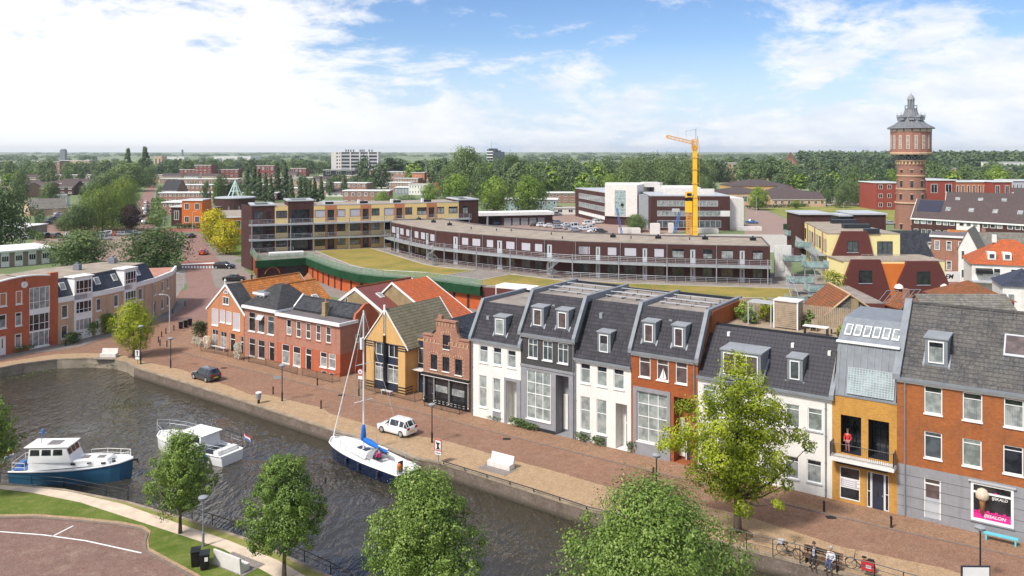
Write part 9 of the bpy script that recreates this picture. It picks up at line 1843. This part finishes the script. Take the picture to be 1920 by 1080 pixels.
# signs
q=G(822,868,.02); r=thing('mooring_sign','white no mooring sign with red frame on the quay edge','sign',(*q,0.02),FA.a+.1); b=MB(); b.tube((0,0,0),(0,0,1.9),.04); b.build('post',K['zinc'],r); b=MB(); b.box(-.36,.36,-.06,-.04,.7,2.0); b.build('panel',K['red_f'],r); b=MB(); b.box(-.28,.28,-.075,-.065,1.12,1.92); b.box(-.33,.33,-.075,-.065,.72,1.02); b.build('white_field',K['white'],r); b=MB(); b.box(-.09,.09,-.09,-.08,1.2,1.62); b.box(-.18,.18,-.09,-.08,1.62,1.75); b.box(-.16,.16,-.09,-.08,1.18,1.26); b.tube((-.2,-.09,1.85),(.2,-.09,1.2),.025,None,4); b.box(-.25,.25,-.09,-.08,.84,.9); b.build('symbol',K['black'],r)
q=G(258,683,.02); r=thing('mooring_sign','white no mooring sign at the corner of the quay by the small tree','sign',(*q,0.02),-.1); b=MB(); b.tube((0,0,0),(0,0,1.8),.04); b.build('post',K['zinc'],r); b=MB(); b.box(-.34,.34,-.06,-.04,.55,1.85); b.build('panel',K['black'],r); b=MB(); b.box(-.28,.28,-.075,-.065,1.0,1.78); b.box(-.28,.28,-.075,-.065,.6,.92); b.build('white_field',K['white'],r); b=MB(); b.box(-.06,.06,-.09,-.08,1.1,1.6); b.box(-.12,.12,-.09,-.08,1.5,1.65); b.build('symbol',K['black'],r)
q=FA.w(0,0); a=G(760,885,-.5); r=thing('canal_notice','blue and white notice boards fixed to the quay wall below the no mooring sign','sign',(*G(752,868,-.3),-.75),FA.a-.03); b=MB(); b.box(-.55,-.1,-.75,-.72,.0,.5); b.build('blue_panel',K['blue'],r); b=MB(); b.box(-.02,1.1,-.75,-.72,-.05,.42); b.build('white_panel',K['white'],r); text(r,'arrow','▲',-.33,-.77,.25,.4,K['white'],Ax(0,0,1,0))
q=G(676,744,.05); r=thing('traffic_sign','round red rimmed traffic sign on a pole beside the ochre gabled house','sign',(*q,.05),FA.a+.3); b=MB(); b.tube((0,0,0),(0,0,3.0),.03); b.build('post',K['steel'],r); b=MB(); b.tube((0,-.06,2.7),(0,-.03,2.7),.34,None,20); b.build('red_disc',K['red_f'],r); b=MB(); b.tube((0,-.075,2.7),(0,-.065,2.7),.25,None,20); b.box(-.25,.25,-.07,-.05,1.9,2.25); b.build('white_disc',K['white'],r); b=MB(); b.box(-.13,.13,-.09,-.08,2.63,2.75); b.build('symbol',K['black'],r)
q=G(1829,1122,.02); r=thing('information_board','white information board with dark frame at the bottom right corner','sign',(*q,0),FA.a+.6); b=MB(); b.box(-.85,.85,-.05,.05,.9,1.95); b.build('frame',K['navy'],r); b=MB(); b.box(-.77,.77,-.07,-.055,.97,1.88); b.build('panel',K['white'],r)
for x in (-.8,.8): b=MB(); b.box(x-.04,x+.04,-.04,.04,0,.9); b.build('leg',K['black'],r)
q=G(1628,1082,.02); r=thing('red_sign','small red sign with white mark on the canal railing','sign',(*q,0),FA.a); b=MB(); b.box(-.4,.4,-.12,-.09,.45,1.05); b.build('panel',K['red_f'],r); b=MB(); b.box(-.12,.2,-.14,-.125,.62,.8); b.build('white_mark',K['white'],r)
q=G(1838,438,0); 
# railings
def tubrail(label,pts,h,m,rails,sp,z=0.03,r_=.03,grp=None):
    P_=[G(*p,z) for p in pts]; t_=thing('railing',label,'railing',(*P_[0],z),0,grp); railing(t_,[(p[0]-P_[0][0],p[1]-P_[0][1],0) for p in P_],h,m,sp,rails,r_,name='rails'); return t_
tubrail('long dark two rail fence along the near bank of the canal',[(-60,905),(0,904),(120,914),(240,937),(360,972),(480,1012),(620,1077),(700,1120)],.75,'black',2,2.6)
tubrail('black three bar railing along the canal below the bench with two people',[(1370,1022),(1400,1031),(1500,1056),(1640,1092),(1750,1125)],1.15,'black',3,2.0)
tubrail('low black edge rail along the quay from the no mooring sign rightward',[(832,870),(1001,922),(1100,955),(1300,1003)],.22,'black',1,2.2,z=.06,r_=.045)
# tree pits, drains, door things
for px,py,rr_,lb in ((1385,1002,1.0,'dark soil and weeds round the trunk of the yellow green street tree'),(250,669,.7,'planting ring round the trunk of the small quay tree')):
    q=G(px,py); b=MB(); b.lathe([(rr_,.01),(rr_*.9,.06),(.2,.1)],(0,0),14); o=b.build('tree_pit',K['wood_d'],loc=(*q,.0)); tag(o,lb,'tree pit')
q=G(996,829,.05)
for i,(px,py) in enumerate(((950,823),(1558,970),(420,690),(640,741))): q=G(px,py,.012); o=MB().box(-.35,.35,-.25,.25,0,.012).build('drain_cover',K['tyre'],loc=(*q,.012)); tag(o,['drain cover in the gutter before the charcoal house','drain cover in the gutter before the yellow brick house','drain cover in the gutter before the gabled house','drain cover in the gutter before the red house corner'][i],'drain cover','drain covers')
for k,(px,py,rz) in enumerate(((700,905,0),)): pass
# pavement furniture by the old houses
for lb,F2,u_,v_ in (('white plank bench behind the railing of the ochre gabled house',FA,FA.on(*z3(455,830),.3)[0],.2),('left white bench before the gabled house window',FB,FB.on(*z2(205,760),-.5)[0],-.5),('right white bench before the gabled house window',FB,FB.on(*z2(275,775),-.5)[0],-.5)):
    r=thing('garden_bench',lb,'bench',(*F2.w(u_,v_),.05),F2.a); b=MB(); b.box(-.75,.75,-.2,.2,.42,.47); b.build('seat',K['white'],r)
    for x in (-.6,.6): b=MB(); b.box(x-.04,x+.04,-.18,.18,0,.418); b.build('leg',K['grey_l'],r)
# roof terrace of the long white house
u0,L=N5; zt=11.21
r=thing('roof_fence','wooden plank fence at the back of the roof terrace','fence',(*FA.w(u0+.3,9.1),zt),FA.a); b=MB()
for k in range(62): b.box(k*.165,k*.165+.13,0,.03,0,1.75)
b.build('planks',K['wood'],r); b=MB(); b.box(0,10.3,.03,.07,.3,.4); b.box(0,10.3,.03,.07,1.3,1.4); b.build('cross_rail',K['wood'],r)
r=thing('terrace_shed','slatted wooden shed with clear roof on the roof terrace','shed',(*FA.w(u0+4.4,6.2),zt),FA.a); b=MB()
for k in range(14): b.box(0,2.0,0,.04,.1+k*.16,.22+k*.16)
for k in range(14): b.box(1.98,2.02,.0,1.6,.1+k*.16,.22+k*.16)
b.build('slat_wall',K['wood'],r); b=MB(); b.box(-.1,2.1,-.1,1.7,2.35,2.43); b.build('roof',K['conc_w'],r)
for x in (0,2.0): b=MB(); b.box(x-.05,x+.05,-.05,.05,0,2.35); b.build('post',K['white'],r)
r=thing('pergola','white pergola frame beside the terrace shed','pergola',(*FA.w(u0+2.2,6.0),zt),FA.a); b=MB()
for x in (0,2.0): b.box(x-.04,x+.04,-.04,.04,0,2.0); b.box(x-.04,x+.04,1.5,1.58,0,2.0)
for k in range(6): b.box(-.1,2.1,k*.3,k*.3+.04,2.0,2.06)
b.build('frame',K['grey_l'],r)
for i,(uu,vv) in enumerate(((7.6,6.8),(9.3,6.6))):
    r=thing('garden_chair',['left wooden chair at the roof terrace table','right wooden chair at the roof terrace table'][i],'chair',(*FA.w(u0+uu,vv),zt),FA.a); b=MB(); b.box(-.28,.28,-.25,.25,.42,.46); b.build('seat',K['b_h1'] if 0 else K['wood'],r); b=MB(); b.box(-.28,.28,.25,.29,.46,.95); b.build('backrest',K['wood'],r)
    for x in (-.25,.25): b=MB(); b.box(x-.025,x+.025,-.23,.27,0,.42); b.build('leg',K['wood'],r)
r=thing('garden_table','white topped table on the roof terrace','table',(*FA.w(u0+8.2,5.2),zt),FA.a); b=MB(); b.box(-1.0,1.0,-.4,.4,.72,.76); b.build('table_top',K['white'],r)
for x in (-.9,.9): b=MB(); b.box(x-.03,x+.03,-.3,.3,0,.72); b.build('leg',K['dark'],r)
def rplant(lb,u_,v_,w_,h,m): o=make_tree('bush',w_,h,K[m],nb=8,nl=500,ls=.12,seed=int(u_*10),name='potted_shrub',parts=False); p=FA.w(u0+u_,v_); place(o,p[0],p[1],zt,0,lb); o['category']='shrub'; del o['wh']
rplant('leafy shrub in the left corner of the roof terrace',1.2,7.6,1.8,1.8,'lf_fresh'); rplant('yellow green climbing shrub behind the pergola',3.0,8.3,1.8,2.1,'lf_bright'); rplant('dark green shrub right of the terrace shed',7.0,7.6,1.2,1.6,'lf_mid'); rplant('low grassy shrub at the right end of the roof terrace',10.2,5.6,.9,1.0,'lf_bright'); rplant('small lush shrub under the pergola',2.2,6.8,1.4,1.2,'lf_mid')
# solar frames and vents behind the zinc roof, white gazebo on the podium
for i,(px,py) in enumerate(((1660,568),(1702,566))):
    q=G(px,py,8.0); r=thing('panel_frame',['left tilted metal panel frame on the flat roof behind the zinc house','right tilted metal panel frame on the flat roof behind the zinc house'][i],'roof rails',(*q,8.0)); b=MB()
    for k in range(3): b.tube((-1+k*.7,0,0),(.2+k*.7,0,1.5),.04,None,5)
    b.tube((-1,0,0),(.4,0,0),.05); b.tube((.2,0,1.5),(1.6,0,1.5),.05); b.build('frame',K['zinc'],r)
q=G(945,553,4.1); r=thing('white_canopy','white fabric canopy on posts behind the first white town house','canopy',(q[0]-1.2,q[1]-6,4.02),FA.a+.1); b=MB(); b.box(0,6,0,2.6,2.2,2.6); b.build('fabric',K['white_c'],r)
for x in (0,5.9): b=MB(); b.box(x,x+.12,0,.12,0,2.2); b.build('post',K['white'],r)
# ======================= haze =======================
m=bpy.data.materials.new('haze_air'); m.use_nodes=True; nt_=m.node_tree; nt_.nodes.clear(); pv_=nt_.nodes.new('ShaderNodeVolumePrincipled'); pv_.inputs['Density'].default_value=.00009; pv_.inputs['Color'].default_value=(.86,.94,1,1); pv_.inputs['Anisotropy'].default_value=.2
nt_.links.new(pv_.outputs[0],nt_.nodes.new('ShaderNodeOutputMaterial').inputs['Volume'])
o=MB().box(-5200,5200,-150,7800,-5,62).build('haze',m,kind='stuff')
